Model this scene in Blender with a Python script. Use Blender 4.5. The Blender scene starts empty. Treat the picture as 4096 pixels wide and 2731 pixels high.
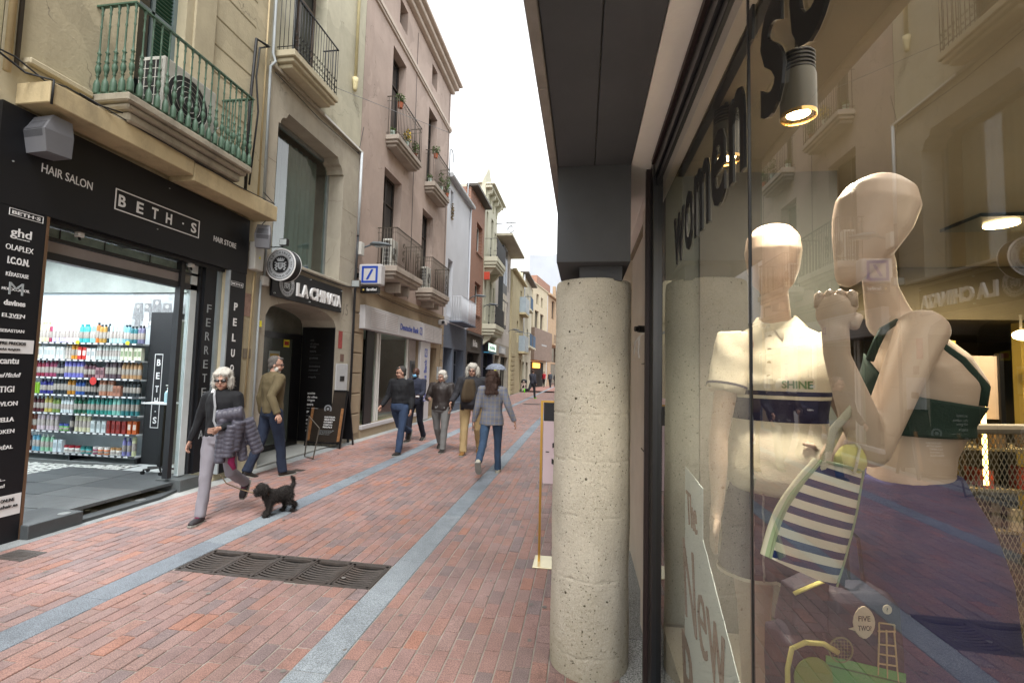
import bpy, bmesh, math, random
from mathutils import Vector, Matrix, noise
R_ = math.radians
PI = math.pi
scene = bpy.context.scene
COL = scene.collection
random.seed(7)

# ------------------------------------------------------------------ camera
camd = bpy.data.cameras.new('camera'); cam = bpy.data.objects.new('camera', camd); COL.objects.link(cam)
camd.sensor_width = 36.0; camd.lens = 16.33; camd.clip_start = 0.02; camd.clip_end = 2000
cam.matrix_world = Matrix(((0.98822, -0.01503, 0.15229, 0), (0.15096, -0.06740, -0.98624, 0), (0.02508, 0.99761, -0.06434, 1.65), (0, 0, 0, 1)))
scene.camera = cam
# ------------------------------------------------------------------ world, sun, exposure
world = bpy.data.worlds.new('World'); scene.world = world; world.use_nodes = True
wn = world.node_tree; wn.nodes.clear()
sky = wn.nodes.new('ShaderNodeTexSky'); sky.sky_type = 'NISHITA'; sky.sun_disc = False
sky.sun_elevation = R_(55); sky.sun_rotation = R_(200); sky.air_density = 1.6; sky.dust_density = 1.5; sky.ozone_density = 1.0
hs = wn.nodes.new('ShaderNodeHueSaturation'); hs.inputs['Saturation'].default_value = 0.10; hs.inputs['Value'].default_value = 1.15
bg = wn.nodes.new('ShaderNodeBackground'); bg.inputs[1].default_value = 0.15
wo = wn.nodes.new('ShaderNodeOutputWorld')
wn.links.new(sky.outputs[0], hs.inputs['Color']); wn.links.new(hs.outputs[0], bg.inputs[0]); wn.links.new(bg.outputs[0], wo.inputs[0])
sund = bpy.data.lights.new('sun', 'SUN'); sund.energy = 1.3; sund.angle = R_(20); sund.color = (1, .98, .95)
sun = bpy.data.objects.new('sun', sund); COL.objects.link(sun); sun.rotation_euler = (R_(28), R_(12), 0)
scene.view_settings.view_transform = 'Standard'; scene.view_settings.look = 'None'
scene.view_settings.gamma = 1; scene.view_settings.use_curve_mapping = False
scene.view_settings.exposure = 1.5
scene.render.engine = 'CYCLES'
scene.cycles.use_denoising = True
scene.cycles.max_bounces = 8; scene.cycles.transparent_max_bounces = 24; scene.cycles.sample_clamp_indirect = 6
scene.cycles.caustics_reflective = True; scene.cycles.caustics_refractive = False

# ------------------------------------------------------------------ helpers
def lin(h):
    h = h.lstrip('#'); v = [int(h[i:i+2], 16)/255 for i in (0, 2, 4)]
    return tuple((c/12.92 if c <= .04045 else ((c+.055)/1.055)**2.4) for c in v) + (1,)
MATS = {}
def col4(c): return lin(c) if isinstance(c, str) else (tuple(c)+(1,) if len(c) == 3 else c)
def mat(name, c, rough=.7, metal=0, var=.12, vs=3.0, bump=0, bs=40, spec=.4, dirt=0, dirtcol=(.03, .028, .024), streak=1.0, crack=0, em=None, ems=0, island=0, coat=0):
    """procedural material: base colour varied by two noises, stains stretched vertically, noise relief"""
    if name in MATS: return MATS[name]
    m = bpy.data.materials.new(name); m.use_nodes = True; nt = m.node_tree; N = nt.nodes; L = nt.links
    b = N['Principled BSDF']; b.inputs['Roughness'].default_value = rough; b.inputs['Metallic'].default_value = metal
    b.inputs['Specular IOR Level'].default_value = spec
    if coat: b.inputs['Coat Weight'].default_value = coat
    c = col4(c); tc = N.new('ShaderNodeTexCoord'); out = None
    rgb = N.new('ShaderNodeRGB'); rgb.outputs[0].default_value = c; out = rgb.outputs[0]
    if var:
        n = N.new('ShaderNodeTexNoise'); n.inputs['Scale'].default_value = vs; n.inputs['Detail'].default_value = 6; n.inputs['Roughness'].default_value = .65
        L.new(tc.outputs['Object'], n.inputs['Vector'])
        mr = N.new('ShaderNodeMapRange'); mr.inputs[1].default_value = .3; mr.inputs[2].default_value = .7
        mr.inputs[3].default_value = 1-var; mr.inputs[4].default_value = 1+var
        L.new(n.outputs[0], mr.inputs[0])
        mx = N.new('ShaderNodeMix'); mx.data_type = 'RGBA'; mx.blend_type = 'MULTIPLY'; mx.inputs[0].default_value = 1
        L.new(out, mx.inputs[6]); L.new(mr.outputs[0], mx.inputs[7]); out = mx.outputs[2]
    if dirt:
        mp = N.new('ShaderNodeMapping'); mp.inputs['Scale'].default_value = (2.2, 2.2, 2.2/(1+3*streak)); L.new(tc.outputs['Object'], mp.inputs[0])
        n2 = N.new('ShaderNodeTexNoise'); n2.inputs['Scale'].default_value = 1.3; n2.inputs['Detail'].default_value = 9; n2.inputs['Roughness'].default_value = .72
        L.new(mp.outputs[0], n2.inputs['Vector'])
        r2 = N.new('ShaderNodeMapRange'); r2.inputs[1].default_value = .48; r2.inputs[2].default_value = .8; r2.inputs[3].default_value = 0; r2.inputs[4].default_value = dirt
        L.new(n2.outputs[0], r2.inputs[0])
        mx = N.new('ShaderNodeMix'); mx.data_type = 'RGBA'; L.new(r2.outputs[0], mx.inputs[0]); L.new(out, mx.inputs[6]); mx.inputs[7].default_value = col4(dirtcol); out = mx.outputs[2]
    if crack:
        nd = N.new('ShaderNodeTexNoise'); nd.inputs['Scale'].default_value = 2.5; nd.inputs['Detail'].default_value = 5; L.new(tc.outputs['Object'], nd.inputs['Vector'])
        vm = N.new('ShaderNodeVectorMath'); vm.operation = 'MULTIPLY_ADD'; L.new(nd.outputs['Color'], vm.inputs[0]); vm.inputs[1].default_value = (.6, .6, .6); L.new(tc.outputs['Object'], vm.inputs[2])
        vo = N.new('ShaderNodeTexVoronoi'); vo.feature = 'DISTANCE_TO_EDGE'; vo.inputs['Scale'].default_value = .7; L.new(vm.outputs[0], vo.inputs['Vector'])
        r5 = N.new('ShaderNodeMapRange'); r5.inputs[1].default_value = .0; r5.inputs[2].default_value = .007; r5.inputs[3].default_value = crack; r5.inputs[4].default_value = 0; L.new(vo.outputs['Distance'], r5.inputs[0])
        mk_ = N.new('ShaderNodeMapRange'); mk_.inputs[1].default_value = .5; mk_.inputs[2].default_value = .58; L.new(nd.outputs[0], mk_.inputs[0]); mm_ = N.new('ShaderNodeMath'); mm_.operation = 'MULTIPLY'; L.new(r5.outputs[0], mm_.inputs[0]); L.new(mk_.outputs[0], mm_.inputs[1])
        mx = N.new('ShaderNodeMix'); mx.data_type = 'RGBA'; L.new(mm_.outputs[0], mx.inputs[0]); L.new(out, mx.inputs[6]); mx.inputs[7].default_value = (.09, .08, .065, 1); out = mx.outputs[2]
        # repair patches of slightly different render
        vp = N.new('ShaderNodeTexVoronoi'); vp.inputs['Scale'].default_value = .9; L.new(vm.outputs[0], vp.inputs['Vector']); sp_ = N.new('ShaderNodeSeparateColor'); L.new(vp.outputs['Color'], sp_.inputs[0])
        r6 = N.new('ShaderNodeMapRange'); r6.inputs[3].default_value = .9; r6.inputs[4].default_value = 1.07; L.new(sp_.outputs[0], r6.inputs[0]); mx = N.new('ShaderNodeMix'); mx.data_type = 'RGBA'; mx.blend_type = 'MULTIPLY'; mx.inputs[0].default_value = 1; L.new(out, mx.inputs[6]); L.new(r6.outputs[0], mx.inputs[7]); out = mx.outputs[2]
    if island:
        g = N.new('ShaderNodeNewGeometry'); oi = N.new('ShaderNodeObjectInfo'); ad = N.new('ShaderNodeMath'); ad.operation = 'ADD'
        L.new(g.outputs['Random Per Island'], ad.inputs[0]); L.new(oi.outputs['Random'], ad.inputs[1])
        fr = N.new('ShaderNodeMath'); fr.operation = 'FRACT'; L.new(ad.outputs[0], fr.inputs[0])
        mr = N.new('ShaderNodeMapRange'); mr.inputs[3].default_value = 1-island; mr.inputs[4].default_value = 1+island; L.new(fr.outputs[0], mr.inputs[0])
        mx = N.new('ShaderNodeMix'); mx.data_type = 'RGBA'; mx.blend_type = 'MULTIPLY'; mx.inputs[0].default_value = 1
        L.new(out, mx.inputs[6]); L.new(mr.outputs[0], mx.inputs[7]); out = mx.outputs[2]
    L.new(out, b.inputs['Base Color'])
    if bump:
        n3 = N.new('ShaderNodeTexNoise'); n3.inputs['Scale'].default_value = bs; n3.inputs['Detail'].default_value = 8; n3.inputs['Roughness'].default_value = .6
        L.new(tc.outputs['Object'], n3.inputs['Vector'])
        bu = N.new('ShaderNodeBump'); bu.inputs['Strength'].default_value = bump; bu.inputs['Distance'].default_value = .01
        L.new(n3.outputs[0], bu.inputs['Height']); L.new(bu.outputs[0], b.inputs['Normal'])
    if em is not None:
        b.inputs['Emission Color'].default_value = col4(em); b.inputs['Emission Strength'].default_value = ems
    MATS[name] = m; return m
def glass(name, f0=.08, tint=(.93, .96, .95), rough=0.0):
    """one thin pane: lets light through, mirrors more the flatter it is looked at"""
    if name in MATS: return MATS[name]
    m = bpy.data.materials.new(name); m.use_nodes = True; nt = m.node_tree; N = nt.nodes; L = nt.links
    N.remove(N['Principled BSDF'])
    g = N.new('ShaderNodeNewGeometry'); d = N.new('ShaderNodeVectorMath'); d.operation = 'DOT_PRODUCT'
    L.new(g.outputs['Incoming'], d.inputs[0]); L.new(g.outputs['Normal'], d.inputs[1])
    def M(op, a, b=None):
        n = N.new('ShaderNodeMath'); n.operation = op
        for i, v in enumerate((a, b)):
            if v is None: continue
            if isinstance(v, (int, float)): n.inputs[i].default_value = v
            else: L.new(v, n.inputs[i])
        return n.outputs[0]
    a = M('ABSOLUTE', d.outputs['Value']); s = M('SUBTRACT', 1.0, a); p = M('POWER', s, 4.0)
    q = M('MULTIPLY', p, 1-f0); r = M('ADD', q, f0); r = M('MINIMUM', r, 1.0)
    t = N.new('ShaderNodeBsdfTransparent'); t.inputs[0].default_value = tuple(tint)+(1,)
    gl = N.new('ShaderNodeBsdfGlossy'); gl.inputs['Roughness'].default_value = rough
    mx = N.new('ShaderNodeMixShader'); L.new(r, mx.inputs[0]); L.new(t.outputs[0], mx.inputs[1]); L.new(gl.outputs[0], mx.inputs[2])
    L.new(mx.outputs[0], N['Material Output'].inputs[0]); MATS[name] = m; return m

class MB:
    """collects shapes in world coordinates; build() links them as ONE mesh object"""
    def __init__(s): s.v = []; s.f = []; s.mi = []
    def add(s, vs, fs, mi=0):
        o = len(s.v); s.v += [tuple(v) for v in vs]; s.f += [tuple(i+o for i in f) for f in fs]; s.mi += [mi]*len(fs); return s
    def box(s, x0, x1, y0, y1, z0, z1, bev=0, mi=0):
        if x0 > x1: x0, x1 = x1, x0
        if y0 > y1: y0, y1 = y1, y0
        if z0 > z1: z0, z1 = z1, z0
        if not bev:
            return s.add([(x0,y0,z0),(x1,y0,z0),(x1,y1,z0),(x0,y1,z0),(x0,y0,z1),(x1,y0,z1),(x1,y1,z1),(x0,y1,z1)],
                [(0,3,2,1),(4,5,6,7),(0,1,5,4),(1,2,6,5),(2,3,7,6),(3,0,4,7)], mi)
        bm = bmesh.new(); bmesh.ops.create_cube(bm, size=1)
        for v in bm.verts: v.co = ((x0+x1)/2+v.co.x*(x1-x0), (y0+y1)/2+v.co.y*(y1-y0), (z0+z1)/2+v.co.z*(z1-z0))
        bmesh.ops.bevel(bm, geom=bm.edges[:], offset=min(bev, (x1-x0)*.45, (y1-y0)*.45, (z1-z0)*.45), segments=1, affect='EDGES')
        return s.bm(bm, mi)
    def bm(s, bm, mi=0):
        bm.verts.index_update(); s.add([v.co[:] for v in bm.verts], [[v.index for v in f.verts] for f in bm.faces], mi); bm.free(); return s
    def tube(s, pts, r, n=8, caps=True, mi=0, flat=None, up=None):
        """sweep; r number, list of numbers or list of (ra, rb); rb lies along the frame's second axis"""
        P = [Vector(p) for p in pts]; K = len(P); rs = r if isinstance(r, (list, tuple)) else [r]*K
        rings = []; T = None; ref = Vector(up) if up else None
        for i in range(K):
            t = (P[min(i+1, K-1)]-P[max(i-1, 0)]); t = t.normalized() if t.length > 1e-9 else Vector((0, 0, 1))
            if ref is None: ref = Vector((0, 0, 1)) if abs(t.z) < .9 else Vector((0, 1, 0))
            a = ref.cross(t)
            if a.length < 1e-4: a = Vector((1, 0, 0)).cross(t)
            a.normalize(); b = t.cross(a); 
            if not up: ref = b
            ra, rb = rs[i] if isinstance(rs[i], (list, tuple)) else (rs[i], rs[i])
            rings.append([P[i]+a*(ra*math.cos(2*PI*k/n))+b*(rb*math.sin(2*PI*k/n)) for k in range(n)])
        vs = [v for rg in rings for v in rg]; fs = []
        for i in range(K-1):
            for k in range(n): fs.append((i*n+k, i*n+(k+1) % n, (i+1)*n+(k+1) % n, (i+1)*n+k))
        if caps: fs.append(tuple(range(n))[::-1]); fs.append(tuple((K-1)*n+k for k in range(n)))
        return s.add(vs, fs, mi)
    def cyl(s, p0, p1, r, n=12, r2=None, mi=0): return s.tube([p0, p1], [r, r if r2 is None else r2], n, mi=mi)
    def lathe(s, c, prof, n=16, axis='z', mi=0):
        """prof: list of (radius, height)"""
        c = Vector(c); vs = []; fs = []; K = len(prof)
        for (r, h) in prof:
            for k in range(n):
                a = 2*PI*k/n; p = (r*math.cos(a), r*math.sin(a), h)
                p = {'z': p, 'y': (p[0], p[2], p[1]), 'x': (p[2], p[0], p[1])}[axis]
                vs.append(c+Vector(p))
        for i in range(K-1):
            for k in range(n): fs.append((i*n+k, i*n+(k+1) % n, (i+1)*n+(k+1) % n, (i+1)*n+k))
        ring = (K == 4 and prof[0][0] == prof[3][0] > 1e-6 and prof[1][0] == prof[2][0] and prof[0][1] == prof[1][1]) or (K == 3 and prof[0][1] == prof[2][1] and prof[0][0] > 1e-6)
        if ring:
            for k in range(n): fs.append(((K-1)*n+k, (K-1)*n+(k+1) % n, (k+1) % n, k))
            return s.add(vs, fs, mi)
        if prof[0][0] > 1e-6: fs.append(tuple(range(n))[::-1])
        if prof[-1][0] > 1e-6: fs.append(tuple((K-1)*n+k for k in range(n)))
        return s.add(vs, fs, mi)
    def prism(s, pts, ax, a0, a1, mi=0):
        """outline in the two axes other than ax, extruded along ax"""
        n = len(pts)
        def mk(p, a): return {'x': (a, p[0], p[1]), 'y': (p[0], a, p[1]), 'z': (p[0], p[1], a)}[ax]
        return s.add([mk(p, a0) for p in pts]+[mk(p, a1) for p in pts], [tuple(range(n))[::-1], tuple(range(n, 2*n))]+[(i, (i+1) % n, n+(i+1) % n, n+i) for i in range(n)], mi)
    def ell(s, c, r, rot=None, n=2, mi=0):
        bm = bmesh.new(); bmesh.ops.create_icosphere(bm, subdivisions=n, radius=1)
        Rm = rot.to_matrix() if hasattr(rot, 'to_matrix') else (rot or Matrix.Identity(3))
        for v in bm.verts: v.co = Vector(c)+Rm @ Vector((v.co.x*r[0], v.co.y*r[1], v.co.z*r[2]))
        return s.bm(bm, mi)
    def quad(s, a, b, c, d, mi=0): return s.add([a, b, c, d], [(0, 1, 2, 3)], mi)
    def data(s, name, mats, smooth=False):
        me = bpy.data.meshes.new(name); me.from_pydata(s.v, [], s.f)
        for m in (mats if isinstance(mats, (list, tuple)) else [mats]): me.materials.append(m)
        bm = bmesh.new(); bm.from_mesh(me); bmesh.ops.recalc_face_normals(bm, faces=bm.faces[:]); bm.to_mesh(me); bm.free()
        if len(me.materials) > 1: me.polygons.foreach_set('material_index', s.mi)
        if smooth: me.polygons.foreach_set('use_smooth', [True]*len(me.polygons))
        me.update(); return me
    def build(s, name, mats, parent=None, smooth=False, label=None, kind=None):
        me = s.data(name, mats, smooth)
        if smooth == 'auto':
            try: me.set_sharp_from_angle(angle=R_(35))
            except Exception: pass
        return put(name, me, parent, label=label, kind=kind)
def wloc(o):
    v = Vector((0, 0, 0))
    while o is not None: v += o.location; o = o.parent
    return v
def put(name, me, parent=None, at=(0, 0, 0), label=None, kind=None, rot=None):
    o = bpy.data.objects.new(name, me); COL.objects.link(o)
    if parent is not None: o.parent = parent; o.location = Vector(at)-wloc(parent)
    else: o.location = at
    if rot: o.rotation_euler = rot
    if label: o['label'] = label
    if kind: o['kind'] = kind
    return o
def thing(name, label, cat, at=(0, 0, 0), group=None, rotz=0):
    o = bpy.data.objects.new(name, None); COL.objects.link(o); o.location = at; o.rotation_euler.z = rotz
    o.empty_display_size = .1; o['label'] = label; o['category'] = cat
    if group: o['group'] = group
    return o
def tag(o, label, cat, group=None):
    o['label'] = label; o['category'] = cat
    if group: o['group'] = group
    return o
def copy_tree(o, parent=None, label=None):
    c = o.copy(); COL.objects.link(c); c.parent = parent
    for ch in o.children: copy_tree(ch, c)
    if label: c['label'] = label
    return c
# a private scene, used only to evaluate modifiers and text, then thrown away
TMP = bpy.data.scenes.new('workshop')
def evaluated(o):
    TMP.collection.objects.link(o)
    with bpy.context.temp_override(scene=TMP, view_layer=TMP.view_layers[0]):
        dg = bpy.context.evaluated_depsgraph_get(); dg.update()
        me = bpy.data.meshes.new_from_object(o.evaluated_get(dg))
    TMP.collection.objects.unlink(o); d = o.data; bpy.data.objects.remove(o)
    return me
def remesh(mb, voxel=.012, smooth=6, fac=.5, disp=None, mats=None, name='body', extra=None):
    me = mb.data(name, mats, False); o = bpy.data.objects.new('w', me)
    m = o.modifiers.new('r', 'REMESH'); m.mode = 'VOXEL'; m.voxel_size = voxel; m.use_smooth_shade = True
    if smooth: q = o.modifiers.new('s', 'SMOOTH'); q.factor = fac; q.iterations = smooth
    r = evaluated(o); r.name = name
    if not r.materials and mats: [r.materials.append(x) for x in (mats if isinstance(mats, (list, tuple)) else [mats])]
    if disp:
        r.update(); nn = [v.normal.copy() for v in r.vertices]
        for v, n_ in zip(r.vertices, nn): v.co += n_*disp(v.co)
    if extra is not None:
        bm = bmesh.new(); bm.from_mesh(r); e = extra.data('e', mats, True); bm.from_mesh(e); bm.to_mesh(r); bm.free()
    r.polygons.foreach_set('use_smooth', [True]*len(r.polygons)); r.update()
    return r
TXT = {}
def textmesh(s, bold=0, depth=.0, space=1.0):
    k = (s, bold, depth, space)
    if k not in TXT:
        c = bpy.data.curves.new('t', 'FONT'); c.body = s; c.size = 1; c.offset = bold; c.extrude = depth; c.space_character = space; c.resolution_u = 3
        o = bpy.data.objects.new('t', c); me = evaluated(o)
        xs = [v.co.x for v in me.vertices]; ys = [v.co.y for v in me.vertices]
        TXT[k] = ([(v.co.x-min(xs), v.co.y-min(ys), v.co.z) for v in me.vertices], [tuple(p.vertices) for p in me.polygons], max(xs)-min(xs), max(ys)-min(ys))
        bpy.data.meshes.remove(me)
    return TXT[k]
AX = {'+x': (Vector((0, 1, 0)), Vector((0, 0, 1)), Vector((1, 0, 0))), '-y': (Vector((1, 0, 0)), Vector((0, 0, 1)), Vector((0, -1, 0))),
      '-x': (Vector((0, -1, 0)), Vector((0, 0, 1)), Vector((-1, 0, 0))), '+y': (Vector((-1, 0, 0)), Vector((0, 0, 1)), Vector((0, 1, 0)))}
def text(mb, s, org, axes, w=None, h=None, bold=0, depth=.002, space=1.0, center=False, shear=0, mi=0):
    """adds the words to mb: org lower-left corner, w and h the size of the lettering"""
    vs, fs, tw, th = textmesh(s, bold, 1.0 if depth else 0, space)
    if w is None: w = tw*h/th
    if h is None: h = th*w/tw
    u, v, n = AX[axes] if isinstance(axes, str) else axes
    o = Vector(org)-(u*(w/2) if center else Vector((0, 0, 0)))
    mb.add([o+u*(x*w/tw+shear*y*h/th)+v*(y*h/th)+n*(z*depth) for x, y, z in vs], fs, mi); return mb
# ------------------------------------------------------------------ ground
FX = -5.15                                   # plane of the facades on the left
def paver_mat(name, stops, bump=.25, rough=.75, spec=.3, speck=.35):
    m = bpy.data.materials.new(name); m.use_nodes = True; nt = m.node_tree; N = nt.nodes; L = nt.links; b = N['Principled BSDF']
    b.inputs['Roughness'].default_value = rough; b.inputs['Specular IOR Level'].default_value = spec
    g = N.new('ShaderNodeNewGeometry'); oi = N.new('ShaderNodeObjectInfo'); ad = N.new('ShaderNodeMath'); ad.operation = 'ADD'
    L.new(g.outputs['Random Per Island'], ad.inputs[0]); L.new(oi.outputs['Random'], ad.inputs[1])
    fr = N.new('ShaderNodeMath'); fr.operation = 'FRACT'; L.new(ad.outputs[0], fr.inputs[0])
    cr = N.new('ShaderNodeValToRGB'); cr.color_ramp.interpolation = 'CONSTANT'; e = cr.color_ramp.elements
    while len(e) < len(stops): e.new(.5)
    for i, (p, c) in enumerate(stops): e[i].position = p; e[i].color = lin(c)
    L.new(fr.outputs[0], cr.inputs[0]); out = cr.outputs[0]
    for sc, lo, hi, a0, a1 in ((160, .35, .65, 1-speck, 1+speck), (1.1, .35, .7, .82, 1.15), (9, .3, .7, .9, 1.1)):
        n = N.new('ShaderNodeTexNoise'); n.inputs['Scale'].default_value = sc; n.inputs['Detail'].default_value = 4; L.new(g.outputs['Position'], n.inputs['Vector'])
        mr = N.new('ShaderNodeMapRange'); mr.inputs[1].default_value = lo; mr.inputs[2].default_value = hi; mr.inputs[3].default_value = a0; mr.inputs[4].default_value = a1
        L.new(n.outputs[0], mr.inputs[0]); mx = N.new('ShaderNodeMix'); mx.data_type = 'RGBA'; mx.blend_type = 'MULTIPLY'; mx.inputs[0].default_value = 1
        L.new(out, mx.inputs[6]); L.new(mr.outputs[0], mx.inputs[7]); out = mx.outputs[2]
    # worn dark smudges
    n = N.new('ShaderNodeTexNoise'); n.inputs['Scale'].default_value = 2.6; n.inputs['Detail'].default_value = 10; n.inputs['Roughness'].default_value = .75; L.new(g.outputs['Position'], n.inputs['Vector'])
    mr = N.new('ShaderNodeMapRange'); mr.inputs[1].default_value = .58; mr.inputs[2].default_value = .72; mr.inputs[3].default_value = 0; mr.inputs[4].default_value = .45; L.new(n.outputs[0], mr.inputs[0])
    mx = N.new('ShaderNodeMix'); mx.data_type = 'RGBA'; L.new(mr.outputs[0], mx.inputs[0]); L.new(out, mx.inputs[6]); mx.inputs[7].default_value = (.05, .045, .045, 1); out = mx.outputs[2]
    L.new(out, b.inputs['Base Color'])
    n3 = N.new('ShaderNodeTexNoise'); n3.inputs['Scale'].default_value = 70; n3.inputs['Detail'].default_value = 6; L.new(g.outputs['Position'], n3.inputs['Vector'])
    bu = N.new('ShaderNodeBump'); bu.inputs['Strength'].default_value = bump; bu.inputs['Distance'].default_value = .004; L.new(n3.outputs[0], bu.inputs['Height']); L.new(bu.outputs[0], b.inputs['Normal'])
    MATS[name] = m; return m
M_brick = paver_mat('paving_brick', [(0, '#8d746e'), (.12, '#917873'), (.3, '#88726f'), (.42, '#93756f'), (.56, '#8d736f'), (.68, '#80706f'), (.78, '#95746b'), (.94, '#9a7163'), (.97, '#84706d')], rough=.6)
M_gran = paver_mat('grey_granite', [(0, '#7e868d'), (.3, '#787f87'), (.6, '#858c92'), (.8, '#7b838a')], bump=.15, speck=.45)
M_stone_edge = paver_mat('pale_edging_stone', [(0, '#8f9292'), (.4, '#888c8d'), (.75, '#989a98')], bump=.15, speck=.25)
M_slate = paver_mat('dark_slate', [(0, '#55595a'), (.4, '#4d5153'), (.75, '#5c5f60')], bump=.12, rough=.5, speck=.12)
M_mortar = mat('mortar', '#9c978f', .95, var=.3, vs=3, bump=.4, bs=120, dirt=.6, dirtcol=(.06, .055, .05), streak=0)
g = MB().box(-300, 300, -300, 300, -.6, -.03); g.build('ground', mat('far_ground', '#6d625c', .9, var=.2), kind='structure')
pav = bpy.data.objects.new('pavement', None); COL.objects.link(pav); pav['kind'] = 'structure'; pav['label'] = 'red brick pedestrian street with grey granite bands'
put('mortar_bed', MB().box(-5.6, .9, -8, 3.38, -.0295, -.006).box(-5.6, .9, 3.82, 41, -.0295, -.006).box(-5.6, -3.21, 3.38, 3.82, -.0295, -.006).box(-1.565, .9, 3.38, 3.82, -.0295, -.006).data('mortar_bed', M_mortar), pav)
def bt(m, w, l, h=.02, bev=.003, jit=0):
    """one brick, top at z=0"""
    bm = bmesh.new(); bmesh.ops.create_cube(bm, size=1)
    for v in bm.verts: v.co = (v.co.x*w, v.co.y*l, v.co.z*h-h/2)
    bmesh.ops.bevel(bm, geom=[e for e in bm.edges if all(v.co.z > -1e-5 for v in e.verts)], offset=bev, segments=1, affect='EDGES')
    return MB().bm(bm).data('brick', m)
def to_px(p):
    q = cam.matrix_world.inverted_safe() @ Vector(p)
    if q.z > -.05: return None
    return (512+q.x/-q.z*464.5, 341-q.y/-q.z*464.5, -q.z)
bpy.context.view_layer.update()
bricks = []
rb = random.Random(3)
def course(x0, x1, y0, y1, w=.098, l=.196, avoid=None, seed=0):
    nx = round((x1-x0)/w); cw = (x1-x0)/nx
    for i in range(nx):
        y = y0-rb.random()*l
        while y < y1:
            L_ = l*rb.uniform(.985, 1.015); cx = x0+cw*(i+.5); cy = y+L_/2
            ya, yb = y, y+L_
            if avoid and avoid[0]-.05 < cx < avoid[1]+.05:
                if ya < avoid[2] < yb: yb = avoid[2]
                elif ya < avoid[3] < yb: ya = avoid[3]
                elif avoid[2] <= ya and yb <= avoid[3]: ya = yb
            if yb-ya > .03: bricks.append((cx, (ya+yb)/2, cw-.008, yb-ya-.008))
            y += L_
GR = (-3.21, -1.565, 3.38, 3.82)
course(-4.92, -3.47, .5, 38); course(-3.23, -1.55, .5, 38, avoid=GR); course(-1.33, .22, .5, 38)
shown = []
for k, (x, y, w, l) in enumerate(bricks):
    a = to_px((x, y, 0))
    if a and 0 < a[0] < 552 and 0 < a[1] < 682: shown.append((y*y+x*x*.3, k))
shown.sort(); near = {k for _, k in shown[:300]}
unit = bt(M_brick, .0915, .189)
rest = MB()
for k, (x, y, w, l) in enumerate(bricks):
    dz = rb.gauss(0, .0013); tx = rb.gauss(0, .004); ty = rb.gauss(0, .002)
    if k in near:
        o = put('brick', unit, pav, (x, y, dz)); o.scale = (w/.0915, l/.189, 1); o.rotation_euler = (ty, tx, rb.gauss(0, .006))
    else:
        h = .0025; z = dz; c = [(-w/2, -l/2), (w/2, -l/2), (w/2, l/2), (-w/2, l/2)]
        vs = [(x+a, y+b, z-.02) for a, b in c]+[(x+a, y+b, z-h+a*tx) for a, b in c]+[(x+a*(1-2*h/w), y+b*(1-2*h/l), z+a*tx) for a, b in c]
        rest.add(vs, [(0, 1, 5, 4), (1, 2, 6, 5), (2, 3, 7, 6), (3, 0, 4, 7), (4, 5, 9, 8), (5, 6, 10, 9), (6, 7, 11, 10), (7, 4, 8, 11), (8, 9, 10, 11)])
rest.build('brick_paving', M_brick, pav, kind='stuff')
gm = MB(); rg_ = random.Random(8)
for _ in range(170):
    x_, y_ = rg_.uniform(-4.9, .15), 1.5+rg_.random()**1.5*14; r_ = rg_.uniform(.008, .02); gm.add([(x_+r_*math.cos(a)*rg_.uniform(.7, 1.2), y_+r_*1.1*math.sin(a)*rg_.uniform(.7, 1.2), .0045) for a in [i*PI/4 for i in range(8)]], [tuple(range(8))])
gm.build('gum_spots', mat('old_gum', '#77726e', .9, var=.3, vs=5), pav, kind='stuff')
# granite bands and edging, slab by slab
def slabs(x0, x1, y0, y1, ln, m, nm='granite_slab'):
    y = y0; 
    while y < y1:
        L_ = ln*rb.uniform(.85, 1.15)
        b = MB().box(x0+.003, x1-.003, y+.003, min(y+L_, y1)-.003, -.02, .001+rb.gauss(0, .0008), bev=.003)
        b.build(nm, m, pav); y += L_
slabs(-1.55, -1.33, .6, 3.95, .95, M_gran); slabs(-1.55, -1.33, 3.95, 38, 1.25, M_gran); slabs(-3.47, -3.23, .6, 38, 1.15, M_gran)
slabs(-5.15, -4.92, 1, 38, .8, M_stone_edge, 'edging_slab')
slabs(.22, .70, .6, 14, .6, paver_mat('speckled_terrazzo', [(0, '#8c8d8c'), (.5, '#939492')], speck=.7), 'terrazzo_slab')
fp = MB().box(-9, 6, 38, 75, -.028, -.006); fp.box(-1.55, -1.33, 38, 56, -.006, -.002, mi=1); fp.box(-3.47, -3.23, 38, 56, -.006, -.002, mi=1)
put('far_paving', fp.data('far_paving', [mat('far_brick', '#8d6a62', .8, var=.2, vs=20), M_gran]), pav)
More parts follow.
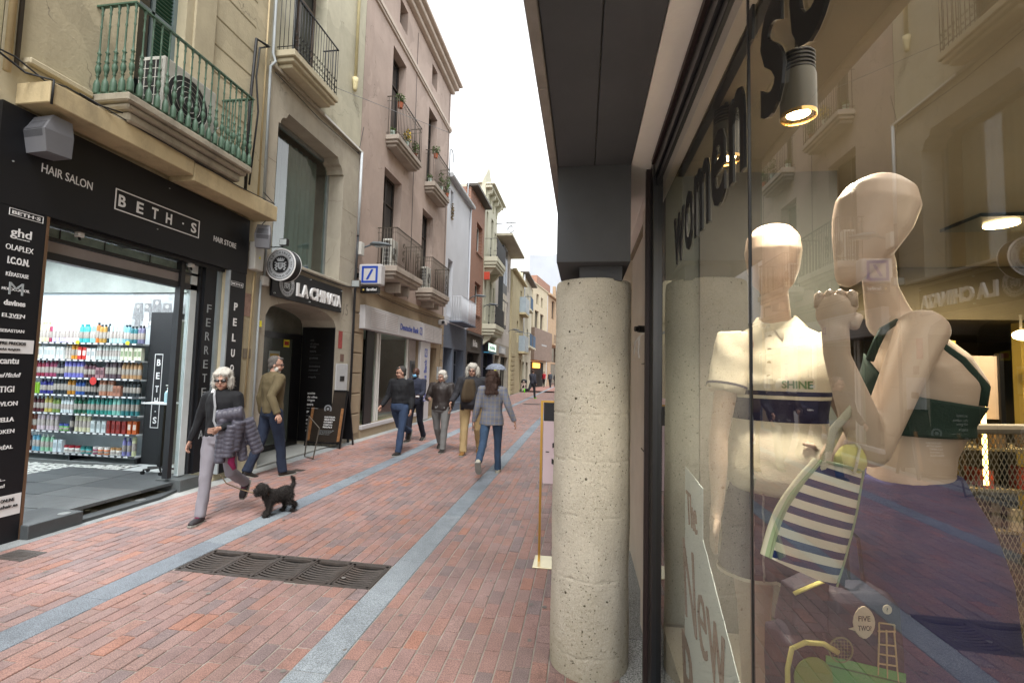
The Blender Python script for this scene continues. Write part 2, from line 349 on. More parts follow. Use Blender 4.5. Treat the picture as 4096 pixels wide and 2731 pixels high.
# drain grate
grt = thing('drain_grate', 'long cast iron drain grate of five slatted panels set across the brick street', 'drain grate', (-2.39, 3.6, 0))
M_iron = mat('cast_iron', '#514b48', .55, metal=.3, var=.25, vs=14, bump=.4, bs=60, dirt=.5, dirtcol=(.09, .05, .03), streak=0)
M_irond = mat('drain_pit', '#161412', .9)
x0, x1, y0, y1 = GR
MB().box(x0, x1, y0, y1, -.028, -.0285+.003).build('drain_pit', M_irond, grt)
fr = MB()
fr.box(x0, x1, y0, y0+.02, -.02, .002, bev=.002); fr.box(x0, x1, y1-.02, y1, -.02, .004, bev=.002)
pw = (x1-x0)/5
for i in range(6): fr.box(x0+pw*i-.009, x0+pw*i+.009, y0+.02, y1-.02, -.02, .003, bev=.002)
fr.build('grate_frame', M_iron, grt)
for i in range(5):
    a, b = x0+pw*i+.012, x0+pw*(i+1)-.012
    p = MB().box(a, a+.018, y0+.022, y1-.022, -.02, .000); p.box(b-.018, b, y0+.022, y1-.022, -.02, 0); p.box(a, b, y1-.05, y1-.022, -.02, 0); p.box(a, b, y0+.022, y0+.04, -.02, 0)
    po = p.build('grate_panel', M_iron, grt)
    for j in range(9):
        yy = y0+.062+j*.036; mid = (a+b)/2
        pts = [(a+.018+(b-a-.036)*t, yy-.012*math.sin(PI*t), -.007-.009*math.sin(PI*t)) for t in (0, .25, .5, .75, 1)]
        MB().tube(pts, (.007,)*5 if False else [(.009, .006)]*5, 6, up=(0, 0, 1)).build('slat', M_iron, po)
def manhole(x, y, w, l, lab):
    o = thing('manhole_cover', lab, 'manhole', (x, y, 0)); MB().box(x-w/2, x+w/2, y-l/2, y+l/2, -.01, .003, bev=.002).build('frame', M_iron, o)
    c = MB().box(x-w/2+.02, x+w/2-.02, y-l/2+.02, y+l/2-.02, -.01, .006, bev=.002)
    for i in range(5): c.box(x-w/2+.05, x+w/2-.05, y-l/2+.05+i*(l-.1)/4.5, y-l/2+.06+i*(l-.1)/4.5, .006, .009)
    c.build('lid', M_iron, o)
manhole(-4.68, 3.36, .3, .2, 'small square utility cover in the bricks by the black sign panel')
manhole(-4.45, 6.9, .18, .14, 'tiny dark utility cover in front of the arched shop entrance')
manhole(-2.6, 24, .9, .7, 'dark utility cover far up the street beyond the umbrella')

# ------------------------------------------------------------------ building on the right: canopy, column, shop window
M_dark = mat('charcoal_soffit', '#4a4c50', .8, var=.08, vs=4, bump=.15, bs=220)
M_conc = mat('fair_concrete', '#8b8580', .85, var=.15, vs=5, bump=.5, bs=30, dirt=.35, dirtcol=(.12, .11, .1))
M_white = mat('pale_render', '#ebe6de', .8, var=.05, vs=2, bump=.1, bs=60, dirt=.08, dirtcol=(.3, .27, .24))
M_stone = mat('beige_cladding', '#cfc6b9', .6, var=.08, vs=3, bump=.1, bs=50)
rbld = thing('shop_building', 'concrete building above the lingerie shop with a charcoal soffit along the right', 'building', (.5, 3, 0))
def soff(a, b, y0, y1): MB().box(a, b, y0, y1, 2.8, 2.83, bev=.003).build('soffit_panel', M_dark, rbld)
for y0, y1 in ((-1.2, 2.55), ):
    soff(-.155, .045, y0, y1); soff(.049, .245, y0, y1)
for y0, y1 in ((3.10, 6.5), (6.505, 10)):
    soff(-.155, .045, y0, y1); soff(.049, .245, y0, y1)
MB().box(-.155, .245, 2.554, 3.096, 2.262, 2.83).build('beam_box', M_dark, rbld)
MB().box(-.03, .21, 2.66, 3.05, 2.18, 2.261).build('column_pad', M_dark, rbld)
for k in range(8): MB().box(-.2, -.158, -1.2+k*1.5, .296+k*1.5, 2.79, 3.4, bev=.004).build('fascia_panel', M_conc, rbld)
MB().box(.248, .375, -1.2, 10, 2.802, 2.83).box(.375, .9, -1.2, 10, 2.79, 3.4).build('white_soffit', M_white, rbld)
MB().box(-.16, .9, -1.2, 10, 2.84, 3.45).build('floor_slab', M_conc, rbld)
# upper floors (seen only in the mirror of windows opposite)
M_ruw = mat('ochre_render', '#b8a888', .85, var=.1, bump=.2, dirt=.3)
MB().box(.9, 1.2, -3, 16, 3.45, 11.5).build('upper_wall', M_ruw, rbld)
M_dkglass = mat('dark_window_glass', '#1d2427', .06, var=.0, spec=.8)
for yy in (-1.2, 1.6, 4.4, 7.2, 10, 12.8):
    for zz in (4.2, 7.4):
        w = MB().box(.87, .905, yy, yy+1, zz, zz+2.1).build('window', M_white, rbld)
        MB().box(.86, .868, yy+.07, yy+.93, zz+.07, zz+2.03).build('pane', M_dkglass, w)
# stone jamb beyond the window
sj = MB().box(.40, .62, 2.74, 3.3, 0, 2.8).box(.46, .62, 3.304, 4.6, 0, 2.8)
sj.build('stone_pier', M_stone, rbld)
for z in (1.15, 1.72): MB().box(.395, .401, 2.745, 3.295, z, z+.006).build('joint', mat('joint_line', '#6f675d'), rbld)
MB().box(.40, .62, 2.4, 2.74, -.0, .02).build('threshold', M_stone, rbld)
MB().box(.38, .9, 4.6, 12, 0, 2.8).build('ground_floor_wall', M_stone, rbld)
# column of shelly concrete
def column_mat():
    m = bpy.data.materials.new('shelly_concrete'); m.use_nodes = True; nt = m.node_tree; N = nt.nodes; L = nt.links; b = N['Principled BSDF']; b.inputs['Roughness'].default_value = .92; b.inputs['Specular IOR Level'].default_value = .2
    tc = N.new('ShaderNodeTexCoord')
    def nz(s, d=6, r=.6):
        n = N.new('ShaderNodeTexNoise'); n.inputs['Scale'].default_value = s; n.inputs['Detail'].default_value = d; n.inputs['Roughness'].default_value = r; L.new(tc.outputs['Object'], n.inputs['Vector']); return n.outputs[0]
    def rg(x, a, b_, c, d):
        n = N.new('ShaderNodeMapRange'); L.new(x, n.inputs[0]); [setattr(n.inputs[i+1], 'default_value', v) for i, v in enumerate((a, b_, c, d))]; return n.outputs[0]
    def mixc(f, a, bcol, bt='MIX'):
        x = N.new('ShaderNodeMix'); x.data_type = 'RGBA'; x.blend_type = bt
        if isinstance(f, (int, float)): x.inputs[0].default_value = f
        else: L.new(f, x.inputs[0])
        for i, v in ((6, a), (7, bcol)):
            if isinstance(v, tuple): x.inputs[i].default_value = v
            else: L.new(v, x.inputs[i])
        return x.outputs[2]
    c = mixc(rg(nz(5), .35, .65, 0, 1), lin('#a8a294'), lin('#bdb7a9'))
    c = mixc(rg(nz(140, 3), .35, .65, 0, .6), c, lin('#d3cec2'))
    v = N.new('ShaderNodeTexVoronoi'); v.inputs['Scale'].default_value = 75; L.new(tc.outputs['Object'], v.inputs['Vector'])
    sel = rg(nz(60, 2), .55, .6, 0, 1); spot = rg(v.outputs['Distance'], .18, .32, 1, 0)
    mu = N.new('ShaderNodeMath'); mu.operation = 'MULTIPLY'; L.new(sel, mu.inputs[0]); L.new(spot, mu.inputs[1])
    c = mixc(mu.outputs[0], c, lin('#5a5548'))
    v2 = N.new('ShaderNodeTexVoronoi'); v2.inputs['Scale'].default_value = 22; L.new(tc.outputs['Object'], v2.inputs['Vector'])
    sel2 = rg(nz(17, 2), .60, .64, 0, 1); sp2 = rg(v2.outputs['Distance'], .12, .2, 1, 0)
    mu2 = N.new('ShaderNodeMath'); mu2.operation = 'MULTIPLY'; L.new(sel2, mu2.inputs[0]); L.new(sp2, mu2.inputs[1])
    c = mixc(mu2.outputs[0], c, lin('#4b463b'))
    sx = N.new('ShaderNodeSeparateXYZ'); L.new(tc.outputs['Object'], sx.inputs[0])
    sm = N.new('ShaderNodeMath'); sm.operation = 'SUBTRACT'; L.new(nz(2.5, 8, .7), sm.inputs[0]); zz_ = rg(sx.outputs['Z'], 0, .7, 0, .32); L.new(zz_, sm.inputs[1])
    c = mixc(rg(sm.outputs[0], .30, .60, 0, .55), c, lin('#7f775c'))
    L.new(c, b.inputs['Base Color'])
    bu = N.new('ShaderNodeBump'); bu.inputs['Strength'].default_value = .8; bu.inputs['Distance'].default_value = .006
    ad = N.new('ShaderNodeMath'); ad.operation = 'SUBTRACT'; L.new(nz(55, 5), ad.inputs[0])
    a2 = N.new('ShaderNodeMath'); a2.operation = 'ADD'; L.new(mu.outputs[0], a2.inputs[0]); L.new(mu2.outputs[0], a2.inputs[1]); L.new(a2.outputs[0], ad.inputs[1]); L.new(ad.outputs[0], bu.inputs['Height']); L.new(bu.outputs[0], b.inputs['Normal'])
    return m
cv = MB(); n = 120; hgt = 320; zs = [2.19*i/hgt for i in range(hgt+1)]; vs = []; fs = []
cracks = [(1.42, .5, 2.4), (1.16, 2.2, 3.6), (.86, 0, 6.3), (.52, 1.2, 4.4), (.12, 0, 6.3), (1.86, .3, 2.2)]
for z in zs:
    for k in range(n):
        a = 2*PI*k/n; r = .224+.006*noise.noise((math.cos(a)*2, math.sin(a)*2, z*3))+.0022*noise.noise((math.cos(a)*20, math.sin(a)*20, z*50))
        for zc, a0, a1 in cracks:
            zz = zc+.012*noise.noise((a*3, zc, 1.3))
            if abs(z-zz) < .005: r -= .006*max(0, .4+noise.noise((a*6, zc, 7)))
        if z > 2.15: r -= (z-2.15)*.12+.004*max(0, noise.noise((a*5, 0, 3)))
        vs.append((.055+r*math.cos(a), 2.85+r*math.sin(a), z))
for i in range(hgt):
    for k in range(n): fs.append((i*n+k, i*n+(k+1) % n, (i+1)*n+(k+1) % n, (i+1)*n+k))
fs.append(tuple(hgt*n+k for k in range(n))); cv.add(vs, fs)
co = cv.build('column', column_mat(), smooth=True); tag(co, 'round rough concrete column pitted with small holes beside the shop window', 'column')
# shop window
M_alu = mat('black_aluminium', '#17191d', .3, metal=.0, var=.05, spec=.6); M_alur = mat('brown_seal', '#2a1d1c', .5)
win = thing('shop_window', 'big plate glass shop window in a black frame with raised black lettering', 'shop window', (.38, 1, 0))
f = MB(); f.box(.355, .42, 2.50, 2.62, .02, 2.8, bev=.004); f.box(.335, .40, 2.624, 2.66, .02, 2.8, mi=1); f.box(.36, .42, -1.2, 2.498, 2.70, 2.79, bev=.004); f.box(.372, .41, -1.2, 2.498, 2.655, 2.698, bev=.003)
f.box(.345, .37, -1.2, 2.498, 2.77, 2.795, mi=1); f.box(.36, .43, -1.2, 2.498, .02, .12, bev=.004)
f.build('window_frame', [M_alu, M_alur], win)
M_pane = glass('plate_glass', .165, (.92, .95, .93))
MB().quad((.38, 1.143, .12), (.38, 2.50, .12), (.38, 2.50, 2.655), (.38, 1.143, 2.655)).build('pane', M_pane, win)
MB().quad((.38, -1.2, .12), (.38, 1.135, .12), (.38, 1.135, 2.655), (.38, -1.2, 2.655)).build('pane', M_pane, win)
MB().box(.378, .384, 1.136, 1.142, .12, 2.655).build('silicone_joint', M_alu, win)
M_blk = mat('black_letter', '#0d0d0f', .35, var=0, spec=.5)
for s, a, b, z0, z1 in (('w', 2.03, 1.835, 2.105, 2.31), ('o', 1.815, 1.685, 2.11, 2.33), ('m', 1.66, 1.47, 2.125, 2.345), ('e', 1.445, 1.305, 2.135, 2.36), ('n', 1.27, 1.15, 2.15, 2.375), ("'", 1.115, 1.09, 2.43, 2.51), ('s', 1.045, .93, 2.19, 2.43), ('e', .90, .76, 2.225, 2.475), ('c', .73, .61, 2.26, 2.51), ('r', .58, .50, 2.30, 2.55), ('e', .48, .34, 2.33, 2.58), ('t', .32, .23, 2.36, 2.64)):
    tb = MB(); text(tb, s, (.3762, a, z0), '-x', w=a-b, h=z1-z0, bold=.012, depth=.0028); tb.build('letter', M_blk, win)
# small camera knob and plastic hooks on the pier
k = thing('door_sensor', 'small black cylindrical sensor on the stone pier behind the column', 'sensor', (.33, 3.0, 1.9))
MB().cyl((.40, 2.95, 1.93), (.33, 2.93, 1.93), .022, 14).cyl((.33, 2.93, 1.93), (.31, 2.925, 1.93), .016, 14).build('housing', M_blk, k)
hk = MB(); hk.tube([(.36, 2.9, 1.9), (.335, 2.9, 1.88), (.33, 2.9, 1.78), (.335, 2.9, 1.75)], .004, 6); hk.tube([(.335, 2.9, 1.88), (.31, 2.9, 1.85), (.305, 2.9, 1.77)], .004, 6)
tag(hk.build('cable_clip', mat('white_plastic', '#d8d6d0', .4)), 'white forked plastic clip hanging under the black sensor', 'clip')
# gold sign stand
M_gold = mat('brushed_gold', '#b08b43', .3, metal=.8, var=.1)
st = thing('sign_stand', 'gold framed sign stand with a pink poster half hidden behind the column', 'sign', (-.1, 4.15, 0))
MB().box(-.40, .22, 4.02, 4.28, .002, .012, bev=.002).build('base_plate', mat('cream_metal', '#cfc6a4', .3, metal=.5), st)
MB().box(-.365, -.345, 4.14, 4.16, .012, 1.40).build('post', M_gold, st); MB().box(.16, .18, 4.14, 4.16, .012, 1.40).build('post', M_gold, st)
MB().box(-.345, .16, 4.14, 4.16, 1.385, 1.40).build('top_bar', M_gold, st)
MB().box(-.338, .155, 4.143, 4.155, .68, 1.22).build('poster', mat('pink_paper', '#cdb9bf', .6, var=.03), st)
MB().box(-.338, .155, 4.143, 4.155, 1.222, 1.383).build('header_card', mat('dark_card', '#232428', .6), st)
tb = MB(); text(tb, '3', (-.262, 4.14, .84), '-y', h=.2, bold=.03); text(tb, '-', (-.315, 4.14, .95), '-y', w=.03, h=.008); tb.build('lettering', M_blk, st)
# sticker on the glass
sticker = thing('window_sticker', 'pale blue translucent paper with brown gothic lettering stuck inside the glass', 'sticker', (.39, 1.6, .9))
M_st = mat('frosted_paper', '#c9d8db', .6, var=.04)
pts = [(1.83, 1.27), (1.58, 1.29), (1.585, 1.12), (1.20, 1.0), (1.17, .2), (1.93, .2)]
MB().prism([(1.86, 1.31), (1.60, 1.29), (1.60, 1.13), (1.17, .86), (1.17, .15), (1.86, .15)], 'x', .386, .388).build('paper', M_st, sticker)
M_br = mat('brown_ink', '#6a3c2c', .7); tb = MB()
text(tb, 'The', (.383, 1.80, 1.12), '-x', w=.14, h=.11, shear=-.25, bold=-.01); tb.build('lettering', M_br, sticker)
tb = MB(); text(tb, 'New', (.383, 1.83, .78), '-x', w=.50, h=.26, shear=-.2, bold=-.012); text(tb, 'R', (.383, 1.84, .42), '-x', w=.2, h=.28, shear=-.2); tb.build('lettering', M_br, sticker)
# ------------------------------------------------------------------ left side of the street
def wall(parent, y0, y1, z0, z1, holes, m, x=FX, d=.3, name='wall', top=True):
    """front wall at x with rectangular openings (ya, yb, za, zb) and their reveals"""
    ys = sorted({y0, y1, *[h[0] for h in holes], *[h[1] for h in holes]}); zs_ = sorted({z0, z1, *[h[2] for h in holes], *[h[3] for h in holes]})
    ys = [v for v in ys if y0 <= v <= y1]; zs_ = [v for v in zs_ if z0 <= v <= z1]
    mb = MB()
    for i in range(len(ys)-1):
        for j in range(len(zs_)-1):
            cy, cz = (ys[i]+ys[i+1])/2, (zs_[j]+zs_[j+1])/2
            if any(h[0] < cy < h[1] and h[2] < cz < h[3] for h in holes): continue
            mb.quad((x, ys[i], zs_[j]), (x, ys[i+1], zs_[j]), (x, ys[i+1], zs_[j+1]), (x, ys[i], zs_[j+1]))
    for a, b, c, e in holes:
        mb.quad((x, a, c), (x-d, a, c), (x-d, a, e), (x, a, e)); mb.quad((x, b, c), (x-d, b, c), (x-d, b, e), (x, b, e))
        mb.quad((x, a, e), (x-d, a, e), (x-d, b, e), (x, b, e)); mb.quad((x, a, c), (x-d, a, c), (x-d, b, c), (x, b, c))
    return mb.build(name, m, parent)
def shell(parent, y0, y1, z1, m, x=FX, depth=5, z0=0):
    """side walls, back and roof of a building body"""
    mb = MB(); xb = x-depth
    mb.quad((x, y0, z0), (xb, y0, z0), (xb, y0, z1), (x, y0, z1)); mb.quad((x, y1, z0), (xb, y1, z0), (xb, y1, z1), (x, y1, z1))
    mb.quad((xb, y0, z0), (xb, y1, z0), (xb, y1, z1), (xb, y0, z1)); mb.quad((x, y0, z1), (xb, y0, z1), (xb, y1, z1), (x, y1, z1))
    return mb.build('body', m, parent)
M_frame = mat('window_wood', '#5d5148', .6, var=.1, bump=.1); M_framew = mat('window_white', '#cfcfca', .5, var=.05)
M_shut = mat('grey_green_shutter', '#5b6b66', .6, var=.1); M_dkrm = mat('dark_room_panel', '#15130f', .9)  # M_dkrm: near-black, the dimness of a room is put into the colour
def window(parent, h, m=M_frame, x=FX, d=.26, mull=1, bars=1, nm='window', pane=None, rail=.05):
    a, b, c, e = h; f = MB(); X = x-d; t = .05
    f.box(X-.05, X, a, a+t, c, e); f.box(X-.05, X, b-t, b, c, e); f.box(X-.05, X, a+t, b-t, e-t, e); f.box(X-.05, X, a+t, b-t, c, c+t)
    for i in range(mull): y = a+(b-a)*(i+1)/(mull+1); f.box(X-.045, X+.008, y-t*.5, y+t*.5, c+t, e-t)
    for i in range(bars): z = c+(e-c)*(.72 if bars == 1 else (i+1)/(bars+1)); f.box(X-.045, X+.004, a+t, b-t, z-.02, z+.02)
    w = f.build(nm, m, parent)
    MB().box(X-.04, X-.03, a+t*.8, b-t*.8, c+t*.8, e-t*.8).build('pane', pane or M_dkglass, w)
    return w
def bar_mesh(r, h, m, n=6): return MB().cyl((0, 0, 0), (0, 0, h), r, n).data('baluster', m, True)
def balcony(parent, x1, y0, y1, zs0, zs1, zr, m_slab, m_iron, sp=.11, r=.008, mold=True, bars=None, scroll=False, two=False):
    """slab with moulded edge, rail, balusters; x1 outer face"""
    s = MB(); s.box(FX+.001, x1, y0, y1, zs1-(zs1-zs0)*.45, zs1, bev=.012)
    if mold: s.box(FX+.001, x1-.04, y0+.04, y1-.04, zs1-(zs1-zs0)*.72, zs1-(zs1-zs0)*.45, bev=.01); s.box(FX+.001, x1-.1, y0+.1, y1-.1, zs0, zs1-(zs1-zs0)*.72, bev=.01)
    s.build('balcony_slab', m_slab, parent)
    i = .035; X = x1-i; a, b = y0+i, y1-i; tops = []
    for z, w in ((zr, .018), (zs1+.07, .009)) + (((zr-.12, .008),) if two else ()):
        q = MB(); tops.append(q)
        for p0, p1 in (((FX, a), (X, a)), ((X, a), (X, b)), ((X, b), (FX, b))):
            q.box(min(p0[0], p1[0])-w*.6, max(p0[0], p1[0])+w*.6, min(p0[1], p1[1])-w*.6, max(p0[1], p1[1])+w*.6, z-w*.5, z+w*.5)
    ro = tops[0].build('top_rail', m_iron, parent); [q_.build('bottom_rail' if i_ == 0 else 'middle_rail', m_iron, parent) for i_, q_ in enumerate(tops[1:])]
    me = bars or bar_mesh(r, zr-zs1-.005, m_iron)
    n = max(2, round((b-a)/sp)); pts = [(X, a+(b-a)*k/n) for k in range(n+1)]
    m_ = max(1, round((X-FX)/sp)); pts += [(FX+(X-FX)*(k+.5)/m_, yy) for k in range(m_) for yy in (a, b)]
    for px, py in pts: put('baluster', me, ro, (px, py, zs1))
    if scroll:
        sc = MB()
        for k in range(n):
            yc = a+(b-a)*(k+.5)/n; rr = sp*.36
            for zc, sg in ((zs1+.16, 1), (zs1+.29, -1)):
                sc.tube([(X+.004, yc+rr*(1-t/12)*math.cos(sg*t*.75), zc+rr*(1-t/12)*math.sin(t*.75)) for t in range(0, 11)], .005, 4)
        sc.build('scrollwork', m_iron, ro, kind='stuff')
    return ro
def ac_unit(y0, y1, z0, z1, x0, x1, lab, grid=False):
    t = thing('air_conditioner', lab, 'air conditioner', (x0, (y0+y1)/2, z0)); M_ac = mat('ac_casing', '#bfbfb8', .5, var=.05, dirt=.15, dirtcol=(.3, .28, .25)); M_acd = mat('ac_grille', '#26272a', .5)
    MB().box(x0, x1, y0, y1, z0, z1, bev=.012).build('casing', M_ac, t)
    # fan side towards the street
    MB().cyl((x1, (y0+y1)/2-.05*(y1-y0), (z0+z1)/2), (x1+.004, (y0+y1)/2-.05*(y1-y0), (z0+z1)/2), min(z1-z0, y1-y0)*.40, 24).build('fan_opening', M_acd, t)
    gr = MB(); 
    for k in range(5): gr.lathe((x1+.008, (y0+y1)/2-.05*(y1-y0), (z0+z1)/2), [(min(z1-z0, y1-y0)*.40*(k+1)/5-.004, 0), (min(z1-z0, y1-y0)*.40*(k+1)/5, .004), (min(z1-z0, y1-y0)*.40*(k+1)/5+.004, 0)], 24, 'x')
    gr.build('grille', M_ac, t)
    # intake grid on the near end
    MB().box(x0+.03, x1-.03, y0-.004, y0-.0005, z0+.05, z1-.05).build('intake', M_acd, t)
    g2 = MB()
    for k in range(7): z = z0+.05+(z1-z0-.1)*k/6; g2.box(x0+.02, x1-.02, y0-.01, y0-.005, z-.004, z+.004)
    for k in range(5): xx = x0+.03+(x1-x0-.06)*k/4; g2.box(xx-.004, xx+.004, y0-.012, y0-.0055, z0+.05, z1-.05)
    g2.build('intake_grid', M_ac, t)
    return t

# ---- neighbour at the near end (only its edge shows)
M_y0 = mat('sage_render', '#a9a183', .9, var=.08, bump=.3, bs=25, dirt=.25, dirtcol=(.25, .23, .18))
nb = thing('near_building', 'olive grey rendered building at the extreme left edge of the street', 'building', (-5.2, 0, 0))
wall(nb, -8, 3.20, 0, 14, [(-4, -2.6, .1, 2.6), (-1.4, .4, .1, 2.6), (-4, -3, 5, 7.2), (0, 1, 5, 7.2)], M_y0); shell(nb, -8, 3.20, 14, M_y0)
for h in [(-4, -2.6, .1, 2.6), (-1.4, .4, .1, 2.6), (-4, -3, 5, 7.2), (0, 1, 5, 7.2)]: window(nb, h)
# ---- building 1: yellow render, hair salon below
M_y1 = mat('cream_yellow_render', '#b3a98f', .88, var=.1, vs=2.5, bump=.45, bs=28, crack=.6, dirt=.45, dirtcol=(.26, .22, .15))
M_y1b = mat('ochre_concrete', '#b8a783', .8, var=.06, bump=.25, bs=40, dirt=.6, dirtcol=(.10, .085, .06), streak=.4)
b1 = thing('salon_building', 'cream yellow rendered building with the green balustrade balcony above the hair salon', 'building', (-5.15, 5, 0))
B1 = (3.21, 6.60, 14)
door1 = (4.40, 5.02, 4.36, 7.3)
op1 = (3.66, 5.96, 0.0, 3.06)
wall(b1, B1[0], B1[1], 0, B1[2], [door1, (op1[0], op1[1], 0, 3.06), (4.4, 5.02, 8.6, 11)], M_y1, d=.35); shell(b1, B1[0], B1[1], B1[2], M_y1, depth=6)
window(b1, (4.4, 5.02, 8.6, 11))
# rusticated joints on the right of the balcony door
M_groove = mat('render_joint', '#7d7258', .9)  # joint strips in a darker tone than the render
for z in (4.9, 5.31, 5.72, 6.11, 6.51, 6.92, 7.33, 7.74): MB().box(FX-.001, FX+.003, 5.45, 6.25, z-.012, z+.012).build('groove', M_groove, b1)
MB().box(FX, FX+.035, 5.43-.3, 5.45, 4.45, 9).build('door_pilaster', M_y1, b1)
MB().box(FX, FX+.05, 3.36, 3.9, 4.30, 4.36, bev=.01).box(FX, FX+.1, 3.36, 3.92, 4.36, 4.42, bev=.01).build('ledge', M_y1, b1)
# concrete fascia over the shop
MB().box(FX, -4.78, 3.34, 4.92, 3.96, 4.16, bev=.008).build('fascia', M_y1b, b1); MB().box(FX, -4.78, 4.925, 6.50, 3.90, 4.13, bev=.008).build('fascia', M_y1b, b1)
# balcony with turned green balusters
M_green = mat('green_iron', '#46614f', .55, var=.18, vs=12, bump=.15, dirt=.45, dirtcol=(.06, .05, .035), streak=0)
M_oldst = mat('weathered_stone', '#9b9484', .9, var=.22, bump=.6, bs=18, dirt=.75, dirtcol=(.1, .09, .075))
prof = [(.011, 0), (.030, 0), (.032, .02), (.032, .10), (.022, .145), (.012, .155), (.011, .19), (.019, .2), (.011, .215), (.02, .235), (.027, .265), (.024, .30), (.013, .33), (.024, .345), (.013, .36), (.016, .40), (.012, .43), (.022, .445), (.012, .46), (.009, .5), (.0085, .72), (.013, .74), (.009, .76), (.009, .86), (.014, .88), (.009, .90), (.015, .94), (.018, .965)]
bal_me = MB().lathe((0, 0, 0), prof, 10).data('baluster', M_green, True)
s = MB(); s.box(FX, -4.65, 3.93, 5.74, 4.33, 4.42, bev=.015).box(FX, -4.69, 3.97, 5.70, 4.27, 4.33, bev=.02).box(FX, -4.74, 4.03, 5.64, 4.165, 4.27, bev=.02); s.build('balcony_slab', M_oldst, b1)
X = -4.68; a, b_ = 3.97, 5.70; rails_ = []
for z, w in ((5.39, .02), (4.425, .012)):
    q = MB(); rails_.append(q)
    q.box(FX, X+w, a-w, a+w, z, z+.018); q.box(X-w, X+w, a+w, b_-w, z, z+.018); q.box(FX, X+w, b_-w, b_+w, z, z+.018)
rail = rails_[0].build('top_rail', M_green, b1); rails_[1].build('bottom_rail', M_green, b1)
for k in range(18): put('baluster', bal_me, rail, (X, a+(b_-a)*k/17, 4.43))
for k in range(4):
    for yy in (a, b_): put('baluster', bal_me, rail, (FX+.06+(X-FX-.06)*k/4, yy, 4.43))
# balcony door: green shutters and frame
f = MB(); Xd = FX-.2
f.box(Xd, Xd+.06, 4.40, 4.45, 4.36, 7.3).box(Xd, Xd+.06, 4.97, 5.02, 4.36, 7.3).box(Xd, Xd+.05, 4.69, 4.73, 4.36, 7.3); f.box(Xd, Xd+.05, 4.45, 4.97, 5.9, 5.96)
dr = f.build('balcony_door', mat('blue_grey_paint', '#6c7b7d', .5, var=.08), b1)
MB().box(Xd+.01, Xd+.03, 4.45, 4.69, 4.4, 7.25).build('pane', M_dkglass, dr)
sl = mat('green_shutter', '#385c4a', .5, var=.12)
for k in range(56): MB().prism([(Xd+.015, 4.42+k*.05), (Xd+.045, 4.435+k*.05), (Xd+.045, 4.441+k*.05), (Xd+.015, 4.45+k*.05)], 'y', 4.73, 4.97).build('slat', sl, dr) if k % 1 == 0 else None
ac_unit(4.42, 5.18, 4.43, 5.16, -5.12, -4.78, 'dirty white air conditioner with a gridded intake on the green balcony')
plant = thing('parasol', 'folded dark parasol with pale spokes lying behind the green balusters', 'parasol', (-4.85, 5.15, 4.43))
pm = MB(); pm.ell((-4.85, 5.15, 4.62), (.07, .13, .17)); 
put('canopy', remesh(pm, .02, 2, disp=lambda c: .03*noise.noise(c*12), mats=[mat('dark_fabric', '#24262a', .8)]), plant)
pm = MB(); [pm.cyl((-4.79, 5.15, 4.62), (-4.78, 5.15+.16*math.cos(t*.9), 4.62+.16*math.sin(t*.9)), .006, 6) for t in range(7)]; pm.build('spokes', mat('pale_grey_metal', '#b8bcbd', .4), plant)
# pipes and cables between the buildings
M_cable = mat('black_cable', '#1b1c1e', .6); M_pipeb = mat('beige_pipe', '#b3a17c', .6, dirt=.2); M_pipeg = mat('grey_pipe', '#9ca3a6', .5); M_pipedk = mat('dark_pipe', '#4c4740', .6)
def pipe(nm, lab, pts, r, m, n=8):
    P = [Vector(p) for p in pts]
    o = MB().tube(P, r, n).build(nm, m, smooth=True); return tag(o, lab, nm.replace('_', ' '))
pipe('drain_pipe', 'beige rainwater pipe beside the left edge of the salon fascia', [(-5.1, 3.23, 4.2), (-5.1, 3.22, 14)], .028, M_pipeb)
pipe('cable_pipe', 'thin dark pipe next to the beige rainwater pipe at far left', [(-5.11, 3.30, 4.3), (-5.11, 3.29, 14)], .018, M_pipedk)
pipe('power_cable', 'black cable lying on the left end of the fascia and up to the balcony', [(-5.05, 2.4, 4.28), (-4.98, 3.2, 4.30), (-4.9, 3.38, 4.19), (-4.82, 3.5, 4.2), (-4.80, 3.75, 4.18), (-4.72, 3.95, 4.2)], .008, M_cable, 6)
pipe('cable_bundle', 'second loop of cable coming in from the left edge over the fascia', [(-5.1, 2.2, 4.45), (-5.02, 3.0, 4.32), (-5.0, 3.3, 4.22), (-4.77, 3.36, 4.17), (-4.775, 3.36, 3.95)], .01, M_cable, 6)
pipe('cable_pipe', 'black cable conduit rising beside the right end of the green balcony', [(-5.10, 6.18, 4.15), (-5.10, 6.16, 5.6), (-5.09, 6.2, 6.7), (-5.04, 6.4, 6.72)], .022, M_cable)
pipe('cable_pipe', 'black looped cable beside the vertical conduit above the fascia', [(-5.1, 6.25, 4.4), (-5.08, 6.32, 5.6), (-5.07, 6.22, 6.1), (-5.08, 6.27, 6.6), (-5.05, 6.45, 6.75)], .014, M_cable)
pipe('drain_pipe', 'beige pipe between the yellow and the grey building', [(-5.11, 6.47, 4.14), (-5.11, 6.45, 9)], .014, M_pipeb)
pipe('drain_pipe', 'pale grey pipe at the left edge of the olive oil shop building', [(-5.10, 6.60, 4.14), (-5.10, 6.56, 6.5), (-5.06, 6.62, 6.62), (-5.10, 6.60, 6.75), (-5.10, 6.58, 12)], .022, M_pipeg)
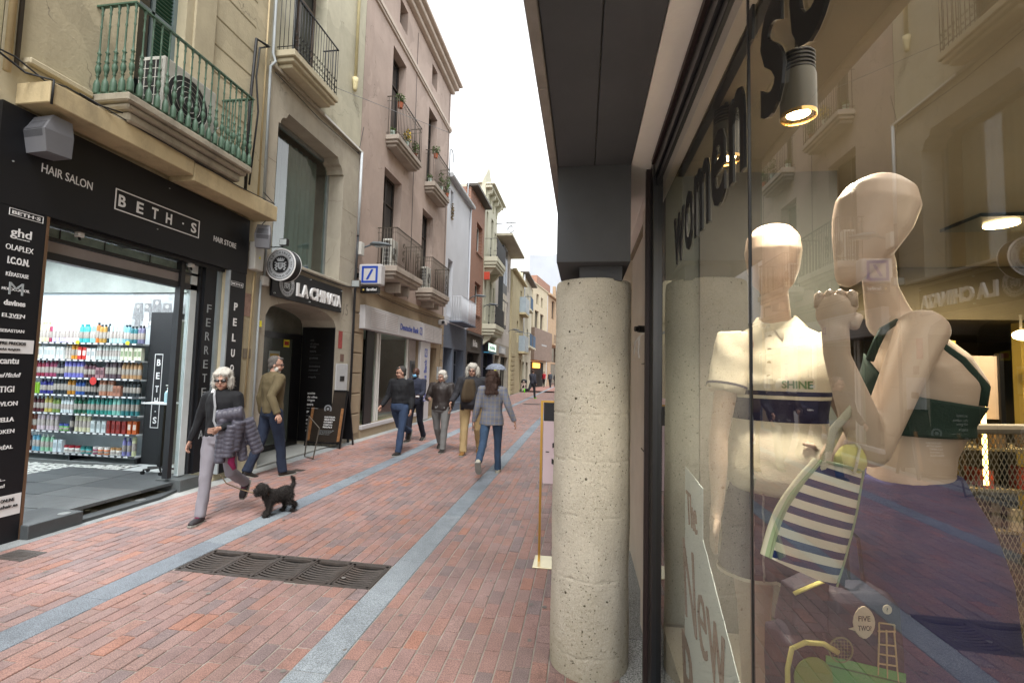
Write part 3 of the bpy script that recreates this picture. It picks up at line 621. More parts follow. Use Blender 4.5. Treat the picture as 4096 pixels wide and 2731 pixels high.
# ---- hair salon shop front
M_sign = mat('black_sign_board', '#15161a', .45, var=.04, spec=.35)
M_wlet = mat('white_letter', '#dcdcdc', .5, var=0)
sg = thing('shop_sign', 'long black fascia sign with HAIR SALON and HAIR STORE either side of a framed name', 'shop sign', (-5.1, 4.8, 3.4))
MB().prism([(3.22, 3.02), (6.31, 3.02), (6.31, 3.86), (3.22, 3.93)], 'x', FX+.002, FX+.06).build('board', M_sign, sg)
XS = FX+.061
def box_outline(mb, x, y0, y1, z0, z1, t):
    mb.box(x, x+.004, y0, y1, z1-t, z1).box(x, x+.004, y0, y1, z0, z0+t).box(x, x+.004, y0, y0+t, z0+t, z1-t).box(x, x+.004, y1-t, y1, z0+t, z1-t)
tb = MB(); text(tb, 'HAIR SALON', (XS+.002, 3.55, 3.42), '+x', w=.46, h=.085); tb.build('lettering', M_wlet, sg)
tb = MB(); box_outline(tb, XS, 4.25, 5.38, 3.31, 3.545, .012); 
for ch, yy in (('B', 4.29), ('E', 4.50), ('T', 4.69), ('H', 4.88), ('S', 5.25)): text(tb, ch, (XS+.002, yy, 3.36), '+x', h=.13, w=.082, bold=.02)
tb.box(XS, XS+.004, 5.115, 5.135, 3.42, 3.44); tb.build('lettering', M_wlet, sg)
tb = MB(); text(tb, 'HAIR STORE', (XS+.002, 5.63, 3.35), '+x', w=.42, h=.075); tb.build('lettering', M_wlet, sg)
for y, z in ((3.33, 3.42), (3.6, 3.75), (4.78, 3.25), (4.9, 3.8)): MB().cyl((XS-.001, y, z), (XS+.005, y, z), .008, 8).build('screw', mat('screw_grey', '#8a8a8a', .4), sg)
# left panel with brands
pl = thing('brand_panel', 'tall black panel with a column of white hair brand names left of the salon entrance', 'sign panel', (-5.1, 3.4, 0))
MB().box(FX+.002, FX+.062, 3.22, 3.63, 0, 3.015).build('board', M_sign, pl)
MB().box(FX+.002, FX+.066, 3.632, 3.655, 0, 3.015).build('edge_trim', mat('brass_trim', '#7d6450', .35, metal=.6), pl)
def word(s, zc, h, w=None, bold=0, m=M_wlet, shear=0, yc=3.44, parent=None):
    tb = MB(); text(tb, s, (XS+.003, yc, zc-h/2), '+x', h=h, w=w, bold=bold, center=True, shear=shear); return tb.build('lettering', m, parent or pl)
def zpx(py, px=40): # height on the panel for a row of the picture measured there
    return 1.65+(834-py)*.00405
tb = MB(); box_outline(tb, XS+.002, 3.335, 3.60, 2.935, 3.0, .004); tb.build('outline', M_wlet, pl)
word('BETH·S', 2.967, .032, .22, .015, yc=3.468)
for s, py, h, w, bo in (('ghd', 555, .10, .16, .01), ('OLAPLEX', 587, .05, .21, 0), ('I.C.O.N.', 616, .065, .165, .03), ('KÉRASTASE', 646, .045, .17, .01), ('davines', 710, .05, .16, .03), ('EL3VEN', 738, .035, .17, .01), ('SEBASTIAN', 772, .028, .18, .01), ('cantu', 839, .05, .14, .02), ('TIGI', 901, .055, .11, .01), ('REVLON', 933, .04, .18, .015), ('WELLA', 968, .04, .15, .03), ('REDKEN', 994, .035, .17, .01), ("L'ORÉAL", 1028, .04, .17, .015)):
    word(s, zpx(py), h, w, bo, yc=3.44)
word('M', zpx(678), .11, .11, -.005, M_pipeg); word('MOROCCANOIL', zpx(680), .025, .21, 0); word('Paul Mitchell', zpx(870), .04, .17, 0, shear=.25); word('más...', zpx(1098), .03, .1); word('tintes!', zpx(1113), .03, .1, .01)
word('GOOD HAIR DAY', zpx(566), .009, .1, yc=3.46); word('AUSTRALIA', zpx(743), .009, .09, yc=3.45)
MB().box(XS, XS+.003, 3.22, 3.615, 1.70, 1.825).build('white_band', M_wlet, pl); word('SIEMPRE PRECIOS', 1.79, .028, .26, .01, mat('dark_ink', '#222326'), yc=3.42).location.x += .003; word('MÁS BAJOS', 1.735, .028, .16, .01, MATS['dark_ink'], yc=3.43).location.x += .003
MB().box(XS, XS+.003, 3.22, 3.625, .245, .43).build('white_band', M_wlet, pl); word('TIENDAS ONLINE', .385, .03, .22, 0, MATS['dark_ink'], yc=3.46).location.x += .003; word('bethshair.es', .33, .03, .2, .01, MATS['dark_ink'], yc=3.5).location.x += .003
# right panel PELUQUERIA
pr = thing('vertical_sign', 'narrow black vertical sign with white letters spelling PELUQUERIA right of the salon', 'sign panel', (-5.1, 6.12, 0))
MB().box(FX+.002, FX+.06, 5.985, 6.30, .1, 3.015).build('board', M_sign, pr)
MB().box(FX+.002, FX+.066, 5.96, 5.983, .1, 3.015).build('edge_trim', M_pipeg, pr)
tb = MB(); box_outline(tb, XS, 6.0, 6.24, 2.80, 2.87, .004); tb.build('outline', M_wlet, pr); word('BETH·S', 2.835, .032, .2, .01, yc=6.12, parent=pr)
for i, ch in enumerate('PELUQUERIA'): word(ch, 2.50-i*.228, .115, .07 if ch != 'I' else .02, .03, yc=6.12, parent=pr)
# shopfront frame, transom, roller box
fr = thing('salon_entrance', 'open hair salon entrance with dark frame, roller shutter box and slate step', 'shop entrance', (-5.2, 4.8, 0))
M_dkfr = mat('graphite_frame', '#232427', .4, spec=.5); M_plat = mat('slate_step', '#45494b', .55, var=.15, vs=6, bump=.2)
MB().box(FX-.35, FX-.01, 3.66, 5.955, 2.98, 3.05).build('lintel', M_dkfr, fr)
MB().box(FX-.2, FX-.12, 3.66, 5.6, 2.72, 2.83).build('shutter_box', mat('warm_grey_panel', '#8c8583', .5), fr)
MB().box(FX-.2, FX-.1, 3.66, 5.6, 2.64, 2.715).box(FX-.2, FX-.1, 3.66, 5.6, 2.835, 2.87).build('transom_bar', M_dkfr, fr)
MB().box(FX-.17, FX-.16, 3.66, 5.6, 2.875, 2.975).build('transom_glass', mat('dusty_green_glass', '#8fa39a', .25, var=.3, vs=8), fr)
for y in (3.9, 4.35, 4.9, 5.4): MB().box(FX-.15, FX-.145, y, y+.012, 2.875, 2.975).build('glazing_bar', M_dkfr, fr)
MB().box(FX-.16, FX-.08, 5.30, 5.36, .17, 2.98).build('post', M_dkfr, fr)
MB().box(FX-.16, FX-.10, 5.48, 5.58, .17, 2.98).build('white_jamb', mat('white_jamb', '#c9d2d3', .4), fr)
MB().box(FX-.14, FX-.07, 5.60, 5.63, .17, 2.98).build('post', M_dkfr, fr)
MB().box(FX-.12, FX-.11, 5.36, 5.48, .2, 2.9).build('glass_pane', glass('clear_glass', .06), fr)
MB().box(FX-.10, FX-.03, 5.64, 5.83, .17, 3.0).build('dark_panel', M_sign, fr)
word('', 1, .1) if 0 else None
for i, ch in enumerate('FERRETERIA'):
    tb = MB(); text(tb, ch, (FX-.028, 5.735, 2.36-i*.193), '+x', h=.115, w=.075 if ch != 'I' else .015, center=True); tb.build('lettering', mat('grey_letter', '#8f9496', .5), fr)
MB().box(FX-.06, FX-.04, 5.85, 5.95, .17, 3.0).build('mirror_pane', mat('mirror_strip', '#a9b1b4', .12, metal=.7), fr)
for y in (4.02, 5.42): 
    c_ = thing('spot_camera', ('small white sensor box above the left part of the salon entrance' if y < 5 else 'small white sensor box above the right part of the salon entrance'), 'sensor', (FX-.05, y, 2.95)); MB().box(FX-.09, FX-.03, y-.03, y+.03, 2.93, 3.0, bev=.005).build('housing', M_framew, c_); MB().cyl((FX-.06, y, 2.93), (FX-.05, y, 2.90), .012, 8).build('lens', M_blk, c_)
pipe('shop_cable', 'dark cable sagging under the long black salon sign across the entrance', [(FX+.02, 4.05, 3.0), (FX+.02, 4.4, 2.93), (FX+.02, 4.7, 2.955), (FX+.02, 5.0, 2.99)], .006, M_cable, 6)
# entrance platform in slate
MB().box(FX-.35, -5.0, 3.64, 4.12, .002, .13, bev=.006).build('step', M_plat, fr)
MB().prism([(FX-.02, 4.125), (-5.02, 4.125), (-5.02, 5.02), (FX-.02, 5.5)], 'z', .0, .035).build('ramp', M_plat, fr)
for i in range(5):
    for j in range(3):
        yb = 3.66+i*.42; xb = FX-.35-.6*j
        MB().box(xb-.595, (xb if j else FX-.03)-.005, yb+.004, yb+.416, .09, .126+.0006*((i*3+j) % 4), bev=.002).build('floor_slab', M_slate, fr)
MB().box(FX-.3, -5.08, 5.35, 5.66, 0, .15, bev=.004).build('threshold', M_slate, fr)
for y in (4.0, 4.85):
    l = MB().lathe((-5.08 if y < 4.5 else -5.12, y, .131 if y < 4.5 else .036), [(.05, 0), (.05, .003), (.035, .004), (.0, .003)], 20); o = l.build('ground_light', mat('steel_ring', '#a9adad', .3, metal=.6)); tag(o, 'round steel ground light in the slate step nearest the brand panel' if y < 4.5 else 'round steel ground light in the slate ramp near the doorway', 'ground light')
# ---- interior of the salon
room = thing('salon_room', 'bright white interior of the hair store behind the open front', 'room', (-7, 5, 0))
M_wht = mat('white_plaster', '#c5ced2', .6, var=.03); M_concl = mat('bare_concrete', '#8c938f', .8, var=.15, bump=.3, dirt=.3, dirtcol=(.2, .2, .18))
MB().box(-9.6, FX-.36, 6.62, 6.68, 0, 3.5).build('back_wall', M_wht, room)
MB().box(-9.7, -9.6, 3.3, 6.68, 0, 3.5).build('side_wall', M_wht, room)
MB().box(-9.6, FX-.36, 3.22, 3.28, 0, 3.5).build('side_wall', M_wht, room)
MB().box(-9.6, FX-.36, 3.28, 6.62, 3.42, 3.5).build('ceiling', M_concl, room)
MB().box(-9.6, -6.0, 6.38, 6.62, 2.76, 3.4).build('beam', M_concl, room)
MB().box(-9.6, -6.2, 6.44, 6.62, 0, 2.76).build('white_panel', M_wht, room)
MB().box(-9.6, FX-.36, 3.28, 6.62, .05, .118).build('floor', mat('pale_floor', '#aeb3b3', .5), room)
rr = random.Random(9); ms = MB()
for i in range(34):
    for j in range(14):
        xx = -8.6+i*.066+rr.uniform(-.02, .02); yy = 4.95+j*.07+rr.uniform(-.02, .02)+(.0 if i < 17 else (i-17)*.012)
        if yy > 6.1 or (xx > -6.5): continue
        sx, sy = (.024, .03) if (i+j) % 2 else (.03, .02)
        ms.box(xx-sx, xx+sx, yy-sy, yy+sy, .118, .122)
ms.build('mosaic_tiles', mat('white_mosaic', '#d0d2cd', .4, island=.1), room, kind='stuff'); MB().box(-8.65, -6.45, 4.9, 6.1, .1175, .119).build('mosaic_bed', mat('dark_grout', '#4b4f4e', .8), room)
def area(nm, loc, size, power, color=(1, 1, 1), rot=(0, 0, 0), sy=None):
    l = bpy.data.lights.new(nm, 'AREA'); l.energy = power; l.color = color; l.shape = 'RECTANGLE'; l.size = size; l.size_y = sy or size
    o = bpy.data.objects.new(nm, l); COL.objects.link(o); o.location = loc; o.rotation_euler = rot; return o
for i, x in enumerate((-6.2, -7.4, -8.6)):
    c = thing('ceiling_light', ('ceiling tube light nearest the salon doorway', 'middle ceiling tube light in the salon', 'ceiling tube light deepest in the salon')[i], 'ceiling light', (x, 5.0, 3.38))
    MB().box(x-.06, x+.06, 4.2, 5.8, 3.375, 3.415).build('tube', mat('lit_tube', '#ffffff', .5, var=0, em='#f4faff', ems=3), c)
    area('salon_light', (x, 5.0, 3.36), .3, 24, (.93, .97, 1), (0, 0, 0), 1.6)
# shelf unit
M_shelf = mat('shelf_white', '#c8cdcf', .4, var=.02); M_bk = mat('shelf_black', '#141518', .5)
su = thing('shelf_unit', 'white metal shelf unit packed with hair products facing the salon entrance', 'shelf unit', (-7.7, 6.3, .12))
levels = [.235, .56, .835, 1.12, 1.385, 1.665, 1.925]
SX0, SX1 = -9.0, -6.6
for z in levels:
    MB().box(SX0, SX1, 6.10, 6.43, z-.022, z).build('shelf', M_shelf, su)
    MB().box(SX0, SX1, 6.092, 6.099, z-.028, z+.008).build('price_rail', mat('price_strip', '#3b3e41', .4), su)
    tg = MB(); [tg.box(SX0+.04+k*.115, SX0+.11+k*.115, 6.088, 6.0915, z-.02, z+.002) for k in range(20)]; tg.build('price_tags', mat('tag_white', '#d5d8d9', .5), su, kind='stuff')
MB().box(SX0, SX1, 6.432, 6.438, .12, 2.2).build('back_panel', mat('shelf_back', '#b3bcc0', .5), su)
for x in (SX0, -7.82, SX1-.03): MB().box(x, x+.03, 6.15, 6.43, .12, .21).build('foot', M_bk, su)
cabn = thing('display_tower', 'black tower panel with framed white vertical letters standing at the end of the shelves', 'display panel', (-6.4, 6.25, .12))
MB().box(-6.585, -6.2, 6.19, 6.43, .12, 2.42, bev=.004).build('panel', M_bk, cabn)
tb = MB()
for a_, b__, c_, d_ in ((-6.46, -6.32, 1.77, 1.78), (-6.46, -6.32, .665, .675)): tb.box(a_, b__, 6.184, 6.188, c_, d_)
for x in (-6.46, -6.328): tb.box(x, x+.008, 6.184, 6.188, .675, 1.77)
for ch, z in (('B', 1.60), ('E', 1.40), ('T', 1.20), ('H', 1.02), ('S', .73)): text(tb, ch, (-6.387, 6.186, z), '-y', h=.10, w=.06, bold=.02, center=True)
tb.box(-6.395, -6.38, 6.184, 6.188, .905, .92); tb.build('lettering', M_wlet, cabn)
MB().box(-6.19, -6.14, 6.2, 6.43, .12, 2.3).build('perforated_upright', mat('perforated_steel', '#8d9698', .4, metal=.4), su)
# poster of long haired women, reduced to flat grey shapes
po = thing('wall_poster', 'black and white photo poster of long haired women above the shelves', 'poster', (-6.6, 6.43, 2.5))
MB().box(-7.2, -6.05, 6.425, 6.435, 2.2, 2.75).build('sheet', mat('poster_paper', '#a3a8aa', .5, var=.25, vs=8), po)
rp = random.Random(4)
for i, x in enumerate((-7.08, -6.92, -6.74, -6.55, -6.36, -6.18)):
    z = 2.52+rp.uniform(-.03, .06); hb = MB(); d_ = MB()
    for k in range(9): aa = rp.uniform(-.06, .06); hb.prism([(x+aa-.018, z+.08), (x+aa+.018, z+.085), (x+aa*1.6+.03, z-.16-rp.random()*.06), (x+aa*1.6-.02, z-.17)], 'y', 6.421-k*.0003, 6.4235)
    hb.build('hair', mat('print_dark', '#77797b', .6, var=.4, vs=30), po)
    MB().lathe((x, 6.4175, z+.03), [(.0, 0), (.034, 0), (.034, .001), (0, .001)], 14, 'y').build('face', mat('print_light', '#9c9c9a', .6, var=.15), po)
    MB().prism([(x-.05, 2.21), (x+.05, 2.21), (x+.04, z-.06), (x-.04, z-.06)], 'y', 6.4178, 6.419).build('dress', mat('print_pale', '#d6d6d4' if i % 2 else '#2a2b2d', .6) if False else (M_wlet if i % 2 else MATS['print_dark']), po)
tb = MB(); text(tb, 'KÉRASTASE', (-6.9, 6.415, 2.24), '-y', w=.45, h=.06); tb.build('lettering', M_wlet, po)
# table with sanitiser at the door
tt = thing('sanitiser_table', 'small wheeled table with white top standing in the salon doorway', 'table', (-5.75, 5.72, .12))
MB().box(-6.02, -5.58, 5.6, 5.84, 1.075, 1.095, bev=.004).build('table_top', M_shelf, tt); MB().box(-5.80, -5.75, 5.70, 5.74, .2, 1.075).build('post', M_blk, tt)
for k in range(5):
    a_ = k*2*PI/5+.3; ex, ey = -5.775+.24*math.cos(a_), 5.72+.14*math.sin(a_); l_ = MB().tube([(-5.775, 5.72, .21), (ex, ey, .185)], [.018, .012], 6).build('leg', M_blk, tt); MB().cyl((ex, ey-.012, .148), (ex, ey+.012, .148), .026, 12).build('caster', M_blk, l_)
bt_ = thing('sanitiser_bottle', 'clear pump bottle of hand gel on the small doorway table', 'bottle', (-5.72, 5.72, 1.095))
MB().lathe((-5.72, 5.72, 1.096), [(0, 0), (.04, 0), (.042, .02), (.042, .13), (.03, .16), (.014, .17), (.014, .19)], 16).build('flask', mat('pale_blue_plastic', '#9fc4cc', .15), bt_, smooth=True)
MB().lathe((-5.72, 5.72, 1.286), [(.017, 0), (.017, .02), (.006, .022), (.006, .045)], 10).box(-5.76, -5.71, 5.714, 5.726, 1.328, 1.342).build('pump', M_framew, bt_)
# products: every bottle is a thing; runs of alike ones share a label
def product_meshes():
    P = {}
    P['bottle'] = ([(0, 0), (.026, 0), (.028, .01), (.028, .165), (.024, .18), (.012, .186)], [(.014, 0), (.014, .026), (.012, .03), (0, .03)], .186)
    P['tall'] = ([(0, 0), (.027, 0), (.029, .01), (.029, .20), (.02, .215)], [(.016, 0), (.016, .03), (0, .03)], .215)
    P['tube'] = ([(0, 0), (.018, 0), (.020, .01), (.024, .12), (.024, .15)], [(.024, 0), (.006, .004), (.006, .004), (0, .004)], .15)
    P['spray'] = ([(0, 0), (.020, 0), (.022, .01), (.022, .16), (.015, .18)], [(.016, 0), (.016, .035), (.008, .045), (0, .045)], .18)
    P['jar'] = ([(0, 0), (.034, 0), (.036, .01), (.036, .055)], [(.037, 0), (.037, .025), (0, .025)], .055)
    return P
PRS = product_meshes(); CACHE = {}; LBL = {}
WD = {'bottle': .062, 'tall': .063, 'tube': .052, 'spray': .05, 'jar': .078, 'box': .07}
def product(kind, c1, c2, cn, x, y, z, lab, grp, sc=1, zs=1.25):
    k = (kind, c1, c2)
    if k not in CACHE:
        m1 = mat('product_'+cn.replace(' ', '_'), c1, .3, var=.03, spec=.5); m2 = mat('cap_'+c2.lstrip('#'), c2, .35)
        if kind == 'box': CACHE[k] = (MB().box(-.032, .032, -.03, .03, 0, .15, bev=.002).data('box', m1), MB().box(-.024, .024, -.0312, -.0302, .05, .11).data('label', m2), 0)
        else:
            a, b, h = PRS[kind]; lum = sum(lin(c1)[:3]); r_ = {'bottle': .0288, 'tall': .0298, 'tube': .0245, 'spray': .0228, 'jar': .0368}[kind]; LBL[k] = MB().lathe((0, 0, 0), [(r_, h*.28), (r_+.0004, h*.30), (r_+.0004, h*.66), (r_, h*.68)], 12).data('printed_label', mat('label_'+('dark' if lum > .9 else 'pale'), '#a8a19c' if lum > .9 else '#98938c', .5, var=.35, vs=60), True) if kind != 'tube' else None; CACHE[k] = (MB().lathe((0, 0, 0), a, 12).data('bottle', m1, True), MB().lathe((0, 0, 0), b, 10).data('cap', m2), h)
    a, b, h = CACHE[k]
    o = put('product_box' if kind == 'box' else ('product_jar' if kind == 'jar' else 'product_bottle'), a, None, (x, y, z)); o.rotation_euler.z = random.uniform(-.12, .12) if kind == 'box' else 0
    o.scale = (sc, 1, sc*zs); tag(o, lab, 'box' if kind == 'box' else ('jar' if kind == 'jar' else 'bottle'), grp)
    c = bpy.data.objects.new('printed_label' if kind == 'box' else 'cap', b); COL.objects.link(c); c.parent = o; c.location = (0, 0, h)
    if kind != 'box' and LBL.get(k) and hash(cn) % 3 != 5:
        l_ = bpy.data.objects.new('printed_label', LBL[k]); COL.objects.link(l_); l_.parent = o
shelfnames = ['bottom', 'second lowest', 'third lowest', 'middle', 'third highest', 'second highest', 'top']
rows = {
 6: [('bottle', '#8a6a74', '#6a5a60', 'dusty mauve', 3), ('tall', '#b03058', '#7c2440', 'raspberry', 2), ('tall', '#c9c4a4', '#b9b59a', 'cream', 5), ('tall', '#8f2a4a', '#d8d0c8', 'wine', 1), ('tall', '#b9b4dc', '#c7c4e2', 'pale lilac', 4), ('tall', '#d8c4da', '#cbb9ce', 'pale pink', 4), ('tall', '#3fa6a8', '#2f8f92', 'teal', 3), ('tall', '#7fc0c0', '#e0e4e4', 'light aqua', 2), ('tall', '#c46a2a', '#303030', 'orange', 1), ('tall', '#a8843e', '#303030', 'mustard', 2), ('tall', '#1f3038', '#15191c', 'near black', 1), ('tall', '#a9c9c9', '#dfe3e2', 'ice green', 4), ('tall', '#6ba3b4', '#223038', 'steel blue', 2), ('bottle', '#2c6a74', '#203034', 'petrol', 2), ('bottle', '#6a6a88', '#221c24', 'slate violet', 2)],
 5: [('tube', '#8a2c40', '#e0e0e0', 'crimson', 3), ('bottle', '#d6cfae', '#c0562a', 'ivory', 4), ('box', '#c9cfcd', '#a8b0b0', 'white grey', 6), ('spray', '#b9b2a6', '#8a6a3a', 'oat', 2), ('bottle', '#c98a2a', '#303030', 'amber', 2), ('box', '#b42a22', '#e6dcd6', 'bright red', 2), ('box', '#d5d9d8', '#9aa2a2', 'white', 2), ('spray', '#b7c0bd', '#cfd5d4', 'silver grey', 8), ('box', '#c7c9b4', '#7a8a6a', 'pale olive', 5)],
 4: [('tube', '#5c7a9a', '#e0e0e0', 'denim blue', 2), ('tube', '#b93a6a', '#e0e0e0', 'hot pink', 3), ('bottle', '#7e2038', '#5a1828', 'dark cherry', 4), ('tall', '#8a3a5a', '#6a2a44', 'plum pink', 3), ('bottle', '#33323e', '#202028', 'charcoal violet', 2), ('tall', '#6a6ab4', '#4a4a8c', 'violet blue', 5), ('bottle', '#5a3a44', '#3a2228', 'brown plum', 3), ('box', '#8c6a70', '#5c4248', 'dusty rose', 2), ('tall', '#55464e', '#332a30', 'dark taupe', 4), ('tall', '#a8845c', '#8a6a44', 'copper tan', 5)],
 3: [('box', '#a83228', '#e6d8d0', 'brick red', 2), ('tube', '#cfd6d2', '#a0aaa8', 'pearl', 4), ('tube', '#7aa82a', '#5a8420', 'lime green', 3), ('bottle', '#2a2c78', '#1c1c4c', 'navy blue', 4), ('tall', '#20282c', '#14181a', 'black', 4), ('bottle', '#b07a24', '#80581c', 'golden', 2), ('bottle', '#234a8c', '#16305c', 'royal blue', 3), ('spray', '#23262a', '#101214', 'jet black', 5), ('tall', '#a8745c', '#8a5c48', 'terracotta', 4), ('box', '#9c6c58', '#7a5444', 'copper', 2), ('bottle', '#2c3438', '#1a2022', 'dark slate', 5)],
 2: [('tube', '#b8cfc8', '#a0b8b2', 'pale mint', 6), ('bottle', '#501f24', '#301416', 'maroon', 3), ('bottle', '#b4a858', '#8c8444', 'straw', 2), ('bottle', '#6c8440', '#4c5c2c', 'moss green', 2), ('spray', '#c5d2d6', '#8a989c', 'frost', 4), ('bottle', '#1f5a44', '#143c2e', 'bottle green', 3), ('tall', '#2f8a80', '#226a62', 'sea green', 6), ('tall', '#7cc0b4', '#5aa094', 'mint', 2), ('tall', '#2c7478', '#1f5458', 'deep teal', 4)],
 1: [('box', '#c4632c', '#e8dcd0', 'orange', 3), ('bottle', '#6e3a28', '#4c281c', 'chestnut', 3), ('bottle', '#c2b4bc', '#a89aa2', 'pink grey', 5), ('jar', '#5c9a4c', '#3c4c8c', 'green', 2), ('bottle', '#3a3a40', '#222226', 'graphite', 1), ('bottle', '#c9c8a8', '#b0ae90', 'butter', 4), ('box', '#c2cccd', '#98a4a6', 'light grey', 3), ('box', '#8a2a24', '#6a1e1a', 'oxide red', 4), ('box', '#b4541f', '#d8c8bc', 'burnt orange', 2)],
 0: [('box', '#cfd2d3', '#8a2424', 'white and red', 3), ('bottle', '#5a2c26', '#3c1c18', 'rust brown', 2), ('bottle', '#5c9cb8', '#e0e4e6', 'sky blue', 2), ('bottle', '#8cc0a0', '#d8e4dc', 'pale green', 3), ('box', '#c6d2d8', '#a4b4bc', 'ice blue', 2), ('jar', '#c8ccc8', '#8c2430', 'white with red lids', 3), ('jar', '#2c8c8c', '#1c5c5c', 'turquoise', 2), ('jar', '#8a2c54', '#c8c4c4', 'magenta', 1), ('jar', '#c4703c', '#e0dcd8', 'apricot', 2), ('jar', '#c9c8c2', '#b08a5c', 'off white', 2), ('bottle', '#7c7cb4', '#5c5c94', 'periwinkle', 2), ('tall', '#c8cca4', '#b4b890', 'pale lime', 1)]}
used_names = {}
for lv, runs in rows.items():
    total = sum(WD[k]*n for k, _, _, _, n in runs); W_ = SX1-SX0-.06; gap = W_/total; x = SX0+.03
    wn_ = {'bottle': 'bottles', 'tall': 'tall bottles', 'tube': 'tubes', 'spray': 'spray bottles', 'jar': 'jars', 'box': 'boxes'}
    ORD = ('first', 'second', 'third', 'fourth', 'fifth', 'sixth', 'seventh', 'eighth'); NUM = ('', 'one', 'two', 'three', 'four', 'five', 'six', 'seven', 'eight')
    for i, (k, c1, c2, cn, n) in enumerate(runs):
        word_ = {'bottle': 'bottle', 'tall': 'tall bottle', 'tube': 'upright tube', 'spray': 'spray bottle', 'jar': 'jar', 'box': 'carton'}[k]
        nb_ = ('beside the %s ones' % runs[i-1][3]) if i else 'at the left end'
        lab = '%s hair product %s on the %s shelf %s' % (cn, word_, shelfnames[lv], nb_)
        for j in range(n):
            w = WD[k]*gap; yy = 6.155+random.uniform(-.008, .012)
            product(k, c1, c2, cn, x+w/2, yy, levels[lv]+.0005, ('single %s %s on the %s product shelf' % (cn, word_, shelfnames[lv])) if n == 1 else '%s from left of the %s %s %s on the %s shelf' % (ORD[j], NUM[n], cn, wn_[k], shelfnames[lv]), '%s hair product %s on the %s shelf' % (cn, wn_[k], shelfnames[lv]) if n > 1 else None, 1.0 if k != 'jar' else 1.05, 1.3 if k == 'jar' else (1.12 if lv in (2, 3, 4) else 1.25)+.12*((i*7+j*0) % 3-1)*.5); x += w
for k in range(3):
    x = (-8.55, -7.75, -6.85)[k]; o = MB().prism([(x-.03, 1.91), (x+.03, 1.905), (x+.035, 1.95), (x, 1.965), (x-.035, 1.95)], 'y', 6.08, 6.084).build('price_flag', mat('yellow_card', '#d8cf2a', .5)); tag(o, ('yellow price flag at the left of the top shelf', 'yellow price flag at the middle of the top shelf', 'yellow price flag at the right of the top shelf')[k], 'price tag')
o = MB().lathe((-7.4, 6.075, 1.345), [(0, 0), (.06, 0), (.06, .003), (0, .003)], 20, 'y').build('price_disc', mat('red_card', '#b8302c', .5)); tag(o, 'round red offer disc hanging from the third highest shelf', 'price tag')
# ---- building 2: olive oil shop
M_c1 = mat('grey_beige_stucco', '#a8a192', .88, var=.08, vs=3, bump=.35, bs=45, crack=.5, dirt=.42, dirtcol=(.17, .15, .12))
M_c2 = mat('pale_cream_render', '#b7b39f', .88, var=.09, vs=3, bump=.4, bs=26, crack=.4, dirt=.42, dirtcol=(.24, .22, .17))
M_ceil = mat('recess_grey', '#7f8078', .8)
b2 = thing('oil_shop_building', 'grey beige stucco building with a tall shop window and arched entrance to the oil shop', 'building', (-5.15, 8.1, 0))
# wall with arched doorway, cut as strips
A0, A1, ASP, ATOP = 6.86, 9.05, 2.47, 2.79
def archz(y): t = (y-(A0+A1)/2)/((A1-A0)/2); return ASP+(ATOP-ASP)*math.sqrt(max(0, 1-t*t*.96))
wb = MB(); ys = [A0+(A1-A0)*k/24 for k in range(25)]
for k in range(24):
    a, b = ys[k], ys[k+1]; za, zb = archz(a), archz(b)
    if k == 0: za = ASP
    if k == 23: zb = ASP
    wb.quad((FX, a, za), (FX, b, zb), (FX, b, 3.45), (FX, a, 3.45)); wb.quad((FX, a, za), (FX, b, zb), (FX-.75, b, zb), (FX-.75, a, za))
for a, b, c, d in ((6.60, A0, 0, 3.45), (A1, 9.72, 0, 3.45), (6.60, 6.90, 3.45, 6.04), (9.07, 9.72, 3.45, 6.04), (6.60, 9.72, 6.04, 6.60)): wb.quad((FX, a, c), (FX, b, c), (FX, b, d), (FX, a, d))
wb.quad((FX, A0, 0), (FX-.75, A0, 0), (FX-.75, A0, ASP), (FX, A0, ASP)); wb.quad((FX, A1, 0), (FX-.75, A1, 0), (FX-.75, A1, ASP), (FX, A1, ASP))
wb.quad((FX, 6.90, 3.45), (FX-.4, 6.90, 3.45), (FX-.4, 6.90, 6.04), (FX, 6.90, 6.04)); wb.quad((FX, 9.07, 3.45), (FX-.4, 9.07, 3.45), (FX-.4, 9.07, 6.04), (FX, 9.07, 6.04))
wb.quad((FX, 6.90, 6.04), (FX, 9.07, 6.04), (FX-.4, 9.07, 6.04), (FX-.4, 6.90, 6.04)); wb.quad((FX, 6.90, 3.45), (FX, 9.07, 3.45), (FX-.4, 9.07, 3.45), (FX-.4, 6.90, 3.45))
wb.build('stucco_wall', M_c1, b2)
shell(b2, 6.62, 9.72, 13.2, M_c2, depth=6)
for y0, y1, s in ((6.90, 7.14, 1), (8.83, 9.07, -1)):
    e = 6.90 if s > 0 else 9.07
    MB().prism([(e, 6.04), (e, 5.76), (e+s*.05, 5.76), (e+s*.07, 5.84), (e+s*.12, 5.90), (e+s*.20, 5.93), (e+s*.26, 6.04)], 'x', FX-.38, FX-.001).build('corbel', M_c1, b2)
wall(b2, 6.60, 9.72, 6.62, 13.2, [(7.15, 8.15, 6.9, 9.3), (7.15, 8.15, 10.2, 12.4)], M_c2)
window(b2, (7.15, 8.15, 6.9, 9.3), M_frame); window(b2, (7.15, 8.15, 10.2, 12.4), M_frame)
MB().box(FX, FX+.05, 6.62, 9.74, 6.56, 6.63, bev=.008).build('string_course', M_c1, b2); MB().box(FX+.051, FX+.065, 8.15, 9.76, 6.57, 6.61).build('flashing', M_framew, b2)
MB().box(FX, FX+.07, 6.95, 9.62, 3.40, 3.46, bev=.01).build('window_sill', M_c1, b2)
wf = MB(); Xw = FX-.36
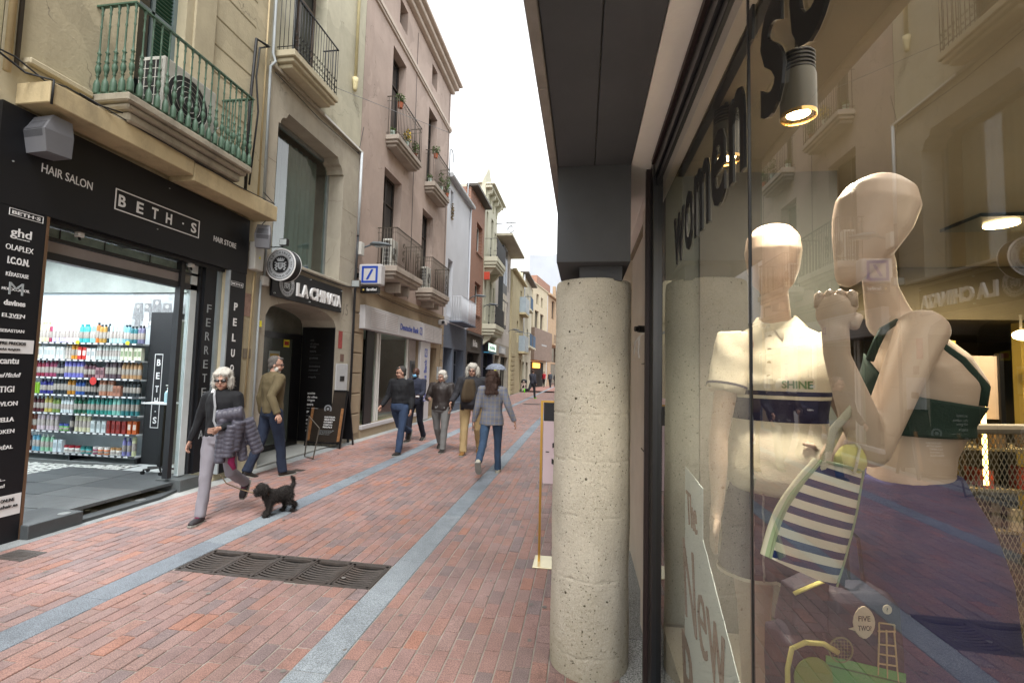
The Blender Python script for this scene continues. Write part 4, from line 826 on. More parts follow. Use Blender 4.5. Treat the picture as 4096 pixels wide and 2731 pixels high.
wf.box(Xw-.04, Xw+.03, 6.90, 6.95, 3.46, 6.03).box(Xw-.04, Xw+.03, 9.02, 9.07, 3.46, 6.03).box(Xw-.04, Xw+.03, 6.95, 9.02, 5.97, 6.03)
sw = wf.build('shop_window', mat('grey_alu', '#8b9190', .4, metal=.3), b2)
MB().quad((Xw, 6.95, 3.46), (Xw, 9.02, 3.46), (Xw, 9.02, 5.97), (Xw, 6.95, 5.97)).build('pane', glass('clear_window', .14, (.75, .85, .82)), sw)
cu = MB(); n = 90
cu.add([(FX-.62+.03*math.sin(k*.9)+.015*math.sin(k*2.3), 6.9+2.17*k/n, z) for k in range(n+1) for z in (3.46, 6.0)], [(2*k, 2*k+2, 2*k+3, 2*k+1) for k in range(n)])
cu.build('curtain', mat('grey_green_curtain', '#7f8f8c', .9, var=.1), b2, smooth=True)
MB().box(FX-1.5, FX-1.45, 6.7, 9.3, 3.4, 6.1).build('dark_room_panel', M_dkrm, b2)  # flat panel behind the curtain, room darkness painted in
# stone joints
M_jt = mat('stucco_joint', '#7c766a', .9)
for (a, b, z) in ((9.07, 9.72, 5.05), (6.62, 6.9, 5.05), (9.07, 9.72, 2.42), (9.07, 9.72, 4.0)): MB().box(FX-.001, FX+.002, a, b, z-.003, z+.003).build('joint', M_jt, b2)
# entrance recess
XD = FX-.74
MB().box(FX-.735, FX-.002, 9.03, 9.049, .1, 2.47).build('side_panel', M_blk, b2)
M_gl = mat('grey_letter', '#8f9496', .5)
def vtext(lines, x0, zt, dz, h, m, ww=None):
    tb = MB()
    for i, s in enumerate(lines):
        if s: text(tb, s, (x0, 9.027, zt-i*dz), '-y', h=h*(1.25 if any(c in s for c in 'gpqyj') else 1), w=len(s)*h*.62)
        else: tb.box(x0, x0+.26, 9.024, 9.026, zt-i*dz+.02, zt-i*dz+.024)
    return tb.build('lettering', m, b2)
vtext(['oli', "d'oliva", 'verge', 'extra', '', 'gourmet', '', 'cosmètica', 'natural', '', 'regals'], -5.70, 2.18, .078, .045, mat('dim_letter', '#55575a', .5))
vtext(['aceite', 'de oliva', 'virgen', 'extra', '', 'gourmet', '', 'cosmética', 'natural', '', 'regalos'], -5.70, 1.07, .078, .045, M_wlet)
MB().box(FX-2.5, FX-.72, 6.8, 9.1, 0, .02).build('entry_floor', M_stone_edge, b2); MB().box(FX-.73, FX-.01, 6.87, 9.03, 0, .03, bev=.005).build('doorstep', mat('pale_step', '#8d8f8c', .7, var=.08), b2)
df = MB(); df.box(XD-.05, XD, 6.87, 6.93, .04, 2.3).box(XD-.05, XD, 8.72, 9.028, .04, 2.3).box(XD-.05, XD, 6.93, 8.72, 2.18, 2.30).box(XD-.05, XD, 6.93, 8.72, .04, .13); ddo = df.build('entrance_door', M_blk, b2)
MB().box(XD-.03, XD-.02, 6.93, 8.72, .13, 2.18).build('pane', mat('grey_green_door_glass', '#4b524e', .12, var=.05, spec=.7), ddo)
MB().box(XD-.03, XD-.02, 6.93, 9.03, 2.3, 2.8).build('fanlight', mat('fanlight_glass', '#5a5d54', .15, var=.2, vs=4, spec=.7), ddo)
def sheet(lab, y0, y1, z0, z1, m, x=XD-.015, parent=None):
    t = thing('poster', lab, 'poster', (x, y0, z0)); MB().box(x, x+.003, y0, y1, z0, z1).build('paper', m, t); return t
p = sheet('pale blue poster with a framed picture on the oil shop door', 8.02, 8.34, 1.50, 1.93, mat('blue_poster', '#93a5a8', .6, var=.08)); Xp = XD-.011
MB().box(Xp, Xp+.002, 8.05, 8.31, 1.80, 1.88).build('printed_banner', mat('mustard_print', '#b19a52', .6), p); MB().prism([(8.08, 1.63), (8.19, 1.56), (8.29, 1.66), (8.18, 1.75)], 'x', Xp, Xp+.002).build('printed_frame', mat('brown_print', '#5b4b3a', .6), p); MB().prism([(8.12, 1.64), (8.19, 1.60), (8.25, 1.66), (8.18, 1.70)], 'x', Xp+.002, Xp+.003).build('printed_picture', mat('plum_print', '#33241f', .6), p)
p = sheet('beige poster with short lines of black and red text on the oil shop door', 8.02, 8.32, 1.07, 1.47, mat('beige_poster', '#a89e90', .6)); tb = MB(); tr = MB()
for i, s in enumerate(('terrassa', 'centre,', "t'ho portem", 'a casa,', 'comerç de', 'proximitat.')): text(tr if i in (2, 3) else tb, s, (Xp+.002, 8.045, 1.395-i*.042), '+x', h=.03, w=.021*len(s), bold=.015)
tb.build('lettering', MATS['dark_ink'], p); tr.build('lettering', mat('red_ink', '#9c3a2e', .6), p)
t = thing('poster', 'round white sticker with small food pictures on the oil shop door', 'sticker', (XD, 8.17, .87)); MB().lathe((XD-.014, 8.17, .88), [(0, 0), (.155, 0), (.155, .003), (0, .003)], 32, 'x').build('paper', M_wlet, t)
for i, (c, y, z) in enumerate((('#a04a3a', 8.22, .90), ('#5d7a3a', 8.25, .86), ('#c29a3a', 8.2, .84), ('#8a2c2c', 8.27, .90), ('#b4a48a', 8.1, .86), ('#b33a30', 8.09, .93))): MB().box(XD-.011, XD-.008, y-.022, y+.022, z-.022, z+.022, bev=.004).build('printed_food', mat('food_print_%d' % i, c, .6), t)
p = sheet('small yellow and red notice at the top of the oil shop door', 8.42, 8.60, 2.02, 2.17, mat('yellow_card', '#d8cf2a', .5), x=XD+.001); MB().box(XD+.004, XD+.006, 8.44, 8.58, 2.06, 2.14).build('print', MATS['red_ink'] if 'red_ink' in MATS else M_blk, p)
# sign board, letters
sg2 = thing('shop_sign', 'black sign board with raised white letters above the oil shop arch', 'shop sign', (-5.1, 8, 3))
MB().box(FX+.02, FX+.06, 6.90, 9.13, 2.80, 3.30, bev=.003).build('board', M_sign, sg2)
lx = 7.62
for ch, y0, y1 in (('L', 7.54, 7.68), ('A', 7.69, 7.88), ('C', 7.95, 8.14), ('H', 8.16, 8.32), ('I', 8.345, 8.39), ('N', 8.415, 8.58), ('A', 8.59, 8.77), ('T', 8.76, 8.90), ('A', 8.88, 9.05)):
    tb = MB(); text(tb, ch, (FX+.075, y0, 2.90), '+x', w=y1-y0, h=.235, bold=.035, depth=.022); tb.build('letter', M_wlet, sg2)
for y, z in ((6.95, 2.85), (9.08, 3.25), (9.08, 2.85), (7.95, 2.85), (7.95, 3.27)): MB().cyl((FX+.06, y, z), (FX+.085, y, z), .012, 8).build('stud', mat('steel_ring', '#a9adad', .3, metal=.6), sg2)
def emblem(parent, c, R, ax, dx):
    """round shop emblem: ring with words, crowned shield; dx small offset outward; ax '-y' or '+x'"""
    u, v, n = AX[ax]; c = Vector(c)
    def disc(r0, r1, off, m, nm):
        mb = MB(); k = 48; vs = []
        for i in range(k): a = 2*PI*i/k; d = u*math.cos(a)+v*math.sin(a); vs += [c+d*r0+n*off, c+d*r1+n*off]
        mb.add(vs, [(2*i, 2*i+1, (2*i+3) % (2*k), (2*i+2) % (2*k)) for i in range(k)]); return mb.build(nm, m, parent)
    disc(0.0, R, dx, M_sign, 'face'); disc(R*.965, R*.99, dx*1.5, M_wlet, 'ring'); disc(R*.62, R*.93, dx*1.5, mat('ring_grey', '#a3a7ab', .5), 'ring_band'); disc(R*.58, R*.595, dx*1.5, M_wlet, 'ring')
    tb = MB()
    def arc(s, r, a0, a1, inward, h):
        for i, ch in enumerate(s):
            if ch == ' ': continue
            a = R_(a0+(a1-a0)*i/(len(s)-1)); rad = u*math.cos(a)+v*math.sin(a); tan = u*-math.sin(a)+v*math.cos(a)
            ax_ = (-tan, rad, n) if inward else (tan, -rad, n)
            rr = r-h/2 if inward else r+h/2
            w = h*(.75 if ch not in 'I1' else .25)
            text(tb, ch, c+rad*rr-ax_[0]*w/2+n*dx*2, ax_, w=w, h=h, bold=.01, depth=.0008)
    arc('LA CHINATA', R*.775, 148, 32, True, R*.15); arc('MAESTROS OLEICOLAS DESDE 1932', R*.775, 170, 370, False, R*.115)
    tb.build('lettering', MATS['dark_ink'], parent)
    e = MB(); P2 = lambda x, z, o=2: c+u*(x*R)+v*(z*R)+n*(dx*o)
    e.add([P2(*p) for p in ((-.20, .12), (.20, .12), (.20, -.12), (.13, -.26), (0, -.34), (-.13, -.26), (-.20, -.12))], [(0, 1, 2, 3, 4, 5, 6)])
    for sx in (-1, 1):
        for k in range(9): a = R_(70-k*22); x = sx*(.30+.05*math.cos(k*2.1)); z = .13-.06*k; e.add([P2(x-sx*.07, z+.03), P2(x+sx*.05, z+.045), P2(x+sx*.07, z-.02), P2(x-sx*.05, z-.035)], [(0, 1, 2, 3)])
    e.build('shield', mat('silver_print', '#9da1a4', .5, var=.25, vs=40), parent)
    e = MB(); e.add([P2(*p) for p in ((-.2, .2), (.2, .2), (.3, .42), (.19, .33), (.14, .46), (.07, .33), (0, .48), (-.07, .33), (-.14, .46), (-.19, .33), (-.3, .42))], [(0, 1, 2, 3, 4, 5, 6, 7, 8, 9, 10)]); e.build('crown_print', MATS['silver_print'], parent)
    e = MB(); e.add([P2(*p, 3) for p in ((-.1, .06), (.1, .06), (.09, -.15), (0, -.22), (-.09, -.15))], [(0, 1, 2, 3, 4)]); e.build('shield_centre', mat('grey_print', '#6d7073', .5), parent)
rs = thing('round_sign', 'round black drum sign with crest projecting from the wall above the arch', 'round sign', (-4.86, 6.85, 3.27))
MB().lathe((-4.86, 6.76, 3.28), [(0, 0), (.262, 0), (.262, .012), (.258, .014), (.258, .146), (.262, .148), (.262, .16), (0, .16)], 56, 'y').build('drum', M_sign, rs)
MB().lathe((-4.86, 6.757, 3.28), [(.250, 0), (.264, 0), (.264, .012), (.250, .012)], 56, 'y').build('rim', M_wlet, rs); MB().lathe((-4.86, 6.912, 3.28), [(.252, 0), (.265, 0), (.265, .012), (.252, .012)], 56, 'y').build('rim', M_wlet, rs)
emblem(rs, (-4.86, 6.76, 3.28), .25, '-y', .003)
MB().box(FX, -5.11, 6.80, 6.86, 3.2, 3.36).build('bracket', M_blk, rs)
emblem(sg2, (FX+.064, 7.27, 3.05), .21, '+x', .003)
# house number 15 painted on the wall
tb = MB(); text(tb, '15', (FX+.003, 9.32, 2.78), '+x', h=.24, w=.2); o = tb.build('house_number', mat('faded_grey', '#8a867c', .8)); tag(o, 'faded grey house number 15 painted right of the oil shop sign', 'house number')
# small things on the wall of building 2
def wallbox(nm, lab, cat, y0, y1, z0, z1, d, m, bev=.01, x=FX):
    return tag(MB().box(x+.002, x+d, y0, y1, z0, z1, bev=bev).build(nm, m), lab, cat)
M_ebox = mat('pale_grey_box', '#b9b8b2', .5, var=.04)
wallbox('meter_box', 'pale grey electrical box with a small yellow warning mark right of the salon sign', 'electrical box', 6.36, 6.56, 3.12, 3.55, .14, M_ebox); o = MB().prism([(6.44, 3.30), (6.49, 3.30), (6.465, 3.345)], 'x', FX+.141, FX+.143).build('warning_mark', MATS['yellow_card']); tag(o, 'tiny yellow warning triangle on the pale electrical box', 'warning mark')
wallbox('junction_box', 'small grey junction box on the pipe left of the oil shop board', 'junction box', 6.66, 6.80, 2.93, 3.08, .08, M_ebox)
pipe('cable_pipe', 'grey conduit from the floodlight down to the junction box', [(-5.12, 6.74, 3.08), (-5.12, 6.74, 3.9)], .018, M_pipeg)
pipe('drain_pipe', 'thin grey pipe running down left of the arched entrance', [(-5.12, 6.66, 3.0), (-5.12, 6.66, 1.9), (-5.12, 6.66, .5)], .016, M_pipeg)
pipe('drain_pipe', 'beige pipe below the electrical box beside the PELUQUERIA sign', [(-5.12, 6.52, 3.1), (-5.12, 6.5, 2.95), (-5.12, 6.46, 1.0)], .014, M_pipeb)
o = MB().box(FX+.02, FX+.04, 6.68, 6.73, 2.26, 2.36).build('yellow_tape', MATS['yellow_card']); tag(o, 'scrap of yellow tape tied to the thin grey pipe', 'tape')
wallbox('poster', 'small red and white notice high on the wall right of the arch', 'notice', 9.17, 9.33, 2.05, 2.42, .006, mat('notice_red', '#94403c', .6, var=.3, vs=12), 0)
wallbox('poster', 'small faded red notice on the wall left of the arch', 'notice', 6.36, 6.50, 2.4, 2.75, .006, mat('notice_faded', '#9a7f74', .6, var=.3, vs=12), 0)
wallbox('wall_plate', 'square brown plate on the wall right of the arch', 'plate', 9.28, 9.42, 1.78, 1.93, .01, mat('brown_plate', '#6b5148', .6), 0)
wallbox('wall_plate', 'grey plate on the wall left of the arch', 'plate', 6.40, 6.56, 1.75, 1.9, .01, mat('grey_plate', '#837a6c', .6), 0)
mb_ = thing('meter_cabinet', 'white metal meter cabinet with a dark letter slot right of the arch', 'panel', (FX, 9.35, 1.1)); MB().box(FX+.002, FX+.02, 9.12, 9.60, .35, 1.72, bev=.003).build('door', mat('white_metal', '#b4b6b8', .5), mb_); MB().box(FX+.02, FX+.026, 9.28, 9.46, 1.35, 1.46).build('slot', M_blk, mb_)
pipe('drain_pipe', 'white downpipe at the right edge of the oil shop building', [(-5.09, 9.70, 4.65), (-5.09, 9.70, 6.56)], .03, mat('white_pipe', '#b6bcc0', .4)); pipe('drain_pipe', 'black lower section of the pipe right of the oil shop', [(-5.10, 9.70, 0.0), (-5.10, 9.70, 4.0), (-5.10, 9.72, 4.64)], .028, mat('black_pipe', '#2a2b2d', .5))
pipe('drain_pipe', 'cream drainpipe with a bell end high on the pale building', [(-5.09, 9.25, 8.05), (-5.09, 9.25, 13.3)], .035, mat('cream_pipe', '#c4b98f', .6, dirt=.15))
o = MB().lathe((-5.09, 9.25, 7.75), [(0, 0), (.03, .0), (.045, .04), (.05, .08), (.06, .2), (.065, .3)], 14).build('pipe_end', MATS['cream_pipe'], smooth=True); tag(o, 'cream bell shaped pipe end high on the wall', 'pipe end')
pipe('cable', 'black cable looping along the wall above the oil shop board', [(-5.08, 7.2, 3.42), (-5.07, 8.0, 3.36), (-5.08, 8.9, 3.36), (-5.06, 9.4, 3.40), (-5.08, 9.6, 3.5)], .01, M_cable, 6)
pipe('cable', 'thin overhead wire crossing high above the street', [(-4.9, 8.2, 7.15), (-2, 14, 8.2), (1.5, 20, 10)], .006, mat('thin_wire', '#7f8284', .6), 4)
for lab_, pts_ in (('black cable along the pink wall above the bank fascia', [(-5.12, 9.8, 3.9), (-5.10, 11, 3.45), (-5.11, 13, 3.40), (-5.10, 15, 3.42), (-5.08, 16.5, 3.5), (-5.08, 20, 3.6)]),
    ('thin cable hanging down the pink wall between the balconies', [(-5.13, 12.95, 11.9), (-5.12, 12.95, 8.5), (-5.12, 13.0, 5.2), (-5.12, 12.9, 3.7)]), ('thin grey cable down the right edge of the pink wall', [(-5.12, 16.3, 12), (-5.12, 16.3, 3.6)]),
    ('dark cable tied along the top of the salon fascia', [(-4.80, 3.6, 4.20), (-4.76, 4.5, 4.15), (-4.77, 5.6, 4.12), (-4.80, 6.45, 4.16), (-5.08, 6.55, 4.4)]), ('black cable crossing the cream wall above the tall shop window', [(-5.12, 6.7, 6.5), (-5.11, 8.0, 6.42), (-5.12, 9.6, 6.5), (-5.1, 9.75, 7.2)]),
    ('wire running from the electrical box up the wall', [(-5.05, 6.45, 3.55), (-5.0, 6.42, 3.8), (-4.9, 6.4, 3.88)])): pipe('cable', lab_, pts_, .007, M_cable, 5)
# floodlights, street lamps, speakers
def flood(lab, x, y, z, s=.14, wire=False):
    t = thing('floodlight', lab, 'floodlight', (x, y, z)); MB().box(x-s*.5, x+s*.5, y-.03, y+.03, z-s*.4, z+s*.4, bev=.008).build('housing', M_pipedk if wire else M_blk, t); MB().box(x-s*.42, x+s*.42, y-.035, y-.0305, z-s*.32, z+s*.32).build('lens', mat('lamp_glass', '#9aa0a0', .15), t)
    MB().tube([(FX+.01, y+.05, z-.06), (x-s*.4, y+.05, z-.06), (x, y+.03, z)], .009, 6).build('arm', M_blk, t); return t
flood('small black floodlight pointing at the round oil shop sign', -4.72, 6.62, 3.60); flood('open frame floodlight at the right end of the oil shop board', -4.95, 9.45, 3.48, .2, True)
def speaker(lab, c, w, h, d, rz):
    t = thing('loudspeaker', lab, 'loudspeaker', (0, 0, 0)); m = mat('grey_speaker', '#6a6b70', .55, var=.08); hw = w/2
    MB().add([(-hw*.9, -d*.35, 0), (hw*.9, -d*.35, 0), (hw*.75, d*.5, .02), (-hw*.75, d*.5, .02), (-hw, -d*.5, h*.55), (hw, -d*.5, h*.55), (hw*.8, d*.5, h*.6), (-hw*.8, d*.5, h*.6), (-hw*.8, -d*.2, h), (hw*.8, -d*.2, h), (hw*.7, d*.45, h), (-hw*.7, d*.45, h)],
        [(3, 2, 1, 0), (0, 1, 5, 4), (1, 2, 6, 5), (2, 3, 7, 6), (3, 0, 4, 7), (4, 5, 9, 8), (5, 6, 10, 9), (6, 7, 11, 10), (7, 4, 8, 11), (8, 9, 10, 11)]).build('cabinet', m, t)
    MB().add([(-hw*.7, -d*.36, .03), (hw*.7, -d*.36, .03), (hw*.78, -d*.505, h*.54), (-hw*.78, -d*.505, h*.54)], [(0, 1, 2, 3)]).add([(-hw*.78, -d*.505, h*.57), (hw*.78, -d*.505, h*.57), (hw*.6, -d*.21, h*.97), (-hw*.6, -d*.21, h*.97)], [(0, 1, 2, 3)]).build('grille', mat('speaker_mesh', '#4a4b50', .7, bump=.4, bs=300), t)
    MB().tube([(0, d*.5, h*.7), (0, d*.7, h*.8), (0, d*.7, h*1.0)], .014, 6).build('bracket', M_blk, t)
    t.location = c; t.rotation_euler.z = rz; return t
speaker('grey wedge shaped loudspeaker under the left end of the yellow fascia', (-4.97, 3.50, 3.54), .30, .36, .25, R_(-4)); speaker('grey loudspeaker under the right end of the yellow fascia', (-4.90, 6.38, 3.44), .22, .36, .2, R_(25))
def street_lamp(lab, y, z, x=-4.55, s=1):
    t = thing('street_lamp', lab, 'street lamp', (FX, y, z)); m = mat('lamp_grey', '#5f666a', .45)
    MB().tube([(FX, y+.1*s, z-.12*s), (FX+.12*s, y+.08*s, z-.02), (x-.25*s, y, z+.02)], .022*s, 8).build('arm', m, t, smooth=True)
    h = MB(); h.tube([(x-.30*s, y, z+.02), (x-.22*s, y, z+.03), (x-.05*s, y, z+.02), (x+.12*s, y, z), (x+.2*s, y, z-.015)], [(.05*s, .03*s), (.09*s, .05*s), (.10*s, .05*s), (.08*s, .035*s), (.03*s, .012*s)], 12, up=(0, 0, 1)); h.build('head', m, t, smooth=True)
    MB().box(x-.18*s, x+.1*s, y-.06*s, y+.06*s, z-.05*s, z-.035*s, bev=.005).build('lens', mat('lamp_glass', '#9aa0a0', .15), t); return t
street_lamp('grey street lamp on the wall above the blue bank sign', 9.85, 4.45)
wallbox('junction_box', 'white box behind the nearest street lamp', 'junction box', 9.72, 9.88, 4.2, 4.5, .14, M_ebox)
street_lamp('grey street lamp by the brick building window', 20.3, 5.0); street_lamp('grey street lamp left of the lower black balcony', 23.3, 5.05)
street_lamp('grey street lamp past the balconies on the white building', 31.5, 4.5); street_lamp('grey street lamp at the corner of the yellow building', 33.6, 4.55)
# balcony of building 2
M_iron2 = mat('black_iron', '#2b2c2f', .5, metal=.2); M_slab2 = mat('cream_stone', '#b5ac93', .85, var=.1, bump=.4, dirt=.3)
balcony(b2, -4.80, 6.72, 8.12, 6.64, 6.90, 7.84, M_slab2, M_iron2, sp=.085, r=.006, scroll=True)
# A-board
ab = thing('a_board', 'black wooden chalkboard style A-board with an olive oil poster by the arch', 'A-board', (-5.2, 9.1, 0), rotz=0)
Ax0, Ax1 = -5.60, -4.86
M_ppb = mat('dark_photo_print', '#241c15', .5, var=.3, vs=5)
lf = MB()
def slanted(x0, x1, z0, z1, off, m, nm, th=.02, par=None, back=False):
    yb = lambda z: (8.88+.22*(z/1.15)) if not back else (9.42-.30*(z/1.15))
    return MB().add([(x0, yb(z0)+off, z0), (x1, yb(z0)+off, z0), (x1, yb(z1)+off, z1), (x0, yb(z1)+off, z1), (x0, yb(z0)+off+th, z0), (x1, yb(z0)+off+th, z0), (x1, yb(z1)+off+th, z1), (x0, yb(z1)+off+th, z1)], [(0, 1, 2, 3), (7, 6, 5, 4), (0, 4, 5, 1), (1, 5, 6, 2), (2, 6, 7, 3), (3, 7, 4, 0)]).build(nm, m, par or ab)
slanted(Ax0, Ax1, .12, 1.14, 0, M_ppb, 'panel')
for a, b, c, d in ((Ax0-.03, Ax0, 0, 1.16), (Ax1, Ax1+.03, 0, 1.16)): slanted(a, b, c, d, -.01, M_blk, 'leg', .035); slanted(a, b, c, d, 0, M_blk, 'leg', .035, back=True)
slanted(Ax0, Ax1, 1.14, 1.17, -.01, M_blk, 'frame_bar', .035); slanted(Ax0, Ax1, .09, .12, -.01, M_blk, 'frame_bar', .035); slanted(Ax0, Ax1, .12, 1.14, 0, M_sign, 'panel', .02, back=True)
M_wdp = mat('wood_print', '#7d5634', .6, var=.3, vs=20)
slanted(Ax0+.01, Ax0+.07, .14, 1.1, -.003, M_wdp, 'wood_print', .002); slanted(Ax1-.07, Ax1-.01, .14, .8, -.003, M_wdp, 'wood_print', .002)
rp = random.Random(5); lv = MB()
for k in range(60): x = Ax0+.06+rp.random()*.34; z = .99+rp.gauss(0, .035); yy = 8.88+.22*z/1.15-.006; s_ = .018; lv.add([(x-s_, yy, z), (x, yy-.002, z-s_*.6), (x+s_, yy, z+.004), (x, yy-.001, z+s_*.6)], [(0, 1, 2, 3)])
lv.build('printed_leaves', mat('leaf_print', '#7f9c4a', .6, var=.3, vs=60), ab); slanted(Ax0+.08, Ax0+.36, .92, .955, -.005, M_wlet, 'printed_dish', .002)
for i, s in enumerate(("OLIS D'OLIVA", 'VERGE EXTRA', 'GOURMET', 'COSMÈTICA', 'REGALS')):
    tb = MB(); z = .60-i*.05; text(tb, s, (-5.27, 8.88+.22*z/1.15-.006, z), '-y', w=.24 if i < 2 else .2, h=.032, bold=.02); tb.build('lettering', M_wlet, ab)
for i in range(4): z = .34-i*.025; tb = MB(); text(tb, ('Maestros oleícolas desde 1932', 'Venta de aceite de oliva', 'virgen extra, gourmet,', 'cosmética natural')[i], (-5.36, 8.88+.22*z/1.15-.006, z), '-y', w=.34-.03*i, h=.014); tb.build('lettering', M_gl, ab)
eb = thing('emb', 'x', 'x'); emb_children = None; bpy.data.objects.remove(eb)
em = MB(); em.lathe((-5.22, 8.88+.22*.78/1.15-.008, .78), [(.055, 0), (.085, 0), (.085, .002), (.055, .002)], 28, 'y'); em.lathe((-5.22, 8.88+.22*.78/1.15-.008, .78), [(0, 0), (.03, 0), (.03, .002), (0, .002)], 20, 'y'); em.build('round_logo', mat('logo_grey', '#7d8084', .5), ab)
MB().tube([(-5.05, 9.05, .06+.05*math.sin(t)) if 0 else (-5.05+.06*math.cos(t*PI/8), 9.1, .07+.055*math.sin(t*PI/8)) for t in range(17)], .006, 6, caps=False).build('wheel', M_pipeg, ab)
# leaning metal stand behind the brown jacket man
o = MB().tube([(-4.72, 7.75, .02), (-4.66, 7.8, .55), (-4.9, 7.85, .75), (-4.98, 7.9, .02), (-4.72, 7.75, .02)], .012, 6).build('metal_stand', M_pipedk); tag(o, 'thin folding metal stand beside the arched entrance', 'stand')

# ---- building 3: pink render, bank below
M_pink = mat('dusty_pink_render', '#aa998f', .9, var=.09, vs=1.6, bump=.35, bs=22, crack=.5, dirt=.4, dirtcol=(.27, .2, .17))
M_sand = mat('sandy_stone', '#93836c', .85, var=.1, vs=4, bump=.4, bs=20, dirt=.35, dirtcol=(.17, .14, .11))
M_band = mat('pale_moulding', '#b9aca0', .8, var=.06, dirt=.2)
b3 = thing('bank_building', 'dusty pink building with four iron balconies above the bank branch', 'building', (-5.15, 13, 0))
hp = [(11.28, 12.2, 7.6, 10.3), (14.2, 15.05, 7.6, 10.3), (11.05, 12.2, 4.25, 6.85), (13.95, 15.0, 4.15, 6.8), (11.6, 12.15, 11.2, 11.9), (14.35, 14.9, 11.2, 11.9)]
wall(b3, 9.74, 16.55, 3.55, 12.6, hp, M_pink); shell(b3, 9.74, 16.55, 13.0, M_pink, depth=6)
wall(b3, 9.74, 16.55, 0, 3.55, [(10.30, 14.0, .3, 2.6), (14.95, 15.85, .02, 2.4)], M_sand, d=.45)
for h in hp[:4]: window(b3, h, mat('dark_brown_wood', '#38302a', .6), d=.22)
for h in hp[4:]: window(b3, h, mat('dark_brown_wood', '#38302a', .6), d=.22, mull=0, bars=0)
MB().box(FX, FX+.05, 9.74, 16.56, 10.62, 10.68).box(FX, FX+.08, 9.74, 16.58, 10.68, 10.8, bev=.01).build('string_course', M_band, b3)
c = MB(); c.box(FX, FX+.15, 9.74, 16.6, 12.15, 12.3, bev=.02).box(FX, FX+.3, 9.74, 16.65, 12.3, 12.45, bev=.02).box(FX, FX+.42, 9.74, 16.7, 12.45, 12.55, bev=.02); c.build('cornice', M_band, b3)
MB().box(FX-.2, FX+.05, 9.74, 16.55, 12.55, 13.2).build('parapet', M_pink, b3); MB().box(FX-.24, FX+.1, 9.72, 16.6, 13.2, 13.27).build('coping', M_pipedk, b3)
MB().box(FX, FX+.04, 9.76, 16.55, 3.5, 3.62).build('string_course', M_sand, b3)
for y in (9.74, 16.25):   # rusticated pier stones
    for k in range(7): MB().box(FX, FX+.035, y+.01, y+(.46 if y < 10 else .29), .15+k*.46, .15+k*.46+.435, bev=.015).build('pier_stone', M_sand, b3)
M_ir3 = mat('brown_iron', '#4a4238', .6, metal=.2); M_sl3 = mat('grey_stone_slab', '#a0968b', .9, var=.12, bump=.4, dirt=.45)
ra = balcony(b3, -4.78, 11.0, 12.75, 7.40, 7.68, 8.72, M_sl3, M_ir3, sp=.10, two=True); rb_ = balcony(b3, -4.78, 13.98, 15.6, 7.35, 7.68, 8.74, M_sl3, M_ir3, sp=.10, two=True)
rc = balcony(b3, -4.60, 10.78, 12.68, 3.88, 4.20, 5.16, M_sl3, M_ir3, sp=.075, two=True); rd = balcony(b3, -4.60, 13.55, 15.4, 3.80, 4.15, 5.10, M_sl3, M_ir3, sp=.075, two=True)
for ro, ys_, z in ((rc, (11.25, 12.25), 4.62), (rd, (13.95, 15.0), 4.57)):
    for y in ys_:
        sc = MB()
        for zz in (-.18, 0, .18): sc.tube([(-4.62, y+.05*math.cos(t), z+zz+.07*math.sin(t)) for t in [i*.6 for i in range(11)]], .007, 4)
        sc.build('ornament', M_ir3, ro)
for y0, y1 in ((11.35, 12.1), (14.1, 14.8)): [MB().box(FX, -4.75, y_, y_+.1, 3.62, 3.86).build('bracket', M_sl3, b3) for y_ in (y0+.02, y1-.12)]
ac_unit(11.02, 11.42, 4.22, 4.95, -5.1, -4.86, 'white air conditioner on the lower near pink building balcony'); ac_unit(13.75, 14.15, 4.17, 4.85, -5.1, -4.86, 'white air conditioner on the lower far pink building balcony')
def foliage(c, r, n, leaf, m, seed=1):
    rn = random.Random(seed); mb = MB()
    for _ in range(n):
        d = Vector((rn.gauss(0, 1), rn.gauss(0, 1), rn.gauss(0, 1))); d.normalize(); p = Vector(c)+Vector((d.x*r[0], d.y*r[1], d.z*r[2]))*rn.random()**.4
        a = Vector((rn.gauss(0, 1), rn.gauss(0, 1), rn.gauss(0, 1))).normalized(); b = a.cross(Vector((rn.gauss(0, 1), rn.gauss(0, 1), rn.gauss(0, 1)))).normalized(); l = leaf*rn.uniform(.6, 1.3)
        mb.add([p-a*l, p+b*l*.4, p+a*l, p-b*l*.4], [(0, 1, 2, 3)])
    return mb
M_leaf = mat('leaf_green', '#4c6130', .6, var=.3, vs=15); M_yel = mat('yellow_petals', '#c9a81e', .6, var=.2, vs=20); M_terr = mat('terracotta', '#94543a', .8); M_ppot = mat('pale_pot', '#a9bab0', .6)
def potted(lab, x, y, z, h, m_pot, m_leaf, r=.1, pr=.07, n=120, seed=1, fl=None):
    t = thing('potted_plant', lab, 'potted plant', (x, y, z)); MB().lathe((x, y, z), [(0, 0), (pr*.75, 0), (pr, pr*1.7), (pr*1.08, pr*1.75), (pr*.9, pr*1.75), (pr*.85, pr*1.5), (0, pr*1.5)], 14).build('pot', m_pot, t, smooth=False)
    foliage((x, y, z+pr*1.7+h*.5), (r, r, h*.6), n, .035, m_leaf, seed).build('foliage', m_leaf, t, kind='stuff')
    if fl: foliage((x+.05, y, z+pr*1.7+h*.5), (r*1.1, r*1.1, h*.5), 60, .03, fl, seed+9).build('flowers', fl, t, kind='stuff')
potted('pale pot on the near upper pink balcony', -5.0, 11.1, 7.69, .1, M_ppot, M_leaf, n=40); potted('yellow flowering plant on the near upper pink balcony', -4.86, 11.7, 7.69, .35, M_ppot, M_leaf, .12, n=90, seed=3, fl=M_yel)
